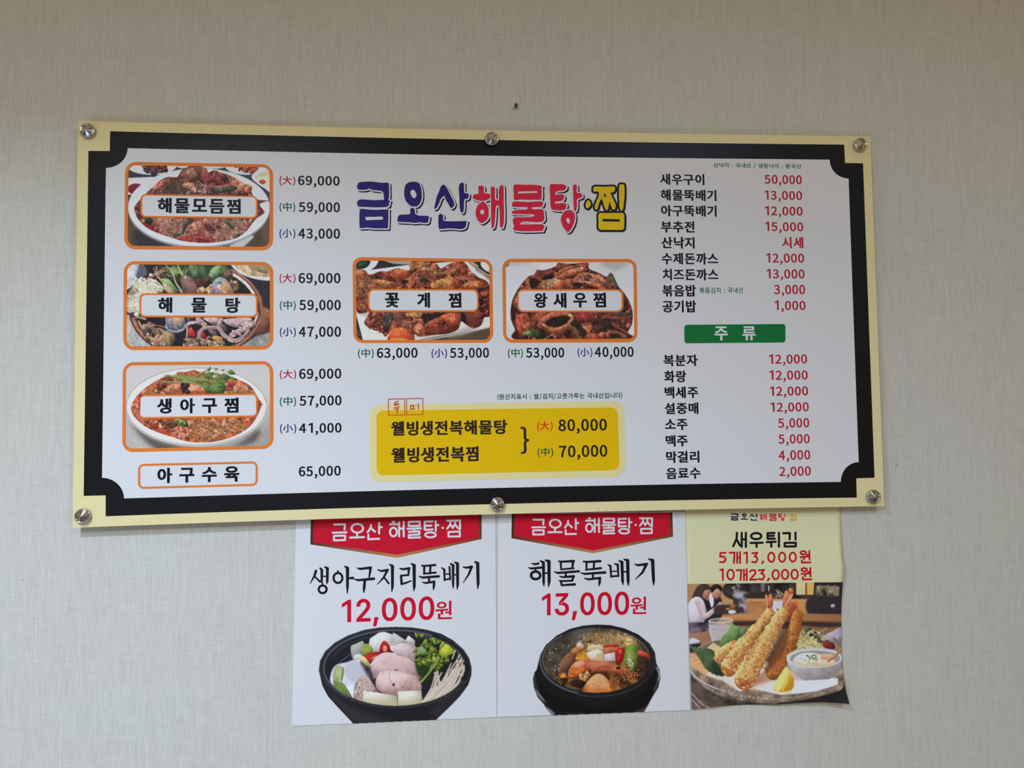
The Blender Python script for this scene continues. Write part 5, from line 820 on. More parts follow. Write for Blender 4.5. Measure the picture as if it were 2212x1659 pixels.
def picture_hot_pot():
    c = Canvas((1150, 1348, 1427, 1550), (1060, 1330), 5.027, (203, 207, 219), seed=22)
    c.fill(SIL2, (26, 25, 28), False); c.setclip(SIL2, sm=False)
    c.strand([(470, 640), (480, 760), (540, 880), (640, 960), (780, 1030), (1000, 1060)], 40, (70, 68, 76), (36, 34, 40)); c.strand([(500, 820), (560, 900), (640, 950), (720, 990)], 44, (150, 152, 164), (70, 70, 80), (.4, 1)); c.strand([(1790, 560), (1825, 640), (1800, 760), (1700, 900), (1600, 980)], 30, (88, 84, 88), (40, 38, 42)); c.strand([(1800, 560), (1828, 640), (1815, 700)], 14, (190, 190, 196), (110, 108, 112)); c.fill([(590, 980), (670, 1030), (700, 1070), (660, 1075)], (120, 118, 130), blur=6); c.fill([(1600, 960), (1730, 900), (1670, 1030), (1580, 1040)], (70, 62, 62), blur=12)
    c.fill([(512, 540), (540, 700), (700, 860), (1150, 990), (1600, 860), (1770, 640), (1790, 480), (1740, 900), (1500, 1040), (760, 1040), (560, 860)], (22, 21, 22), blur=10)
    c.fill(ell(1150, 490, 640, 385), (34, 33, 38)); c.strand(ell(1150, 490, 610, 372, 0, 60, 110, 200), 26, (130, 132, 146), (44, 44, 52), (.6, .6)); c.strand(ell(1150, 500, 630, 380, 0, 60, 30, 110), 20, (60, 58, 62), (30, 29, 32)); c.strand(ell(1150, 490, 625, 378, 0, 30, -40, 20), 30, (56, 54, 58), (30, 28, 32)); c.fill(ell(1150, 480, 585, 345), (52, 50, 48)); c.strand(ell(1150, 480, 585, 345, 0, 40, 150, 230), 7, (150, 150, 150), (100, 100, 100)); c.strand(ell(1150, 480, 578, 338, 0, 40, 285, 345), 16, (120, 110, 112), (70, 64, 66))
    c.setclip(ell(1150, 482, 580, 352))
    c.fill([(570, 520), (640, 330), (900, 200), (1100, 150), (1100, 330), (860, 420), (700, 640), (600, 640)], (74, 66, 56), blur=36, tex=(.15, 1)); c.fill([(900, 150), (1150, 120), (1100, 260), (930, 260)], (92, 86, 82), blur=36); c.fill([(600, 640), (720, 600), (860, 700), (1000, 840), (760, 780)], (80, 62, 40), blur=20, tex=(.2, 1))
    c.fill([(1000, 300), (1080, 210), (1300, 170), (1450, 210), (1600, 300), (1640, 420), (1560, 640), (1300, 700), (1000, 500)], (128, 88, 44), blur=26, tex=(.2, 1)); c.fill([(1300, 640), (1560, 560), (1640, 640), (1560, 760), (1350, 820), (1260, 720)], (124, 74, 36), blur=16, tex=(.25, 1)); c.fill([(1600, 430), (1720, 440), (1720, 600), (1600, 700), (1560, 600)], (62, 44, 32), blur=16, tex=(.2, 1))
    c.fill([(860, 400), (950, 360), (1080, 400), (1060, 500), (930, 480)], (206, 136, 50), blur=12, tex=(.2, 1)); c.fill([(1400, 240), (1500, 230), (1580, 300), (1480, 340), (1400, 310)], (200, 150, 80), blur=12, tex=(.2, 1))
    for i in range(70):
        x = 960 + c.r.rand() * 620; y = 190 + c.r.rand() * 130 + (abs(x - 1270) / 9); r_ = 10 + 26 * c.r.rand()
        c.strand(ell(x, y, r_, r_ * .9, 0, 14), 5, (222, 200, 166), (140, 104, 66), alpha=.55); c.fill(ell(x - r_ * .3, y - r_ * .35, 5, 5), (250, 244, 232))
    c.noodles([(1050, 220), (1450, 200), (1500, 310), (1050, 310)], 40, 110, 6, [(214, 180, 130), (180, 140, 90)], curl=1.0)
    c.specks([(600, 400), (900, 240), (800, 560), (640, 640)], 26, 7, [(206, 200, 190), (150, 140, 130)]); c.noodles([(600, 430), (860, 330), (760, 620), (620, 640)], 16, 160, 8, [(110, 98, 80), (92, 80, 64)])
    c.lump([(740, 610), (770, 490), (840, 415), (930, 410), (900, 500), (840, 560), (800, 620)], (150, 92, 66), (76, 44, 36), tex=(.06, 0)); c.strand([(745, 610), (775, 490), (850, 415)], 9, (206, 160, 130), (130, 86, 66)); c.lump([(870, 390), (920, 340), (1000, 330), (1010, 370), (920, 410)], (206, 130, 76), (140, 76, 46)); c.lump([(930, 320), (960, 290), (1015, 330), (990, 360), (940, 345)], (230, 206, 176), (176, 140, 104))
    c.lump([(1040, 360), (1070, 325), (1130, 315), (1215, 318), (1235, 350), (1200, 390), (1060, 390)], (230, 212, 176), (176, 140, 90)); c.lump([(1035, 405), (1110, 385), (1150, 365), (1225, 395), (1222, 495), (1080, 485)], (242, 226, 204), (190, 150, 112), sm=False, tex=(.04, 0)); c.fill([(1150, 410), (1222, 400), (1222, 492), (1150, 485)], (206, 172, 136), False, blur=3); c.fill([(1035, 405), (1150, 365), (1225, 395), (1130, 420)], (244, 234, 216), False, alpha=.8); c.lump([(1230, 420), (1350, 395), (1352, 490), (1230, 495)], (222, 214, 218), (176, 166, 176), sm=False)
    c.lump([(1225, 325), (1300, 315), (1380, 318), (1370, 350), (1240, 350)], (196, 44, 34), (130, 22, 22)); c.lump([(1240, 350), (1380, 340), (1400, 370), (1300, 405), (1240, 395)], (214, 130, 90), (150, 60, 40), tex=(.3, 2), gloss=.7)
    c.lump([(840, 640), (860, 570), (920, 500), (1010, 480), (1060, 500), (1060, 580), (980, 620), (860, 675)], (226, 122, 78), (160, 66, 36), tex=(.12, 1), gloss=.6); c.lump([(1040, 500), (1180, 488), (1320, 510), (1400, 560), (1300, 600), (1120, 600), (1050, 570)], (206, 122, 92), (150, 66, 46), tex=(.06, 1)); c.fill([(860, 590), (950, 530), (1020, 560), (960, 640), (870, 670)], (214, 104, 40), blur=16, tex=(.2, 2), alpha=.8); c.fill([(900, 520), (980, 490), (1010, 520), (940, 560)], (240, 180, 160), blur=10, alpha=.7)
    c.strand([(1100, 620), (1160, 560), (1290, 540), (1400, 560)], 22, (214, 116, 80), (140, 60, 42)); c.strand([(1110, 640), (1220, 590), (1330, 610), (1440, 620)], 26, (196, 96, 66), (120, 48, 36)); c.lump([(1300, 560), (1380, 545), (1500, 590), (1530, 610), (1430, 630), (1320, 610)], (206, 110, 74), (140, 58, 40), tex=(.2, 2)); c.lump(ell(1385, 566, 28, 16), (60, 40, 36), (30, 22, 22)); c.strand(ell(1315, 530, 36, 28, 0, 20), 7, (200, 120, 84), (150, 80, 56)); c.strand([(1400, 550), (1490, 548)], 8, (214, 130, 96), (150, 80, 60)); c.fill([(1080, 620), (1250, 610), (1300, 690), (1220, 700)], (84, 40, 30), blur=10)
    c.lump([(1350, 400), (1380, 350), (1430, 350), (1455, 390), (1430, 490), (1400, 525), (1360, 500)], (200, 38, 32), (126, 18, 22), gloss=.6); c.lump(ell(1405, 400, 16, 34), (214, 110, 80), (150, 50, 40)); c.lump([(1590, 380), (1660, 385), (1730, 430), (1730, 470), (1650, 435), (1590, 425)], (222, 84, 58), (150, 34, 30), gloss=.4)
    c.lump([(1445, 520), (1450, 420), (1490, 340), (1545, 310), (1585, 340), (1588, 450), (1560, 590), (1530, 610), (1510, 560)], (120, 166, 62), (64, 100, 34)); c.lump([(1470, 510), (1490, 420), (1520, 380), (1555, 440), (1550, 560), (1525, 590), (1500, 550)], (170, 160, 110), (100, 96, 56), tex=(.2, 2)); c.chunks([(1490, 450), (1540, 440), (1540, 570), (1510, 560)], 12, (12, 20), [(222, 210, 170), (190, 170, 120)]); c.strand([(1520, 380), (1530, 480), (1525, 590)], 12, (160, 180, 96), (96, 124, 54))
    c.chunks([(960, 640), (1060, 610), (1090, 690), (1000, 720)], 30, (12, 26), [(206, 136, 70), (226, 166, 96), (180, 104, 50)]); c.fill([(740, 640), (800, 620), (850, 680), (1000, 700), (860, 720), (760, 690)], (186, 110, 44), blur=14, tex=(.2, 1)); c.lump([(860, 720), (930, 690), (1010, 710), (1020, 760), (960, 780), (880, 750)], (66, 34, 28), (30, 18, 18), gloss=.3); c.lump([(750, 690), (810, 670), (840, 700), (790, 760)], (60, 36, 26), (30, 20, 18)); c.lump([(810, 760), (900, 770), (980, 800), (920, 820)], (110, 76, 48), (60, 42, 30))
    cone = np.array([(1000, 790), (1060, 700), (1130, 640), (1190, 630), (1240, 660), (1300, 730), (1350, 800), (1300, 840), (1100, 850), (1010, 830)]); c.lump(cone, (232, 170, 110), (150, 76, 34), tex=(.08, 1))
    for j in range(11):
        for i in range(13):
            v = j / 10.; x = 1180 + (i - 6) * (8 + 20 * v) + (8 if j % 2 else -2); y = 642 + 195 * v + abs(i - 6) * 4 * (1 - v * .4)
            if abs(i - 6) * (8 + 20 * v) < 24 + 150 * v: c.lump(ell(x, y, 6 + 8 * v, 9 + 5 * v, -20), (240, 208 - 40 * v, 166 - 76 * v), (166, 96 - 20 * v, 56 - 20 * v))
    c.fill([(1020, 800), (1350, 800), (1300, 850), (1080, 852)], (206, 104, 34), blur=16, alpha=.55); c.specks([(1300, 640), (1600, 560), (1640, 640), (1380, 800)], 60, 8, [(200, 120, 60), (96, 50, 30), (226, 160, 90)]); c.specks([(600, 560), (740, 640), (1000, 830), (760, 780)], 40, 7, [(180, 130, 80), (120, 90, 60)])
    return c.done(1, .004), c.box

def picture_fried_prawns():
    c = Canvas((1483, 1256, 1838, 1536), (1470, 1240), 5.529, (60, 48, 40), seed=23)
    c.fill([(60, 90), (640, 90), (620, 520), (60, 720)], (150, 112, 72), False, grad=((60, 100), (640, 300), (170, 126, 76))); c.fill([(600, 90), (1400, 90), (1400, 330), (600, 300)], (44, 38, 36), blur=8, tex=(.2, 1))
    c.chunks([(640, 150), (700, 130), (720, 280), (640, 280)], 10, (26, 40), [(110, 92, 84), (60, 50, 46)]); c.strand([(980, 130), (985, 200)], 46, (120, 118, 120), (70, 68, 70)); c.strand([(1055, 150), (1055, 200)], 16, (200, 200, 196), (120, 118, 118)); c.fill([(640, 220), (800, 220), (800, 290), (660, 290)], (150, 146, 150), blur=14); c.chunks([(1110, 200), (1250, 200), (1260, 290), (1100, 290)], 16, (24, 50), [(140, 120, 100), (100, 84, 70)], asp=(.3, .5)); c.fill([(780, 230), (1100, 230), (1100, 290), (800, 300)], (50, 40, 36), blur=12)
    c.fill([(1380, 95), (1490, 95), (1490, 250), (1380, 250)], (226, 178, 112), False, blur=4, grad=((1380, 100), (1440, 240), (214, 168, 128))); c.fill([(1505, 95), (1595, 95), (1590, 250), (1510, 250)], (222, 156, 76), False, blur=4); c.strand([(1498, 95), (1500, 260)], 12, (110, 70, 44), (80, 50, 34)); c.fill([(1600, 95), (1950, 90), (1930, 640), (1560, 560)], (38, 33, 32), False, blur=6); c.fill([(1610, 140), (1900, 150), (1890, 270), (1610, 270)], (110, 94, 76), False, blur=6, tex=(.25, 1))
    for x in (1670, 1760, 1840): c.strand([(x, 140), (x, 270)], 20, (150, 130, 104), (80, 66, 54))
    c.fill([(780, 300), (1120, 310), (1540, 310), (1540, 480), (800, 470)], (164, 108, 62), False, blur=4, tex=(.08, 0)); c.fill([(780, 295), (1540, 300), (1540, 330), (780, 325)], (190, 132, 82), False, blur=5); c.fill([(1090, 320), (1230, 320), (1220, 460), (1100, 470)], (184, 180, 186), False, blur=6); c.fill([(1540, 280), (1920, 290), (1910, 490), (1540, 490)], (46, 40, 42), blur=10); c.lump(ell(1820, 385, 30, 26), (186, 180, 180), (90, 80, 80)); c.fill([(1150, 415), (1220, 415), (1210, 450), (1150, 450)], (70, 50, 46), False)
    c.fill([(420, 480), (800, 465), (1920, 480), (1920, 590), (1400, 570), (600, 580), (440, 540)], (182, 122, 72), False, blur=5, grad=((600, 480), (1900, 560), (140, 92, 58))); c.fill([(420, 560), (1920, 580), (1920, 650), (420, 620)], (56, 40, 34), blur=14)
    # people at the table
    c.fill([(350, 250), (420, 240), (490, 300), (500, 480), (420, 600), (270, 580), (330, 400)], (40, 36, 42), blur=6); c.fill([(340, 260), (380, 240), (400, 340), (370, 400)], (196, 200, 212), blur=4); c.lump([(375, 190), (440, 160), (490, 200), (480, 260), (430, 300), (380, 270)], (206, 146, 122), (130, 80, 66)); c.lump([(355, 190), (380, 140), (440, 124), (495, 160), (490, 210), (440, 175), (380, 220)], (44, 36, 36), (24, 20, 22))
    c.lump([(270, 190), (330, 180), (350, 240), (320, 300), (280, 270)], (190, 122, 100), (120, 70, 60)); c.lump([(140, 300), (190, 170), (260, 118), (330, 130), (360, 180), (290, 200), (270, 280), (340, 330), (330, 430), (270, 380), (220, 290)], (66, 48, 48), (30, 24, 26)); c.lump([(90, 380), (150, 290), (220, 275), (280, 330), (310, 470), (260, 590), (90, 600)], (214, 200, 206), (150, 134, 142), tex=(.04, 0)); c.strand([(210, 330), (280, 500), (380, 450), (470, 370)], 76, (214, 190, 188), (150, 124, 124), (1, .6)); c.lump(ell(480, 365, 32, 30), (214, 164, 140), (140, 92, 78)); c.fill([(90, 590), (330, 590), (340, 680), (90, 720)], (86, 70, 82), blur=6, tex=(.2, 1))
    c.fill([(420, 380), (600, 370), (700, 400), (700, 470), (430, 480)], (60, 44, 38), blur=10); c.lump([(600, 360), (660, 360), (650, 430), (605, 430)], (150, 100, 66), (90, 60, 44)); c.lump(ell(620, 455, 48, 24), (222, 216, 216), (150, 140, 140)); c.fill([(700, 320), (780, 310), (790, 460), (700, 460)], (130, 116, 120), blur=6, tex=(.2, 1)); c.fill([(690, 400), (750, 400), (750, 460), (690, 460)], (60, 44, 46), blur=5); c.lump(ell(570, 420, 34, 18), (150, 110, 70), (90, 64, 46))
    c.fill([(95, 730), (330, 680), (700, 620), (900, 640), (700, 760), (240, 900), (100, 880)], (150, 106, 76), blur=6, grad=((100, 720), (600, 700), (130, 88, 62))); c.fill([(1440, 620), (1700, 640), (1920, 640), (1700, 760), (1450, 700)], (132, 88, 56), blur=10)
    c.fill(ell(150, 820, 80, 54), (176, 180, 190)); c.strand(ell(150, 825, 80, 54, 0, 30, 0, 150), 14, (50, 48, 56), (36, 34, 40)); c.fill([(100, 850), (240, 830), (200, 930), (100, 930)], (40, 36, 36), blur=8)
    # plate, paper
    c.fill([(110, 1100), (250, 900), (480, 770), (900, 700), (1500, 650), (1920, 820), (1960, 1250), (1900, 1400), (1500, 1490), (1000, 1540), (560, 1480), (300, 1370), (150, 1240)], (122, 102, 84), blur=4, tex=(.15, 1)); c.fill([(150, 1240), (300, 1370), (560, 1480), (1000, 1540), (1500, 1490), (1900, 1400), (1700, 1540), (1100, 1580), (500, 1560), (130, 1400)], (66, 56, 48), blur=10, tex=(.2, 1))
    c.fill([(110, 1180), (130, 1400), (400, 1590), (135, 1620)], (80, 62, 52), False, tex=(.2, 1))
    for i in range(16): c.strand([(120, 1250 + 24 * i), (300, 1400 + 26 * i), (520, 1560 + 26 * i)], 9, (136, 108, 90), (56, 42, 38))
    for a in ([(130, 1420), (270, 1560), (340, 1590)], [(140, 1500), (230, 1600)]): c.strand(a, 12, (196, 180, 190), (120, 100, 100))
    c.fill([(1100, 1560), (1500, 1500), (1900, 1390), (1960, 1300), (2030, 1560), (1700, 1560), (1200, 1600)], (30, 27, 26), blur=6)
    c.strand([(118, 1150), (200, 1250), (340, 1330), (520, 1400)], 40, (196, 196, 206), (120, 112, 108), (.6, .4)); c.strand([(500, 1400), (760, 1470), (1050, 1500), (1400, 1470), (1700, 1390), (1930, 1280)], 24, (160, 144, 124), (90, 74, 60), (.6, .6)); c.specks([(420, 1370), (760, 1450), (1100, 1480), (1000, 1530), (600, 1450)], 80, 9, [(206, 196, 186), (90, 70, 54), (150, 120, 90)])
    c.lump([(1690, 750), (1800, 690), (1930, 640), (1930, 850), (1800, 800)], (176, 164, 172), (110, 98, 104))
    c.fill([(110, 950), (240, 960), (390, 820), (480, 880), (900, 1000), (1300, 1150), (1880, 1250), (1870, 1320), (1600, 1400), (1200, 1440), (860, 1370), (700, 1400), (500, 1270), (330, 1220), (115, 1080)], (206, 176, 152), False, blur=5, grad=((300, 1000), (1700, 1350), (206, 202, 210))); c.fill([(110, 950), (240, 960), (330, 1100), (300, 1200), (115, 1080)], (196, 146, 96), blur=14); c.fill([(340, 880), (400, 820), (480, 890), (420, 930)], (206, 166, 116), False, blur=4)
    c.strand([(200, 890), (340, 820), (480, 770)], 20, (166, 146, 110), (100, 84, 60)); c.fill([(880, 1200), (1100, 1180), (1150, 1240), (900, 1330), (760, 1360)], (150, 96, 60), blur=24, alpha=.8); c.fill([(1000, 1230), (1300, 1100), (1500, 1280), (1350, 1280), (1100, 1270)], (176, 146, 120), blur=22, alpha=.7)
    # glass
    c.fill([(340, 560), (620, 545), (600, 700), (580, 790), (380, 800), (355, 690)], (150, 132, 120), False, alpha=.75, blur=3); c.fill([(355, 620), (610, 620), (590, 700), (480, 780), (380, 790)], (170, 160, 158), blur=8, alpha=.8); c.fill([(450, 540), (620, 540), (610, 600), (480, 610)], (190, 140, 96), blur=10, alpha=.6); c.strand(ell(480, 560, 138, 26, -2, 40), 13, (222, 214, 212), (150, 136, 132)); c.strand([(345, 570), (360, 690), (385, 800)], 12, (214, 210, 212), (150, 140, 138)); c.strand(ell(482, 622, 124, 16, 0, 30), 7, (206, 200, 200), (160, 150, 148))
    # leaves
    def leaf(pts, tip, hi, lo):
        p = smooth(pts, True, 5); ctr = p.mean(0); k = np.arange(len(p)); q = ctr + (p - ctr) * (1 + .09 * (k % 2))[:, None]; c.lump(q, hi, lo, sm=False, tex=(.1, 1)); c.strand([ctr + (np.array(tip) - ctr) * -.7, ctr, tip], 7, np.array(hi) * 1.1, lo)
        for t in (-.4, -.1, .2, .5):
            b = ctr + (np.array(tip) - ctr) * t
            for sg in (-1, 1): d = np.array([-(tip[1] - ctr[1]), tip[0] - ctr[0]]) * .5 * sg + (np.array(tip) - ctr) * .3; c.strand([b, b + d], 4, np.array(hi) * 1.05, lo, alpha=.6)
    leaf([(490, 870), (500, 760), (570, 680), (610, 590), (650, 620), (700, 625), (730, 660), (700, 760), (600, 820)], (625, 600), (126, 150, 86), (56, 84, 40)); leaf([(700, 740), (720, 660), (780, 640), (800, 690), (770, 740)], (790, 650), (110, 136, 76), (52, 76, 38)); leaf([(120, 870), (240, 890), (320, 890), (400, 930), (430, 1060), (520, 1200), (400, 1190), (300, 1120), (250, 1040), (180, 940)], (130, 880), (80, 98, 60), (32, 48, 30)); c.fill([(380, 1040), (500, 1080), (520, 1210), (400, 1180)], (34, 46, 30), blur=12, alpha=.7)
    # shredded cabbage, tomato
    c.fill([(1390, 880), (1450, 720), (1560, 690), (1690, 760), (1720, 880)], (150, 130, 76), blur=12, tex=(.2, 1)); c.noodles([(1400, 880), (1460, 720), (1600, 700), (1700, 800), (1700, 890)], 90, 120, 12, [(226, 206, 140), (206, 186, 116), (180, 166, 96), (236, 222, 170)], curl=.7)
    for x, y, r_ in ((1630, 715, 30), (1540, 700, 26), (1590, 780, 34)): c.strand(ell(x, y, r_, r_ * .8, 20, 18), 10, (236, 226, 190), (180, 160, 110))
    c.chunks([(1450, 650), (1540, 640), (1700, 760), (1690, 830), (1540, 720)], 16, (14, 30), [(90, 76, 56), (70, 56, 44), (80, 96, 50)]); c.lump([(1690, 830), (1740, 800), (1830, 830), (1840, 890), (1740, 890)], (130, 50, 40), (70, 26, 26), gloss=.3); c.strand([(1750, 790), (1790, 830), (1830, 820)], 10, (60, 70, 40), (40, 46, 30)); c.strand([(1830, 770), (1890, 820), (1910, 880)], 30, (150, 120, 110), (90, 66, 60))
    # fried prawns
    def prawn(axis, w0, w1, n, dark=1.0, tint=1.0):
        q = smooth(axis, False, 12); L = len(q) - 1; q = np.concatenate([q, [q[-1] + (q[-1] - q[-2]) / np.linalg.norm(q[-1] - q[-2]) * w1 * .42]])
        c.strand(axis, (w0 + w1) / 2, np.array((206, 132, 62)) * dark, np.array((130, 66, 30)) * dark, taper=(w0 * 2 / (w0 + w1), w1 * 2 / (w0 + w1)))
        for i in range(n):
            t = c.r.rand() ** .9 * (L + .98); k0 = int(t); f = t - k0; a, b = q[k0], q[k0 + 1]; d = (b - a) / (np.linalg.norm(b - a) + 1e-6); nrm = np.array([-d[1], d[0]])
            w = (w0 + (w1 - w0) * min(t / L, 1)) / 2 * (1 if t < L else math.sqrt(max(1 - ((t - L) * .9) ** 2, .1))); s_ = c.r.rand() * 2.1 - 1.05; p = a + (b - a) * f + nrm * s_ * w
            sh = .78 - .42 * np.dot(nrm * s_, [.85, .35]) + .16 * c.r.randn(); u = min(max(sh, 0), 1.15)
            col = (np.array((140, 70, 32)) + (np.array((246, 190, 112)) - np.array((140, 70, 32))) * u) * dark; k = 7 + 17 * c.r.rand() ** 2
            c.lump(c.blob(p[0], p[1], k, k * (.5 + .4 * c.r.rand()), c.r.rand() * 180, .38, 8), np.clip(col * tint, 0, 250), col * tint * .72, tex=(.25, 2), gloss=.1)
    def tail(q, hi=(206, 122, 76), lo=(130, 56, 34)):
        for a in q: c.lump(a, hi, lo, tex=(.1, 1), gloss=.3)
    tail([[(1010, 260), (1035, 250), (1060, 330), (1050, 430), (1020, 430)], [(1060, 240), (1100, 270), (1100, 380), (1060, 430), (1050, 330)]]); c.strand([(1030, 300), (1035, 420)], 12, (230, 190, 160), (170, 100, 70))
    tail([[(1320, 350), (1360, 360), (1370, 470), (1280, 560), (1270, 500)], [(1365, 320), (1395, 380), (1400, 480), (1370, 470)]], (170, 80, 50), (100, 40, 28)); prawn([(1400, 470), (1370, 640), (1280, 880), (1110, 1170)], 110, 190, 560, .84, np.array((1.0, .78, .62)))
    c.fill([(1290, 640), (1250, 900), (1080, 1130), (1000, 1180), (1060, 980), (1210, 700)], (84, 46, 28), blur=20, alpha=.75)
    tail([[(1220, 400), (1230, 270), (1260, 195), (1300, 250), (1280, 400)], [(1260, 400), (1290, 250), (1340, 180), (1350, 240), (1310, 340), (1280, 410)], [(1290, 180), (1340, 170), (1350, 220), (1310, 240)]]); c.strand([(1250, 380), (1300, 310), (1335, 250)], 18, (232, 190, 160), (170, 100, 70))
    prawn([(640, 830), (540, 910), (450, 1000)], 80, 104, 240); prawn([(1075, 440), (990, 560), (860, 720), (720, 900), (580, 1130)], 72, 190, 760); prawn([(1250, 420), (1180, 540), (1060, 740), (920, 980), (770, 1260)], 92, 246, 1250)
    c.fill([(920, 700), (1000, 600), (960, 760), (840, 980), (760, 1080), (800, 940)], (140, 76, 36), blur=18, alpha=.45); c.lump([(690, 1260), (790, 1270), (790, 1320), (720, 1340)], (190, 110, 60), (110, 54, 30), tex=(.2, 2)); c.specks([(600, 1340), (660, 1330), (660, 1370), (610, 1370)], 8, 9, [(206, 140, 80)])
    # sauce bowl
    c.fill([(1265, 1010), (1290, 950), (1400, 905), (1560, 885), (1750, 890), (1900, 940), (1925, 1010), (1900, 1130), (1800, 1240), (1650, 1290), (1500, 1280), (1360, 1190), (1290, 1090)], (176, 170, 168), grad=((1500, 1000), (1600, 1290), (124, 114, 112)), tex=(.03, 1)); c.fill(ell(1598, 1005, 330, 115), (186, 180, 178)); c.fill(ell(1605, 1010, 298, 96), (140, 130, 126)); c.lump([(1340, 1040), (1400, 970), (1500, 940), (1620, 950), (1760, 1000), (1860, 1050), (1780, 1100), (1560, 1105), (1400, 1080)], (236, 220, 190), (190, 164, 132), tex=(.12, 1)); c.specks([(1500, 970), (1620, 960), (1640, 1020), (1540, 1020)], 46, 12, [(70, 86, 50), (50, 64, 40), (100, 120, 66)], .35); c.specks([(1420, 1000), (1700, 1000), (1680, 1080), (1480, 1060)], 16, 9, [(80, 80, 56)], .4)
    c.strand([(1700, 990), (1790, 990)], 70, (226, 176, 136), (176, 122, 86)); c.lump([(1750, 1040), (1840, 960), (1920, 880), (1920, 920), (1850, 990), (1770, 1050)], (214, 150, 96), (150, 94, 54)); c.specks([(1300, 1080), (1880, 1000), (1850, 1180), (1640, 1270), (1400, 1180)], 26, 6, [(90, 80, 76)])
    # lemon, paper edge
    c.fill([(1330, 1280), (1880, 1250), (1870, 1320), (1600, 1400), (1340, 1430)], (206, 200, 208), False, blur=4); c.lump([(1105, 1370), (1140, 1280), (1200, 1190), (1260, 1105), (1310, 1170), (1350, 1260), (1350, 1350), (1280, 1410), (1180, 1400)], (236, 190, 66), (170, 116, 30), tex=(.06, 1)); c.fill([(1105, 1370), (1160, 1250), (1260, 1110), (1270, 1200), (1230, 1300), (1180, 1390)], (226, 196, 110), blur=6); c.strand([(1262, 1110), (1275, 1220), (1220, 1390)], 12, (244, 222, 150), (200, 160, 80)); c.strand([(1110, 1380), (1200, 1410), (1300, 1400)], 14, (240, 200, 90), (190, 140, 40))
    return c.done(1, .004), c.box


# ---------------------------------------------------------------- the wall
def wallpaper():
    m = bpy.data.materials.new('linen_wallpaper'); m.use_nodes = True; nt = m.node_tree; n = nt.nodes; L = nt.links; b = n['Principled BSDF']
    b.inputs['Roughness'].default_value = 0.75; b.inputs['Specular IOR Level'].default_value = 0.25
    co = n.new('ShaderNodeTexCoord')
    def threads(scale, detail, seed):
        mp = n.new('ShaderNodeMapping'); mp.inputs['Scale'].default_value = scale; mp.inputs['Location'].default_value = (seed, seed * 1.7, seed * .3)
        L.new(co.outputs['Object'], mp.inputs['Vector'])
        t = n.new('ShaderNodeTexNoise'); t.inputs['Scale'].default_value = 1.0; t.inputs['Detail'].default_value = detail; t.inputs['Roughness'].default_value = 0.6
        L.new(mp.outputs['Vector'], t.inputs['Vector']); return t.outputs['Fac']
    def mth(op, a, c=None):
        k = n.new('ShaderNodeMath'); k.operation = op
        for i, v in enumerate((a, c)):
            if v is None: continue
            if isinstance(v, (int, float)): k.inputs[i].default_value = v
            else: L.new(v, k.inputs[i])
        return k.outputs[0]
    v1 = threads((430, 1, 22), 2, 3.1); v2 = threads((150, 1, 8), 2, 9.7); h1 = threads((26, 1, 430), 2, 5.3); h2 = threads((8, 1, 160), 2, 1.9)
    g = threads((420, 1, 420), 1, 7.7)
    s = mth('ADD', mth('ADD', mth('MULTIPLY', v1, 1.1), mth('MULTIPLY', v2, .45)), mth('ADD', mth('MULTIPLY', h1, .85), mth('MULTIPLY', h2, .25)))
    s = mth('ADD', s, mth('MULTIPLY', g, .9)); s = mth('MULTIPLY', s, 1 / 3.55)
    cr = n.new('ShaderNodeValToRGB'); e = cr.color_ramp.elements
    e[0].position = 0.36; e[0].color = (0.56, 0.54, 0.475, 1); e[1].position = 0.64; e[1].color = (0.75, 0.735, 0.655, 1)
    L.new(s, cr.inputs['Fac'])
    # faint yellowish and pinkish blotches of age
    bl = n.new('ShaderNodeTexNoise'); bl.inputs['Scale'].default_value = 3.2; bl.inputs['Detail'].default_value = 3; L.new(co.outputs['Object'], bl.inputs['Vector'])
    br = n.new('ShaderNodeValToRGB'); q = br.color_ramp.elements
    q[0].position = .35; q[0].color = (0.985, 1.0, 0.975, 1); q[1].position = .65; q[1].color = (1.0, 0.985, 0.985, 1); L.new(bl.outputs['Fac'], br.inputs['Fac'])
    mx = n.new('ShaderNodeMix'); mx.data_type = 'RGBA'; mx.blend_type = 'MULTIPLY'; mx.inputs['Factor'].default_value = 1.0
    L.new(cr.outputs['Color'], mx.inputs[6]); L.new(br.outputs['Color'], mx.inputs[7]); col = mx.outputs[2]
    # small dark specks and the smudge beside the paper seam, where they sit on the wall
    for px, py, r, c in [(50, 1253, .0016, .35), (45, 1240, .0011, .5), (390, 1355, .0011, .5), (573, 1653, .0012, .45), (1937, 1003, .0032, .6), (1077, 75, .004, .78), (1068, 72, .003, .8), (1081, 110, .0028, .75), (1087, 28, .004, .82), (1078, 130, .003, .8), (1200, 30, .004, .88), (1092, 60, .003, .82)]:
        w = P(px, py, 0.0); d = n.new('ShaderNodeVectorMath'); d.operation = 'DISTANCE'; d.inputs[1].default_value = w
        L.new(co.outputs['Object'], d.inputs[0]); mr = n.new('ShaderNodeMapRange'); mr.inputs[1].default_value = r * .5; mr.inputs[2].default_value = r; mr.inputs[3].default_value = c; mr.inputs[4].default_value = 1.0
        L.new(d.outputs['Value'], mr.inputs[0]); k = n.new('ShaderNodeVectorMath'); k.operation = 'SCALE'; L.new(col, k.inputs[0]); L.new(mr.outputs[0], k.inputs['Scale']); col = k.outputs[0]
    L.new(col, b.inputs['Base Color'])
    bp = n.new('ShaderNodeBump'); bp.inputs['Strength'].default_value = 0.15; bp.inputs['Distance'].default_value = 0.0012; L.new(s, bp.inputs['Height']); L.new(bp.outputs['Normal'], b.inputs['Normal'])
    return m
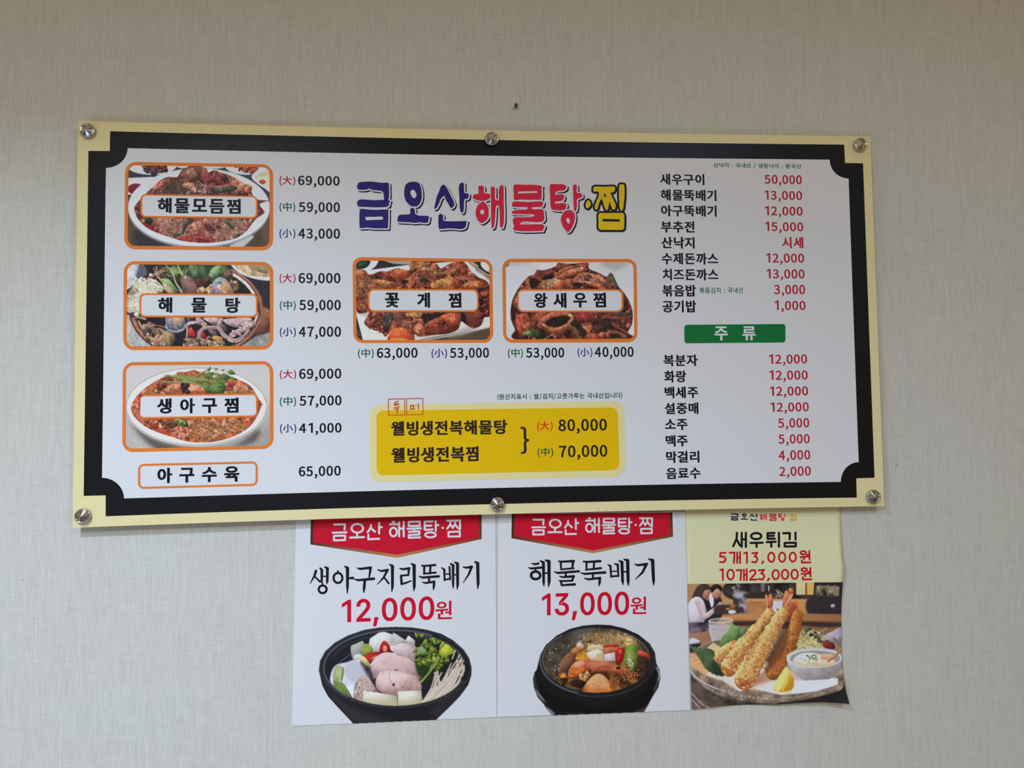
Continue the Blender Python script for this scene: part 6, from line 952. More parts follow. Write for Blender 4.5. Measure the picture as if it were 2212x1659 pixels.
def box_mesh(name, lo, hi, m, kind=None):
    x0, y0, z0 = lo; x1, y1, z1 = hi
    V = [(x0, y0, z0), (x1, y0, z0), (x1, y1, z0), (x0, y1, z0), (x0, y0, z1), (x1, y0, z1), (x1, y1, z1), (x0, y1, z1)]
    o = mesh(name, V, [(0, 3, 2, 1), (4, 5, 6, 7), (0, 1, 5, 4), (1, 2, 6, 5), (2, 3, 7, 6), (3, 0, 4, 7)], m)
    if kind: o['kind'] = kind
    return o
WALL = wallpaper()
box_mesh('wall_back', (-2.6, 0.0, 0.0), (2.6, 0.1, 2.78), WALL, 'structure')
box_mesh('floor', (-2.6, -4.2, -0.08), (2.6, 0.1, 0.0), mat('floor_boards', (0.16, 0.11, 0.075), 0.5), 'structure')

# ---------------------------------------------------------------- menu board
W1 = (180, 179, 186)                       # how the board's white paper looks in the photo
def yl(k): return YB - 0.00025 * k         # print layers on the board's face
board = empty('menu_board', (0, YB, ZB))
tag(board, 'large landscape restaurant menu board with cream edge and black border, hung on six metal standoffs', 'menu board')
INK = mat('black_ink', pig((22, 19, 29), W1) * 0.8, 0.42); RED = mat('red_ink', pig((150, 24, 40), W1)); GRN = mat('green_ink', pig((24, 84, 52), W1))
BLU = mat('blue_ink', pig((40, 32, 98), W1)); ORG = mat('orange_ink', pig((190, 102, 42), W1)); WHT = mat('white_paper', pig(W1, W1))
PINK = mat('crimson_ink', pig((176, 32, 56), W1)); YEL = mat('yellow_ink', pig((212, 176, 0), (188, 192, 205))); CRM = mat('cream_ink', pig((205, 200, 152), (192, 198, 212)))
CREAM = mat('cream_board', pig((178, 166, 124), (168, 167, 168)), 0.4)
def edge(a, b, sag=0.0, n=12):
    t = np.linspace(0, 1, n, endpoint=False)[:, None]; a = np.array(a, float); b = np.array(b, float)
    p = a + (b - a) * t; p[:, 1] += (sag * 4 * t * (1 - t))[:, 0]; return p
TL, TR, BR, BL = (168.4, 261.3), (1880.2, 294.7), (1910.4, 1093.3), (157.0, 1140.0)
outline = np.concatenate([edge(TL, TR, 3), edge(TR, BR), edge(BR, BL, -5), edge(BL, TL)])
def slab(name, ol, y0, y1, m, parent):
    a = Parr(ol, np.full(len(ol), y0)); b = a.copy(); b[:, 1] = y1; n = len(ol)
    tri = tessellate_polygon([[Vector((p[0], p[1], 0)) for p in ol]])
    W = np.concatenate([a, b]); F = []
    for f in tri:
        u, v, w = a[list(f)]
        f = f if np.cross(v - u, w - u)[1] < 0 else (f[0], f[2], f[1])
        F += [f, (f[2] + n, f[1] + n, f[0] + n)]
    F += [(i, (i + 1) % n, (i + 1) % n + n, i + n) for i in range(n)]
    o = mesh(name, W, F, m, parent)
    bm = bmesh.new(); bm.from_mesh(o.data); bmesh.ops.recalc_face_normals(bm, faces=bm.faces); bm.to_mesh(o.data); bm.free()
    return o
slab('panel', outline, YB, YB + 0.004, CREAM, board)
def corner(cx, cy, rx, ry, a0, a1):
    a = np.radians(np.linspace(a0, a1, 17)); return np.stack([cx + rx * np.cos(a), cy + ry * np.sin(a)], 1)
inner = np.concatenate([corner(229.0, 320.2, 46.6, 42.4, 90, 0)[:-1], edge((275.6, 320), (1792.3, 344.5), 3.7), corner(1833.2, 344.9, 40.9, 40.6, 180, 90)[:-1],
                        edge((1833.1, 385.5), (1854.8, 998.4)), corner(1855.0, 1041.0, 38.8, 42.6, 270, 180)[:-1], edge((1816.2, 1041), (267.8, 1077), -4.3),
                        corner(220.6, 1076.6, 47.2, 44.4, 360, 270)[:-1], edge((220.4, 1032.2), (228.6, 362.5))])
outer = np.concatenate([edge((238, 283.4), (1823.6, 312.4), 3.8), [(1823.6, 312.4), (1825.4, 352.2)], edge((1864.3, 352.7), (1889.2, 1032)), [(1889.2, 1032), (1849.6, 1033.2)],
                        edge((1850.9, 1074.8), (228.2, 1115.2), -5.4), [(228.2, 1115.2), (228.2, 1070)], edge((180.7, 1071.1), (191, 325.9)), [(191, 325.9), (237.1, 326.3)]])
BORDER = mat('black_border_ink', (0.0075, 0.0072, 0.0080), 0.4, spec=0.2)
Flat().poly(outer).build('border', BORDER, board, yl(1), 'black border with notched corners')
Flat().poly(inner).build('face', WHT, board, yl(2), 'white printed face')

def bar(crop, o, i, ro, ri):
    k = CROPS[crop][2]
    return rrect(*X(crop, o), ro / k), rrect(*X(crop, i), ri / k)
PLATES = (200, 201, 210)
def dish(crop, o, i, ro, ri, plate_o, plate_i, words, painter, white, desat, label):
    fo, fi = bar(crop, o, i, ro, ri)
    mid = rrect(*((X(crop, o) + X(crop, i)) / 2), (ro + ri) / 2 / CROPS[crop][2])
    pic = picture('dish_picture', painter(), white, board, yl(3), keep=mid, desat=desat, label=label)
    Flat().poly(fo, fi).build('picture_frame', ORG, pic, yl(4), 'orange rounded frame')
    po, pi = bar(crop, plate_o, plate_i, 48, 34)
    Flat().poly(po, pi).build('name_plate_frame', ORG, pic, yl(5)); Flat().poly(pi).build('name_plate', WHT, pic, yl(5), 'white name plate')
    for w in words: text(Flat(), crop, *w, bold=(36, 24)).build('name_syllable', INK, pic, yl(6))
DS = 0.18
dish('A', [(130, 125), (1488, 150), (1488, 940), (120, 928)], [(160, 157), (1457, 177), (1455, 907), (152, 897)], 100, 66,
     [(270, 422), (1347, 440), (1347, 648), (268, 636)], [(288, 435), (1330, 450), (1330, 632), (287, 622)],
     [('해', 428, 456, 556, 595), ('물', 583, 460, 721, 598), ('모', 744, 466, 881, 586), ('듬', 902, 466, 1040, 603), ('찜', 1062, 466, 1191, 604)],
     picture_mixed_seafood, (178, 175, 180), DS, 'photo of braised mixed seafood on a white oval plate')
dish('B', [(117, 60), (1490, 68), (1490, 872), (110, 877)], [(148, 90), (1458, 97), (1460, 840), (142, 843)], 100, 66,
     [(262, 355), (1347, 359), (1347, 578), (260, 576)], [(280, 372), (1330, 375), (1330, 561), (278, 559)],
     [('해', 431, 392, 562, 533), ('물', 737, 395, 876, 533), ('탕', 1050, 395, 1186, 537)],
     picture_seafood_stew, (184, 184, 193), DS, 'photo of seafood hot pot with octopus, mushrooms and greens')
dish('C', [(108, 95), (1490, 85), (1493, 890), (102, 922)], [(138, 125), (1458, 115), (1460, 862), (133, 890)], 100, 66,
     [(268, 395), (1347, 380), (1347, 600), (265, 617)], [(271, 410), (1330, 397), (1332, 583), (269, 600)],
     [('생', 420, 427, 556, 568), ('아', 634, 426, 770, 566), ('구', 836, 426, 973, 563), ('찜', 1039, 420, 1171, 560)],
     picture_monkfish, (190, 196, 208), DS, 'photo of red braised fish with bean sprouts and green herbs')
dish('E', [(40, 52), (1083, 68), (1090, 692), (47, 694)], [(65, 78), (1060, 90), (1065, 670), (70, 672)], 70, 46,
     [(153, 290), (980, 292), (982, 463), (155, 463)], [(167, 302), (968, 304), (970, 450), (168, 450)],
     [('꽃', 282, 319, 388, 430), ('게', 521, 318, 618, 430), ('찜', 755, 320, 852, 430)],
     picture_crab, (180, 180, 188), DS, 'photo of spicy braised crab on a white square plate')
dish('E', [(1158, 65), (2160, 67), (2167, 688), (1165, 692)], [(1183, 90), (2137, 90), (2143, 662), (1188, 668)], 70, 46,
     [(1268, 292), (2062, 292), (2062, 465), (1270, 465)], [(1280, 305), (2047, 305), (2048, 452), (1282, 452)],
     [('왕', 1394, 320, 1494, 432), ('새', 1537, 320, 1637, 432), ('우', 1689, 320, 1789, 430), ('찜', 1836, 318, 1932, 428)],
     picture_prawn, (178, 177, 186), DS, 'photo of spicy prawns and squid rings with sesame')
po, pi = bar('C', [(247, 1031), (1347, 1006), (1347, 1230), (247, 1260)], [(267, 1049), (1328, 1025), (1328, 1212), (267, 1241)], 52, 34)
pl = Flat().poly(po, pi).build('name_plate_frame', ORG, board, yl(4), 'orange outlined plate under the lowest dish photo')
for w in (('아', 425, 1064, 561, 1208), ('구', 627, 1064, 765, 1203), ('수', 833, 1057, 971, 1198), ('육', 1039, 1049, 1177, 1195)): text(Flat(), 'C', *w, bold=(36, 24)).build('name_syllable', INK, pl, yl(4))

# ---- prices of the left and middle columns
SIZE = {'大': RED, '中': GRN, '小': BLU}
def price(crop, size, sb, val, vb, m=INK, y=3, bold=(22, 17)):
    if size: text(Flat(), crop, '(' + size + ')', *sb, bold=(14, 12)).build('size_mark', SIZE[size], board, yl(y))
    text(Flat(), crop, val, *vb, bold=bold).build('price_lettering', m, board, yl(y))
for a in [('A', '大', (1547, 255, 1692, 348), '69,000', (1718, 252, 2100, 366)), ('A', '中', (1547, 498, 1692, 590), '59,000', (1723, 494, 2102, 611)), ('A', '小', (1547, 741, 1693, 833), '43,000', (1720, 737, 2103, 855)),
          ('B', '大', (1548, 174, 1695, 266), '69,000', (1723, 168, 2107, 286)), ('B', '中', (1550, 422, 1697, 514), '59,000', (1728, 415, 2110, 533)), ('B', '小', (1550, 668, 1698, 760), '47,000', (1725, 660, 2112, 779)),
          ('C', '大', (1550, 163, 1700, 256), '69,000', (1728, 152, 2115, 271)), ('C', '中', (1550, 412, 1700, 505), '57,000', (1730, 399, 2117, 518)), ('C', '小', (1552, 660, 1701, 753), '41,000', (1727, 648, 2117, 769)),
          ('C', None, None, '65,000', (1725, 1045, 2110, 1168)),
          ('E', '中', (80, 736, 198, 811), '63,000', (222, 729, 525, 824)), ('E', '小', (630, 736, 745, 810), '53,000', (767, 729, 1058, 824)), ('E', '中', (1200, 735, 1312, 809), '53,000', (1335, 728, 1620, 822)), ('E', '小', (1720, 730, 1830, 803), '40,000', (1848, 722, 2138, 817))]:
    price(*a)

# ---- list on the right
for s, b in [('새우구이', (118, 207, 560, 323)), ('해물뚝배기', (125, 364, 680, 481)), ('아구뚝배기', (128, 520, 682, 637)), ('부추전', (128, 679, 462, 796)), ('산낙지', (130, 836, 463, 954)), ('수제돈까스', (135, 995, 697, 1113)), ('치즈돈까스', (142, 1154, 700, 1271)), ('볶음밥', (142, 1314, 477, 1431)), ('공기밥', (142, 1470, 480, 1590))]:
    text(Flat(), 'G', s, *b, bold=(32, 20)).build('menu_item_lettering', INK, board, yl(3))
for s, b in [('50,000', (1158, 219, 1530, 334)), ('13,000', (1162, 374, 1533, 491)), ('12,000', (1165, 530, 1538, 647)), ('15,000', (1168, 686, 1543, 803)), ('12,000', (1178, 998, 1553, 1116)), ('13,000', (1182, 1156, 1558, 1273)), ('3,000', (1253, 1314, 1562, 1431)), ('1,000', (1262, 1470, 1567, 1588))]:
    text(Flat(), 'G', s, *b, bold=(20, 15)).build('price_lettering', RED, board, yl(3))
text(Flat(), 'G', '시세', 1332, 838, 1545, 950, bold=(28, 18)).build('price_lettering', RED, board, yl(3))
text(Flat(), 'G', '산낙지 : 국내산 / 냉동낙지 : 중국산', 650, 99, 1525, 163, bold=(16, 12)).build('origin_note', GRN, board, yl(3))
text(Flat(), 'G', '볶음김치 : 국내산', 512, 1339, 948, 1398, bold=(14, 10)).build('origin_note', GRN, board, yl(3))
ban = Flat().poly(rrect(*X('H', [(350, 97), (1330, 89), (1331, 268), (352, 276)]), 28 / 4.484)).build('section_banner', mat('green_banner_ink', pig((18, 92, 46), W1)), board, yl(3), 'green banner')
for w in (('주', 643, 112, 773, 249), ('류', 913, 111, 1042, 248)): text(Flat(), 'H', *w, bold=(30, 20)).build('banner_syllable', WHT, ban, yl(4))
for s, b in [('복분자', (150, 384, 480, 499)), ('화랑', (155, 540, 370, 656)), ('백세주', (160, 694, 486, 809)), ('설중매', (158, 849, 487, 964)), ('소주', (163, 1008, 382, 1119)), ('맥주', (170, 1163, 385, 1278)), ('막걸리', (174, 1317, 497, 1436)), ('음료수', (175, 1477, 507, 1593))]:
    text(Flat(), 'H', s, *b, bold=(32, 20)).build('menu_item_lettering', INK, board, yl(3))
for s, b in [('12,000', (1173, 379, 1540, 496)), ('12,000', (1177, 534, 1546, 652)), ('12,000', (1182, 689, 1550, 806)), ('12,000', (1187, 843, 1556, 961)), ('5,000', (1258, 999, 1560, 1117)), ('5,000', (1262, 1154, 1565, 1271)), ('4,000', (1265, 1309, 1570, 1429)), ('2,000', (1270, 1466, 1576, 1585))]:
    text(Flat(), 'H', s, *b, bold=(20, 15)).build('price_lettering', RED, board, yl(3))

# ---- yellow special box
sp = Flat().poly(rrect(*X('F', [(66, 158), (2062, 131), (2072, 723), (68, 769)]), 95 / 3.626)).build('special_box_rim', CRM, board, yl(3), 'pale cream rim of the yellow box')
Flat().poly(rrect(*X('F', [(120, 207), (2010, 181), (2023, 672), (122, 714)]), 55 / 3.626)).build('special_box', YEL, sp, yl(4), 'yellow box')
INKY = mat('black_ink_on_yellow', pig((38, 28, 22), W1))
for s, b in [('웰빙생전복해물탕', (235, 277, 1145, 405)), ('웰빙생전복찜', (237, 485, 920, 616))]:
    text(Flat(), 'F', s, *b, bold=(34, 22)).build('special_lettering', INKY, sp, yl(5))
text(Flat(), 'F', '}', 1250, 332, 1316, 546, bold=(6, 8)).build('brace', INKY, sp, yl(5))
for s, b, v, vb in [('大', (1380, 289, 1500, 368), '80,000', (1545, 269, 1925, 391)), ('中', (1382, 496, 1505, 573), '70,000', (1550, 474, 1928, 596))]:
    text(Flat(), 'F', '(' + s + ')', *b, bold=(14, 12)).build('size_mark', SIZE[s] if s == '中' else mat('vermilion_ink', pig((190, 40, 20), W1)), sp, yl(5)); text(Flat(), 'F', v, *vb, bold=(22, 17)).build('price_lettering', INKY, sp, yl(5))
text(Flat(), 'F', '(원산지표시 : 쌀/김치/고춧가루는 국내산입니다)', 1067, 64, 2045, 126, bold=(14, 10)).build('origin_note', GRN, board, yl(5))
STAMP = mat('vermilion_stamp_ink', pig((176, 58, 46), (190, 190, 198)))
for q, strokes in (([(212, 117), (340, 113), (343, 239), (214, 242)], [[(262, 141), (292, 132)], [(264, 158), (290, 150)], [(262, 141), (263, 165), (294, 158)], [(258, 186), (280, 183), (300, 174)], [(266, 201), (292, 190), (286, 208), (280, 226)]]),
                   ([(355, 113), (483, 110), (485, 236), (357, 240)], [[(389, 166), (387, 196)], [(389, 168), (414, 165), (410, 186), (418, 192)], [(387, 195), (408, 192)], [(446, 153), (449, 194)]])):
    f = Flat().stroke([tuple(p) for p in X('F', q)], 2.6 / 3.626, closed=True, k=8)
    for st in strokes: f.stroke([tuple(p) for p in X('F', st)], 3.6 / 3.626, k=8)
    f.build('stamp', STAMP, board, yl(6))

# ---- brush-cut title
T_ = {
 'navy': [[[(75, 140), (95, 115), (180, 112), (255, 120), (300, 120), (312, 140), (310, 240), (290, 252), (275, 245), (272, 200), (255, 182), (185, 172), (165, 162), (140, 172), (85, 170), (75, 155)]],
          [[(73, 270), (90, 247), (130, 245), (200, 250), (310, 250), (313, 270), (300, 300), (200, 303), (140, 300), (85, 297)]],
          [[(92, 325), (130, 318), (200, 322), (300, 320), (308, 335), (305, 445), (295, 460), (200, 460), (150, 455), (100, 458), (93, 440)], [(133, 375), (265, 372), (268, 395), (140, 400)]],
          [[(425, 200), (435, 140), (470, 115), (520, 115), (545, 140), (557, 200), (550, 260), (520, 295), (470, 290), (435, 250)], [(470, 190), (485, 172), (505, 180), (518, 215), (505, 235), (490, 232), (478, 215)]],
          [[(465, 355), (470, 320), (485, 305), (505, 320), (507, 350), (540, 365), (605, 368), (607, 395), (595, 420), (540, 415), (500, 420), (440, 413), (385, 412), (375, 395), (390, 360)]],
          [[(652, 300), (665, 240), (690, 170), (712, 135), (735, 145), (760, 190), (795, 260), (798, 290), (775, 308), (750, 270), (725, 220), (718, 222), (700, 240), (675, 295), (655, 315)]],
          [[(833, 150), (850, 122), (868, 122), (872, 150), (875, 195), (905, 203), (905, 230), (893, 242), (875, 245), (872, 300), (865, 340), (848, 335), (840, 300), (838, 220)]],
          [[(682, 365), (705, 352), (715, 365), (718, 400), (760, 408), (880, 405), (890, 420), (880, 455), (840, 465), (790, 460), (740, 462), (690, 465), (682, 440)]]],
 'red': [[[(980, 150), (1000, 142), (1020, 150), (1022, 195), (1065, 205), (1065, 235), (1040, 250), (1000, 255), (955, 245), (937, 230), (950, 205), (980, 200)]],
         [[(960, 330), (975, 290), (1010, 262), (1040, 280), (1057, 330), (1050, 385), (1020, 415), (1000, 420), (975, 400), (960, 365)], [(992, 340), (1005, 318), (1022, 330), (1020, 352), (1000, 352)]],
         [[(1072, 160), (1090, 152), (1103, 165), (1105, 240), (1132, 245), (1132, 165), (1150, 140), (1167, 150), (1168, 250), (1172, 350), (1165, 440), (1150, 455), (1140, 430), (1135, 300), (1108, 300), (1105, 380), (1095, 450), (1080, 455), (1075, 400), (1073, 280)]],
         [[(1243, 140), (1290, 135), (1440, 140), (1450, 170), (1450, 235), (1430, 248), (1300, 245), (1248, 248), (1243, 200)], [(1275, 185), (1418, 182), (1420, 195), (1275, 200)]],
         [[(1235, 270), (1250, 260), (1350, 262), (1455, 260), (1460, 285), (1445, 300), (1385, 302), (1385, 318), (1455, 318), (1470, 350), (1460, 410), (1330, 410), (1300, 418), (1300, 432), (1460, 432), (1462, 470), (1440, 480), (1255, 478), (1245, 440), (1243, 380), (1340, 378), (1392, 370), (1380, 355), (1240, 352), (1237, 330), (1300, 320), (1340, 318), (1340, 302), (1240, 300)]],
         [[(1513, 145), (1530, 130), (1620, 135), (1635, 155), (1620, 175), (1565, 185), (1555, 210), (1610, 205), (1618, 235), (1600, 255), (1555, 262), (1560, 275), (1630, 272), (1632, 310), (1610, 325), (1540, 322), (1520, 300), (1515, 220)]],
         [[(1685, 145), (1705, 135), (1715, 150), (1715, 195), (1750, 200), (1752, 230), (1718, 240), (1715, 300), (1705, 332), (1692, 320), (1690, 250)]],
         [[(1595, 400), (1610, 350), (1640, 325), (1680, 330), (1700, 370), (1690, 430), (1660, 480), (1640, 485), (1615, 455)], [(1635, 395), (1648, 380), (1660, 395), (1662, 415), (1650, 425)]]],
 'yellow': [[[(1778, 285), (1795, 250), (1815, 265), (1818, 285), (1800, 310), (1785, 305)]],
            [[(1840, 185), (1838, 160), (1850, 148), (1920, 150), (1990, 148), (2000, 165), (1990, 190), (1968, 195), (1985, 240), (2003, 285), (1996, 320), (1978, 312), (1958, 262), (1946, 320), (1928, 320), (1912, 272), (1898, 240), (1884, 262), (1866, 318), (1848, 310), (1856, 270), (1876, 226), (1878, 190)], [(1914, 205), (1926, 200), (1934, 222), (1924, 232)]],
            [[(2030, 145), (2050, 132), (2070, 145), (2068, 250), (2058, 320), (2040, 322), (2030, 260)]],
            [[(1875, 355), (1890, 345), (2055, 345), (2070, 360), (2068, 460), (2055, 472), (1890, 472), (1875, 460)], [(1905, 390), (2035, 393), (2035, 411), (1905, 409)]]]}
NAVY = mat('navy_ink', pig((38, 30, 92), W1)); TYEL = mat('title_yellow_ink', pig((222, 186, 0), W1)); SHAD = mat('title_shadow_ink', pig((20, 18, 34), W1))
def rough(loop, k=2, amp=1.6, seed=0):           # slightly ragged brush edge
    q = smooth(loop, True, k) if len(loop) not in (4, 8) else np.concatenate([np.linspace(a, b, 4, endpoint=False) for a, b in zip(np.asarray(loop, float), np.roll(np.asarray(loop, float), -1, 0))]); r = np.random.RandomState(len(loop) * 7 + seed); return q + r.randn(len(q), 2) * amp * .5
def grown(fl, loops, d, off=(0, 0)):
    q = X('D', np.asarray(loops[0], float) + np.array(off)); fl.loops.append(q); fl.stroke([tuple(p) for p in q], d / 3.456, closed=True, k=8)
title = None
for key, m in (('navy', NAVY), ('red', PINK), ('yellow', TYEL)):
    shapes = [[rough(l, 3, 1.4 if i == 0 else .6) for i, l in enumerate(g)] for g in T_[key]]
    f = Flat()
    for g in shapes: f.poly(*[X('D', l) for l in g])
    t = f.build('title_lettering', m, board, yl(6), {'navy': 'navy part of the title', 'red': 'crimson part of the title', 'yellow': 'yellow part of the title'}[key])
    s = Flat()
    if key == 'yellow':
        for g in shapes: grown(s, g, 14); grown(s, g, 10, (6, 6))
        s.build('outline', INK, t, yl(5), 'black outline')
    else:
        for g in shapes: grown(s, g, 9, (11, 11))
        s.build('drop_shadow', SHAD, t, yl(3), 'printed dark drop shadow')
        w = Flat()
        for g in shapes: grown(w, g, 9, (2, 2))
        w.build('outline', WHT, t, yl(4), 'white outline')

# ---- standoff bolts: a barrel on the wall, a faceted cone cap in front of the board
STEEL = mat('brushed_steel', (0.52, 0.55, 0.58), 0.16, 1.0)
def lathe(name, prof, n, centre, m, parent, facet=False, label=None, rot=0.0):
    V = []; F = []
    for r, y in prof:
        for i in range(n):
            a = 2 * math.pi * i / n + rot; V.append((centre[0] + r * math.cos(a), centre[1] + y, centre[2] + r * math.sin(a)))
    for j in range(len(prof) - 1):
        for i in range(n): F.append((j * n + i, j * n + (i + 1) % n, (j + 1) * n + (i + 1) % n, (j + 1) * n + i))
    F.append(tuple(range(n - 1, -1, -1))); F.append(tuple((len(prof) - 1) * n + i for i in range(n)))
    o = mesh(name, V, F, m, parent, label)
    bm = bmesh.new(); bm.from_mesh(o.data); bmesh.ops.recalc_face_normals(bm, faces=bm.faces); bm.to_mesh(o.data); bm.free()
    if not facet:
        for p in o.data.polygons: p.use_smooth = len(p.vertices) == 4
    return o
for i, (px, py) in enumerate([(187.8, 281.5), (1062.3, 299.5), (1859.8, 312), (177.5, 1115), (1074.5, 1089.5), (1888, 1073)]):
    c = P(px, py, YB - 0.008); c.y = YB
    cap = lathe('standoff_bolt', [(0.0150, -0.0010), (0.0158, -0.0018), (0.0158, -0.0078), (0.0152, -0.0092), (0.0134, -0.0100), (0.0126, -0.0094), (0.0120, -0.0086)], 48, c, STEEL, board, label='steel rim of the standoff')
    lathe('cone_cap', [(0.0119, -0.0080), (0.0119, -0.0086), (0.0005, -0.0150)], 36, c, STEEL, cap, facet=True, label='pointed steel cap')
    w = c.copy(); lathe('wall_barrel', [(0.0095, 0.0042), (0.0095, -YB - 0.0004)], 24, w, STEEL, cap, label='spacer between wall and board')

# ---------------------------------------------------------------- posters taped to the wall under the board
WP = (203, 207, 219); YP = -0.0016
P_WHT = mat('poster_paper', pig(WP, WP), 0.5); P_RED = mat('pennant_red_ink', pig((186, 22, 46), WP)); P_INK = mat('poster_black_ink', pig((30, 24, 34), WP)); P_PRICE = mat('poster_red_ink', pig((190, 18, 48), WP))
def sheet(name, ol, y0, m, parent): return slab(name, np.asarray(ol, float), y0, y0 + 0.0006, m, parent)
def pennant(parent, crop, o, i):
    o = X(crop, o); i = X(crop, i); n = len(o); V = np.concatenate([o, i]); W = Parr(V, np.full(len(V), YP - 0.0003))
    F = [(k, k + 1, k + 1 + n, k + n) for k in range(n - 1)]
    c = [(62, 42, 36), (78, 48, 36), (176, 122, 80), (108, 70, 46), (66, 44, 36)]; col = np.array([pig(q, WP) for q in c + c])
    ob = mesh('pennant_border', W, F, mat('bronze_border_ink', attr='print', rough=.45), parent, 'bronze border of the pennant')
    at = ob.data.color_attributes.new('print', 'FLOAT_COLOR', 'POINT'); at.data.foreach_set('color', np.concatenate([col, np.ones((len(col), 1))], 1).astype(np.float32).ravel())
    return Flat().poly(i).build('pennant', P_RED, parent, YP - 0.0005, 'red pennant header')
def ring(cx, cy, rx, ry, n=22): return [tuple(p) for p in ell(cx, cy, rx, ry, 0, n)]
HEAD = [[(490, 207), (602, 205), (598, 258)], [(475, 293), (618, 288)], [(488, 325), (603, 322), (603, 368), (488, 372), (488, 325)], ring(730, 246, 60, 45), [(728, 296), (728, 338)], [(655, 343), (800, 338)],
        [(872, 212), (870, 240), (838, 288)], [(871, 245), (915, 282)], [(957, 190), (957, 300)], [(960, 236), (985, 233)], [(845, 315), (845, 360), (958, 355)],
        [(1098, 180), (1114, 180)], [(1070, 206), (1146, 203)], ring(1106, 285, 36, 45), [(1165, 185), (1165, 330)], [(1212, 180), (1212, 330)], [(1165, 250), (1212, 250)],
        [(1265, 180), (1380, 177), (1378, 220), (1265, 222), (1265, 180)], [(1252, 252), (1390, 246)], [(1322, 250), (1322, 270)], [(1265, 283), (1375, 278), (1375, 310), (1265, 316), (1265, 345), (1382, 340)],
        [(1512, 175), (1430, 178), (1430, 262), (1512, 258)], [(1432, 220), (1500, 217)], [(1545, 170), (1545, 275)], [(1548, 215), (1572, 213)], ring(1490, 314, 55, 26), [(1616, 242), (1620, 242)],
        [(1664, 167), (1782, 165)], [(1700, 170), (1695, 208), (1665, 250)], [(1698, 205), (1722, 240)], [(1748, 170), (1744, 208), (1722, 242)], [(1746, 205), (1778, 246)], [(1797, 162), (1797, 256)], [(1678, 285), (1795, 280), (1795, 330), (1678, 333), (1678, 285)]]
BRUSH1 = [[(300, 690, 12), (285, 740, 10), (240, 820, 3)], [(285, 745, 7), (342, 800, 9)], [(346, 662, 9), (362, 680, 12), (360, 800, 10), (357, 812, 3)], [(360, 745, 6), (415, 745, 6)], [(395, 650, 8), (420, 663, 13), (418, 800, 11), (412, 825, 3)], [(p[0], p[1], 10) for p in ring(370, 880, 41, 40)] + [(411, 880, 10)], [(368, 820, 8), (372, 834, 6)],
          [(p[0], p[1], 10) for p in ring(529, 762, 46, 52)] + [(575, 762, 10)], [(527, 690, 8), (533, 704, 6)], [(600, 642, 6), (628, 660, 15), (628, 850, 12), (625, 922, 4)], [(640, 765, 8), (684, 762, 12)],
          [(732, 660, 6), (760, 668, 10), (870, 655, 12)], [(868, 657, 12), (862, 700, 10), (852, 765, 6)], [(700, 775, 5), (740, 785, 10), (902, 770, 12)], [(808, 790, 12), (800, 870, 12), (797, 915, 4)],
          [(946, 678, 6), (980, 690, 9), (1045, 680, 12)], [(1042, 685, 11), (1002, 760, 9), (935, 830, 3)], [(1005, 750, 8), (1056, 818, 9)], [(1066, 622, 6), (1095, 640, 14), (1095, 850, 12), (1088, 905, 4)],
          [(1173, 663, 6), (1200, 672, 9), (1270, 662, 11)], [(1266, 662, 11), (1260, 735, 8)], [(1182, 738, 8), (1258, 732, 9)], [(1184, 738, 10), (1190, 822, 11)], [(1190, 825, 10), (1240, 812, 8), (1288, 792, 6)], [(1292, 613, 6), (1320, 632, 15), (1322, 850, 13), (1317, 897, 4)],
          [(1402, 634, 8), (1450, 636, 9), (1540, 627, 10)], [(1425, 640, 10), (1425, 715, 9)], [(1490, 640, 10), (1485, 715, 9)], [(1420, 718, 8), (1545, 706, 9)], [(1372, 746, 5), (1410, 758, 10), (1576, 745, 11)], [(1475, 755, 10), (1475, 795, 9)], [(1408, 806, 5), (1440, 815, 9), (1530, 800, 10)], [(1528, 800, 11), (1525, 850, 11), (1520, 887, 4)],
          [(1605, 655, 5), (1634, 676, 10), (1636, 788, 8)], [(1688, 648, 9), (1695, 778, 8)], [(1635, 722, 6), (1690, 720, 6)], [(1635, 778, 8), (1692, 772, 8)], [(1696, 613, 6), (1725, 630, 12), (1725, 830, 10), (1727, 868, 4)], [(1725, 730, 6), (1770, 728, 6)], [(1742, 598, 6), (1771, 614, 14), (1772, 830, 12), (1768, 880, 4)],
          [(1832, 648, 6), (1860, 656, 9), (1920, 646, 12)], [(1917, 648, 12), (1890, 720, 9), (1830, 812, 3)], [(1950, 593, 6), (1980, 610, 15), (1985, 820, 13), (1980, 873, 4)]]
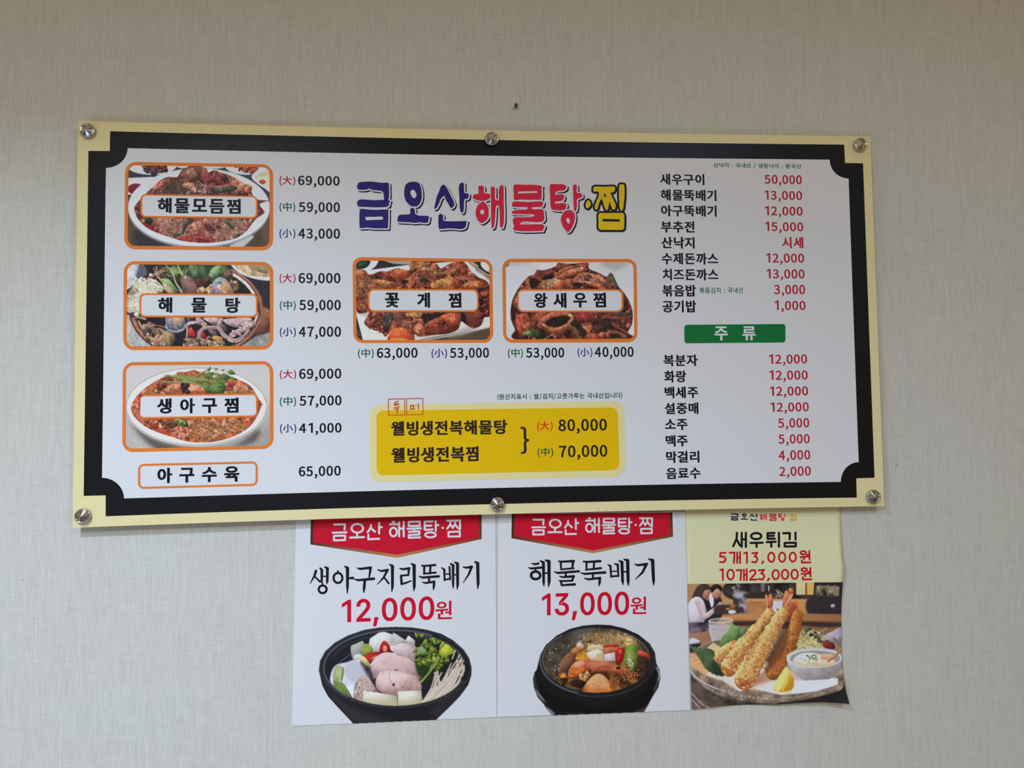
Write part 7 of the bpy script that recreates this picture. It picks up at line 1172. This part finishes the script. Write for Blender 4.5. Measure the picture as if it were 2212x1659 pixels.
BRUSH2 = [[(446, 638, 5), (480, 648, 10), (516, 640, 11)], [(408, 684, 4), (440, 694, 10), (555, 683, 11)], [(p[0], p[1], 12) for p in ring(488, 768, 50, 42)] + [(538, 768, 12)], [(486, 706, 8), (492, 718, 7)], [(538, 610, 6), (572, 630, 14), (575, 840, 12), (577, 885, 4)], [(580, 745, 7), (630, 742, 7)], [(594, 603, 7), (632, 618, 16), (634, 840, 14), (628, 893, 4)],
          [(735, 614, 6), (770, 620, 10), (902, 613, 12)], [(758, 622, 10), (766, 705, 9)], [(895, 617, 12), (885, 690, 9)], [(765, 703, 8), (900, 691, 9)], [(688, 730, 4), (730, 742, 11), (956, 724, 11)], [(815, 740, 10), (815, 785, 10)], [(748, 778, 5), (780, 788, 9), (902, 778, 12)], [(900, 780, 11), (882, 828, 9)], [(742, 824, 5), (780, 832, 9), (890, 824, 9)], [(763, 830, 11), (770, 875, 9)], [(770, 876, 9), (912, 866, 12)],
          [(1008, 618, 8), (1060, 622, 10), (1190, 614, 12)], [(1040, 625, 10), (1040, 702, 9)], [(1122, 625, 10), (1118, 702, 9)], [(1032, 708, 8), (1196, 690, 11)], [(975, 740, 4), (1020, 752, 10), (1243, 737, 12)], [(1110, 750, 10), (1110, 797, 9)], [(1018, 800, 5), (1060, 812, 10), (1190, 796, 11)], [(1185, 798, 12), (1182, 850, 12), (1175, 883, 4)],
          [(1272, 652, 5), (1300, 668, 11), (1308, 785, 8)], [(1344, 643, 6), (1380, 652, 11), (1386, 780, 8)], [(1305, 725, 6), (1380, 722, 6)], [(1305, 780, 9), (1386, 774, 9)], [(1393, 609, 6), (1425, 625, 14), (1432, 830, 13), (1438, 870, 4)], [(1430, 730, 7), (1480, 728, 7)], [(1447, 594, 6), (1487, 608, 16), (1492, 830, 14), (1495, 880, 4)],
          [(1567, 648, 6), (1600, 658, 10), (1695, 646, 13)], [(1690, 650, 13), (1650, 735, 11), (1570, 812, 3)], [(1717, 590, 6), (1758, 606, 16), (1768, 820, 14), (1770, 876, 4)]]
def strokes(sets, fn, r=None):
    f = Flat()
    for st in sets:
        q = fn(np.array([p[:2] for p in st], float)); f.stroke([(a[0], a[1], (p[2] * 1.18 if len(p) > 2 else r[0]) / r[1]) for a, p in zip(q, st)], k=12)
    return f
def second_header(p):
    q = X('J', p); x2 = 1147.5 + (q[:, 0] - 716.7) * .942; yy = q[:, 1] + .0283 * (q[:, 0] - 716.7)
    return np.stack([x2, 1119.2 + (yy - 1129.5) * .937 - .008 * (x2 - 1147.5)], 1)

def cut(sil, x0, sc, a, b):          # a pot's outline, ended by the lower edge of its sheet
    p = np.array([x0, 1330]) + sil / sc; c_ = p.mean(0); p = c_ + (p - c_) * 1.008; p[:, 1] = np.minimum(p[:, 1], a[1] + (p[:, 0] - a[0]) * (b[1] - a[1]) / (b[0] - a[0]) - 0.25); return p
def ybase(ol): c = P(*np.mean(ol, 0), YP); return (c.x, YP, c.z)
ol = [(639.8, 1100), (1069.8, 1088), (1070.2, 1113), (1071.4, 1250), (1072.4, 1400), (1072.8, 1549), (630.4, 1568.4), (633.5, 1400), (638.0, 1200)]
p1 = tag(empty('menu_poster', ybase(ol)), 'left white poster below the board, showing raw fish in a black pot, priced 12,000', 'poster', 'posters under the menu board')
sheet('sheet', ol, YP, P_WHT, p1)
pn = pennant(p1, 'J', [(249, 60), (242, 413), (1145, 553), (2022, 358), (2022, 20)], [(279, 60), (271, 393), (1145, 520), (1992, 345), (1992, 20)])
strokes(HEAD, lambda p: X('J', p), (10.5, 4.809)).build('header_lettering', P_WHT, pn, YP - 0.0007)
strokes(BRUSH1, lambda p: X('J', p), (10, 4.809)).build('title_lettering', P_INK, p1, YP - 0.0004)
f = text(Flat(), 'J', '12,000', 0, 0, 0, 0, bold=(44, 32), font=1, quad=(570, 988, 1226, 1530, 950, 1196), ref='0'); text(f, 'J', '원', 0, 0, 0, 0, bold=(14, 10), quad=(1540, 1004, 1192, 1712, 998, 1188)); f.build('price_lettering', P_PRICE, p1, YP - 0.0004)
picture('dish_picture', picture_fish_pot(), WP, p1, YP - 0.00012, keep=cut(SIL1, 620, 4.809, (630.4, 1568.4), (1072.8, 1549)), desat=.08, label='photo of raw fish, herbs and mushrooms in a black pot')

ol = [(1076.2, 1108.5), (1480.4, 1105.5), (1481.2, 1150), (1484.2, 1250), (1487.5, 1400), (1490.6, 1534.2), (1073.6, 1549), (1074.4, 1400), (1075.2, 1250)]
p2 = tag(empty('menu_poster', ybase(ol)), 'middle white poster below the board, showing a bubbling stone pot, priced 13,000', 'poster', 'posters under the menu board')
sheet('sheet', ol, YP - 0.0006, P_WHT, p2)
YP2 = YP - 0.0006; _y = YP; YP = YP2
pn = pennant(p2, 'K', [(229, 100), (225, 365), (1112, 528), (1980, 348), (1972, 86)], [(259, 100), (255, 343), (1112, 497), (1948, 330), (1945, 87)])
strokes(HEAD, second_header, (10.0, 4.809)).build('header_lettering', P_WHT, pn, YP - 0.0007)
strokes(BRUSH2, lambda p: X('K', p), (10, 5.027)).build('title_lettering', P_INK, p2, YP - 0.0004)
f = text(Flat(), 'K', '13,000', 0, 0, 0, 0, bold=(44, 32), font=1, quad=(557, 964, 1206, 1504, 942, 1198), ref='0'); text(f, 'K', '원', 0, 0, 0, 0, bold=(14, 10), quad=(1516, 1002, 1190, 1690, 998, 1187)); f.build('price_lettering', P_PRICE, p2, YP - 0.0004)
picture('dish_picture', picture_hot_pot(), WP, p2, YP - 0.00012, keep=cut(SIL2, 1060, 5.027, (1073.6, 1549), (1490.6, 1534.2)), desat=.08, label='photo of seafood stew boiling in a black stone pot')
YP = _y

# third poster: a soft sheet whose right side and lower corner curl away from the wall
WY = (190, 188, 150)
def ycurl(A):
    A = np.asarray(A, float); u = np.clip((A[:, 0] - 1486) / 345.0, 0, 1); v = np.clip((A[:, 1] - 1095) / 430.0, 0, 1.05)
    b = 0.010 * np.exp(-((v - .32) / .16) ** 2) * u ** 3 + 0.004 * u ** 2 * v + 0.022 * (u ** 4) * np.clip((v - .72) / .3, 0, 1.2) ** 2 + 0.006 * np.sin(u * 6.0 + .6) ** 2 * np.clip((v - .75) / .25, 0, 1) ** 2
    return -0.0012 - b
right = [(1815.4, 1085), (1816.3, 1100), (1817.3, 1150), (1819.2, 1200), (1822.6, 1222), (1822.8, 1238), (1820.6, 1258), (1818.0, 1300), (1816.8, 1340), (1818.6, 1370), (1818.2, 1403), (1820.2, 1440), (1822.8, 1465), (1827.4, 1493), (1835, 1520.8)]
bottom = [(1494.4, 1533), (1542, 1526.8), (1578, 1523.2), (1614.7, 1522), (1669, 1522.6), (1723, 1518.6), (1777.4, 1516.6), (1813.6, 1519), (1835, 1520.8)]
left = [(1480.6, 1085), (1480.8, 1105), (1482.6, 1180), (1484.5, 1261), (1488, 1350), (1491.5, 1450), (1494.4, 1533)]
R_ = np.array(right, float); B_ = np.array(bottom, float); L_ = np.array(left, float)
def sheet_grid(ny0, ny1, nu=44, nv=60):
    V = []
    for j in range(nv + 1):
        t = j / nv
        for i in range(nu + 1):
            u = i / nu; yl_ = ny0[0] + (ny1[0] - ny0[0]) * t; yr_ = ny0[1] + (ny1[1] - ny0[1]) * t; y_ = yl_ + (yr_ - yl_) * u
            if ny1[2]: y_ += (np.interp(1494.4 + (1835 - 1494.4) * u, B_[:, 0], B_[:, 1]) - (1533 + (1520.8 - 1533) * u)) * t ** 3
            xl_ = np.interp(y_, L_[:, 1], L_[:, 0]); xr_ = np.interp(y_, R_[:, 1], R_[:, 0]); V.append((xl_ + (xr_ - xl_) * u, y_))
    return np.array(V), nu, nv
def grid_mesh(name, V, nu, nv, yf, m, parent, thick=0.0, col=None, label=None):
    W = Parr(V, yf); F = [(j * (nu + 1) + i, (j + 1) * (nu + 1) + i, (j + 1) * (nu + 1) + i + 1, j * (nu + 1) + i + 1) for j in range(nv) for i in range(nu)]
    if thick:
        n = len(W); rim = [i for i in range(nu)] + [j * (nu + 1) + nu for j in range(nv)] + [nv * (nu + 1) + i for i in range(nu, 0, -1)] + [j * (nu + 1) for j in range(nv, 0, -1)]
        W = np.concatenate([W, W + np.array([0, thick, 0])]); F = F + [tuple(k + n for k in f[::-1]) for f in F] + [(a, b, b + n, a + n) for a, b in zip(rim, rim[1:] + rim[:1])]
    o = mesh(name, W, F, m, parent, label, smooth=True)
    return o
c3 = P(1655, 1310, YP)
p3 = tag(empty('menu_poster', (c3.x, YP, c3.z)), 'pale yellow poster at right below the board, curling at its edge, showing fried prawns', 'poster', 'posters under the menu board')
V, nu, nv = sheet_grid((1085, 1085, 0), (1533, 1520.8, 1))
grid_mesh('sheet', V, nu, nv, ycurl(V), mat('pale_yellow_paper', pig(WY, (186, 186, 190)), 0.5), p3, thick=0.0004)
def on3(d): return lambda A: ycurl(A) - d
rgb3, box3 = picture_fried_prawns()
keep3 = [tuple(p) for p in R_[R_[:, 1] >= 1258]] + [tuple(p) for p in B_[::-1][1:]] + [(1484.6, 1261.5)]
W3 = (178, 176, 176)
def prawn_picture():
    """The printed photo follows the sheet: rows end on the sheet's own wavy edges."""
    V, nu, nv = sheet_grid((1261.5, 1257.6, 0), (1533, 1520.8, 1), 420, 330); h, w, _ = rgb3.shape
    u = np.clip((V[:, 0] - box3[0]) / (box3[2] - box3[0]) * (w - 1), 0, w - 1.001); v = np.clip((V[:, 1] - box3[1]) / (box3[3] - box3[1]) * (h - 1), 0, h - 1.001)
    a, b = u.astype(int), v.astype(int); fu, fv = (u - a)[:, None], (v - b)[:, None]
    c = (rgb3[b, a] * (1 - fu) + rgb3[b, a + 1] * fu) * (1 - fv) + (rgb3[b + 1, a] * (1 - fu) + rgb3[b + 1, a + 1] * fu) * fv
    o = grid_mesh('dish_picture', V, nu, nv, ycurl(V) - 0.0003, mat('picture_print', attr='print'), p3, label='photo of fried prawns on a stoneware plate')
    l = c.mean(1, keepdims=True); c = c + (l - c) * .06
    alb = np.clip(lin(c * 255) / lin(W3) * PAPER, .004, .95); at = o.data.color_attributes.new('print', 'FLOAT_COLOR', 'POINT')
    at.data.foreach_set('color', np.concatenate([alb, np.ones((len(alb), 1))], 1).astype(np.float32).ravel())
prawn_picture()
R14 = [[(710, 355), (705, 430), (663, 522)], [(708, 440), (748, 515)], [(770, 356), (770, 530)], [(822, 354), (822, 533)], [(770, 437), (822, 437)], ring(952, 396, 65, 38), [(880, 482), (1032, 479)], [(955, 485), (957, 533)],
       [(1182, 357), (1095, 359), (1095, 430), (1185, 428)], [(1097, 394), (1172, 392)], [(1084, 472), (1197, 467)], [(1140, 472), (1142, 530)], [(1238, 354), (1238, 528)], [(1292, 360), (1375, 358), (1372, 436)], [(1446, 352), (1446, 438)], [(1310, 482), (1450, 479), (1448, 525), (1310, 527), (1310, 482)]]
def won(dx, dy): return [[(p[0] + dx, p[1] + dy) for p in s] for s in ([*[ring(1544, 606, 34, 21)]] + [[(1508, 660), (1602, 652)], [(1556, 660), (1554, 688)], [(1592, 632), (1616, 632)], [(1620, 584), (1622, 690)], [(1525, 700), (1527, 729), (1634, 726)]])]
R11 = [[(568, 606), (502, 608), (497, 654), (545, 653), (569, 688), (548, 724), (496, 722)], [(618, 606), (680, 604), (676, 660), (672, 734)], [(712, 602), (712, 734)], [(748, 597), (748, 737)], [(712, 668), (748, 668)], [(800, 613), (836, 602), (836, 734)], [(903, 610), (966, 606), (932, 652), (956, 658), (969, 690), (946, 727), (900, 722)], [(1042, 714), (1026, 738)],
       ring(1142, 662, 40, 58), ring(1278, 661, 40, 58), ring(1412, 660, 40, 57)] + won(0, 0) + \
      [[(500, 823), (532, 812), (533, 948)], ring(630, 880, 42, 61), [(705, 826), (764, 822), (760, 880), (754, 946)], [(797, 816), (798, 948)], [(833, 811), (833, 950)], [(797, 882), (833, 882)], [(872, 844), (898, 822), (936, 828), (944, 862), (874, 944), (956, 942)], [(983, 826), (1052, 821), (1014, 866), (1040, 872), (1056, 906), (1030, 942), (980, 936)], [(1114, 928), (1096, 954)],
       ring(1197, 880, 41, 58), ring(1315, 878, 41, 58), ring(1435, 876, 41, 58)] + won(12, 213)
strokes(R14, lambda p: X('L', p), (14, 5.821)).build('title_lettering', mat('poster_three_ink', pig((24, 20, 20), WY)), p3, on3(0.0004))
strokes(R11, lambda p: X('L', p), (11.5, 5.821)).build('price_lettering', mat('poster_three_red', pig((172, 20, 36), (186, 186, 190))), p3, on3(0.0004))
for key, m in (('navy', mat('logo_navy', pig((38, 30, 84), (178, 178, 180)))), ('red', mat('logo_red', pig((180, 40, 54), (178, 178, 180)))), ('yellow', mat('logo_gold', pig((190, 146, 62), (178, 178, 180))))):
    f = Flat()
    for g in T_[key]:
        loops = [np.stack([1577.9 + (np.array(l, float)[:, 0] - 73) / 2012 * 144.3, 1108.6 + (np.array(l, float)[:, 1] - 112) / 375 * 17.2], 1) for l in g]; f.poly(*loops)
    f.build('logo_lettering', m, p3, on3(0.0004))

# ---------------------------------------------------------------- a bare nail above the board
nb = P(1114, 234, 0.0)
def nail():
    V = []; F = []; n = 20
    prof = [(0.0, -0.0130), (0.0024, -0.0128), (0.0038, -0.0116), (0.0042, -0.0100), (0.0036, -0.0088), (0.0016, -0.0082), (0.0014, 0.0004)]
    for r, y in prof:
        for i in range(n):
            a = 2 * math.pi * i / n; V.append((nb.x + r * math.cos(a), y, nb.z + r * math.sin(a) * (1.15 if r > .002 else 1) + y * -0.25))
    for j in range(len(prof) - 1):
        for i in range(n): F.append((j * n + i, j * n + (i + 1) % n, (j + 1) * n + (i + 1) % n, (j + 1) * n + i))
    o = mesh('nail', V, F, mat('dark_rusty_steel', (0.10, 0.085, 0.06), 0.5, 0.4), smooth=True)
    bm = bmesh.new(); bm.from_mesh(o.data); bmesh.ops.recalc_face_normals(bm, faces=bm.faces); bm.to_mesh(o.data); bm.free()
    return tag(o, 'small dark nail head sticking out of the bare wall above the board', 'nail')
nail()
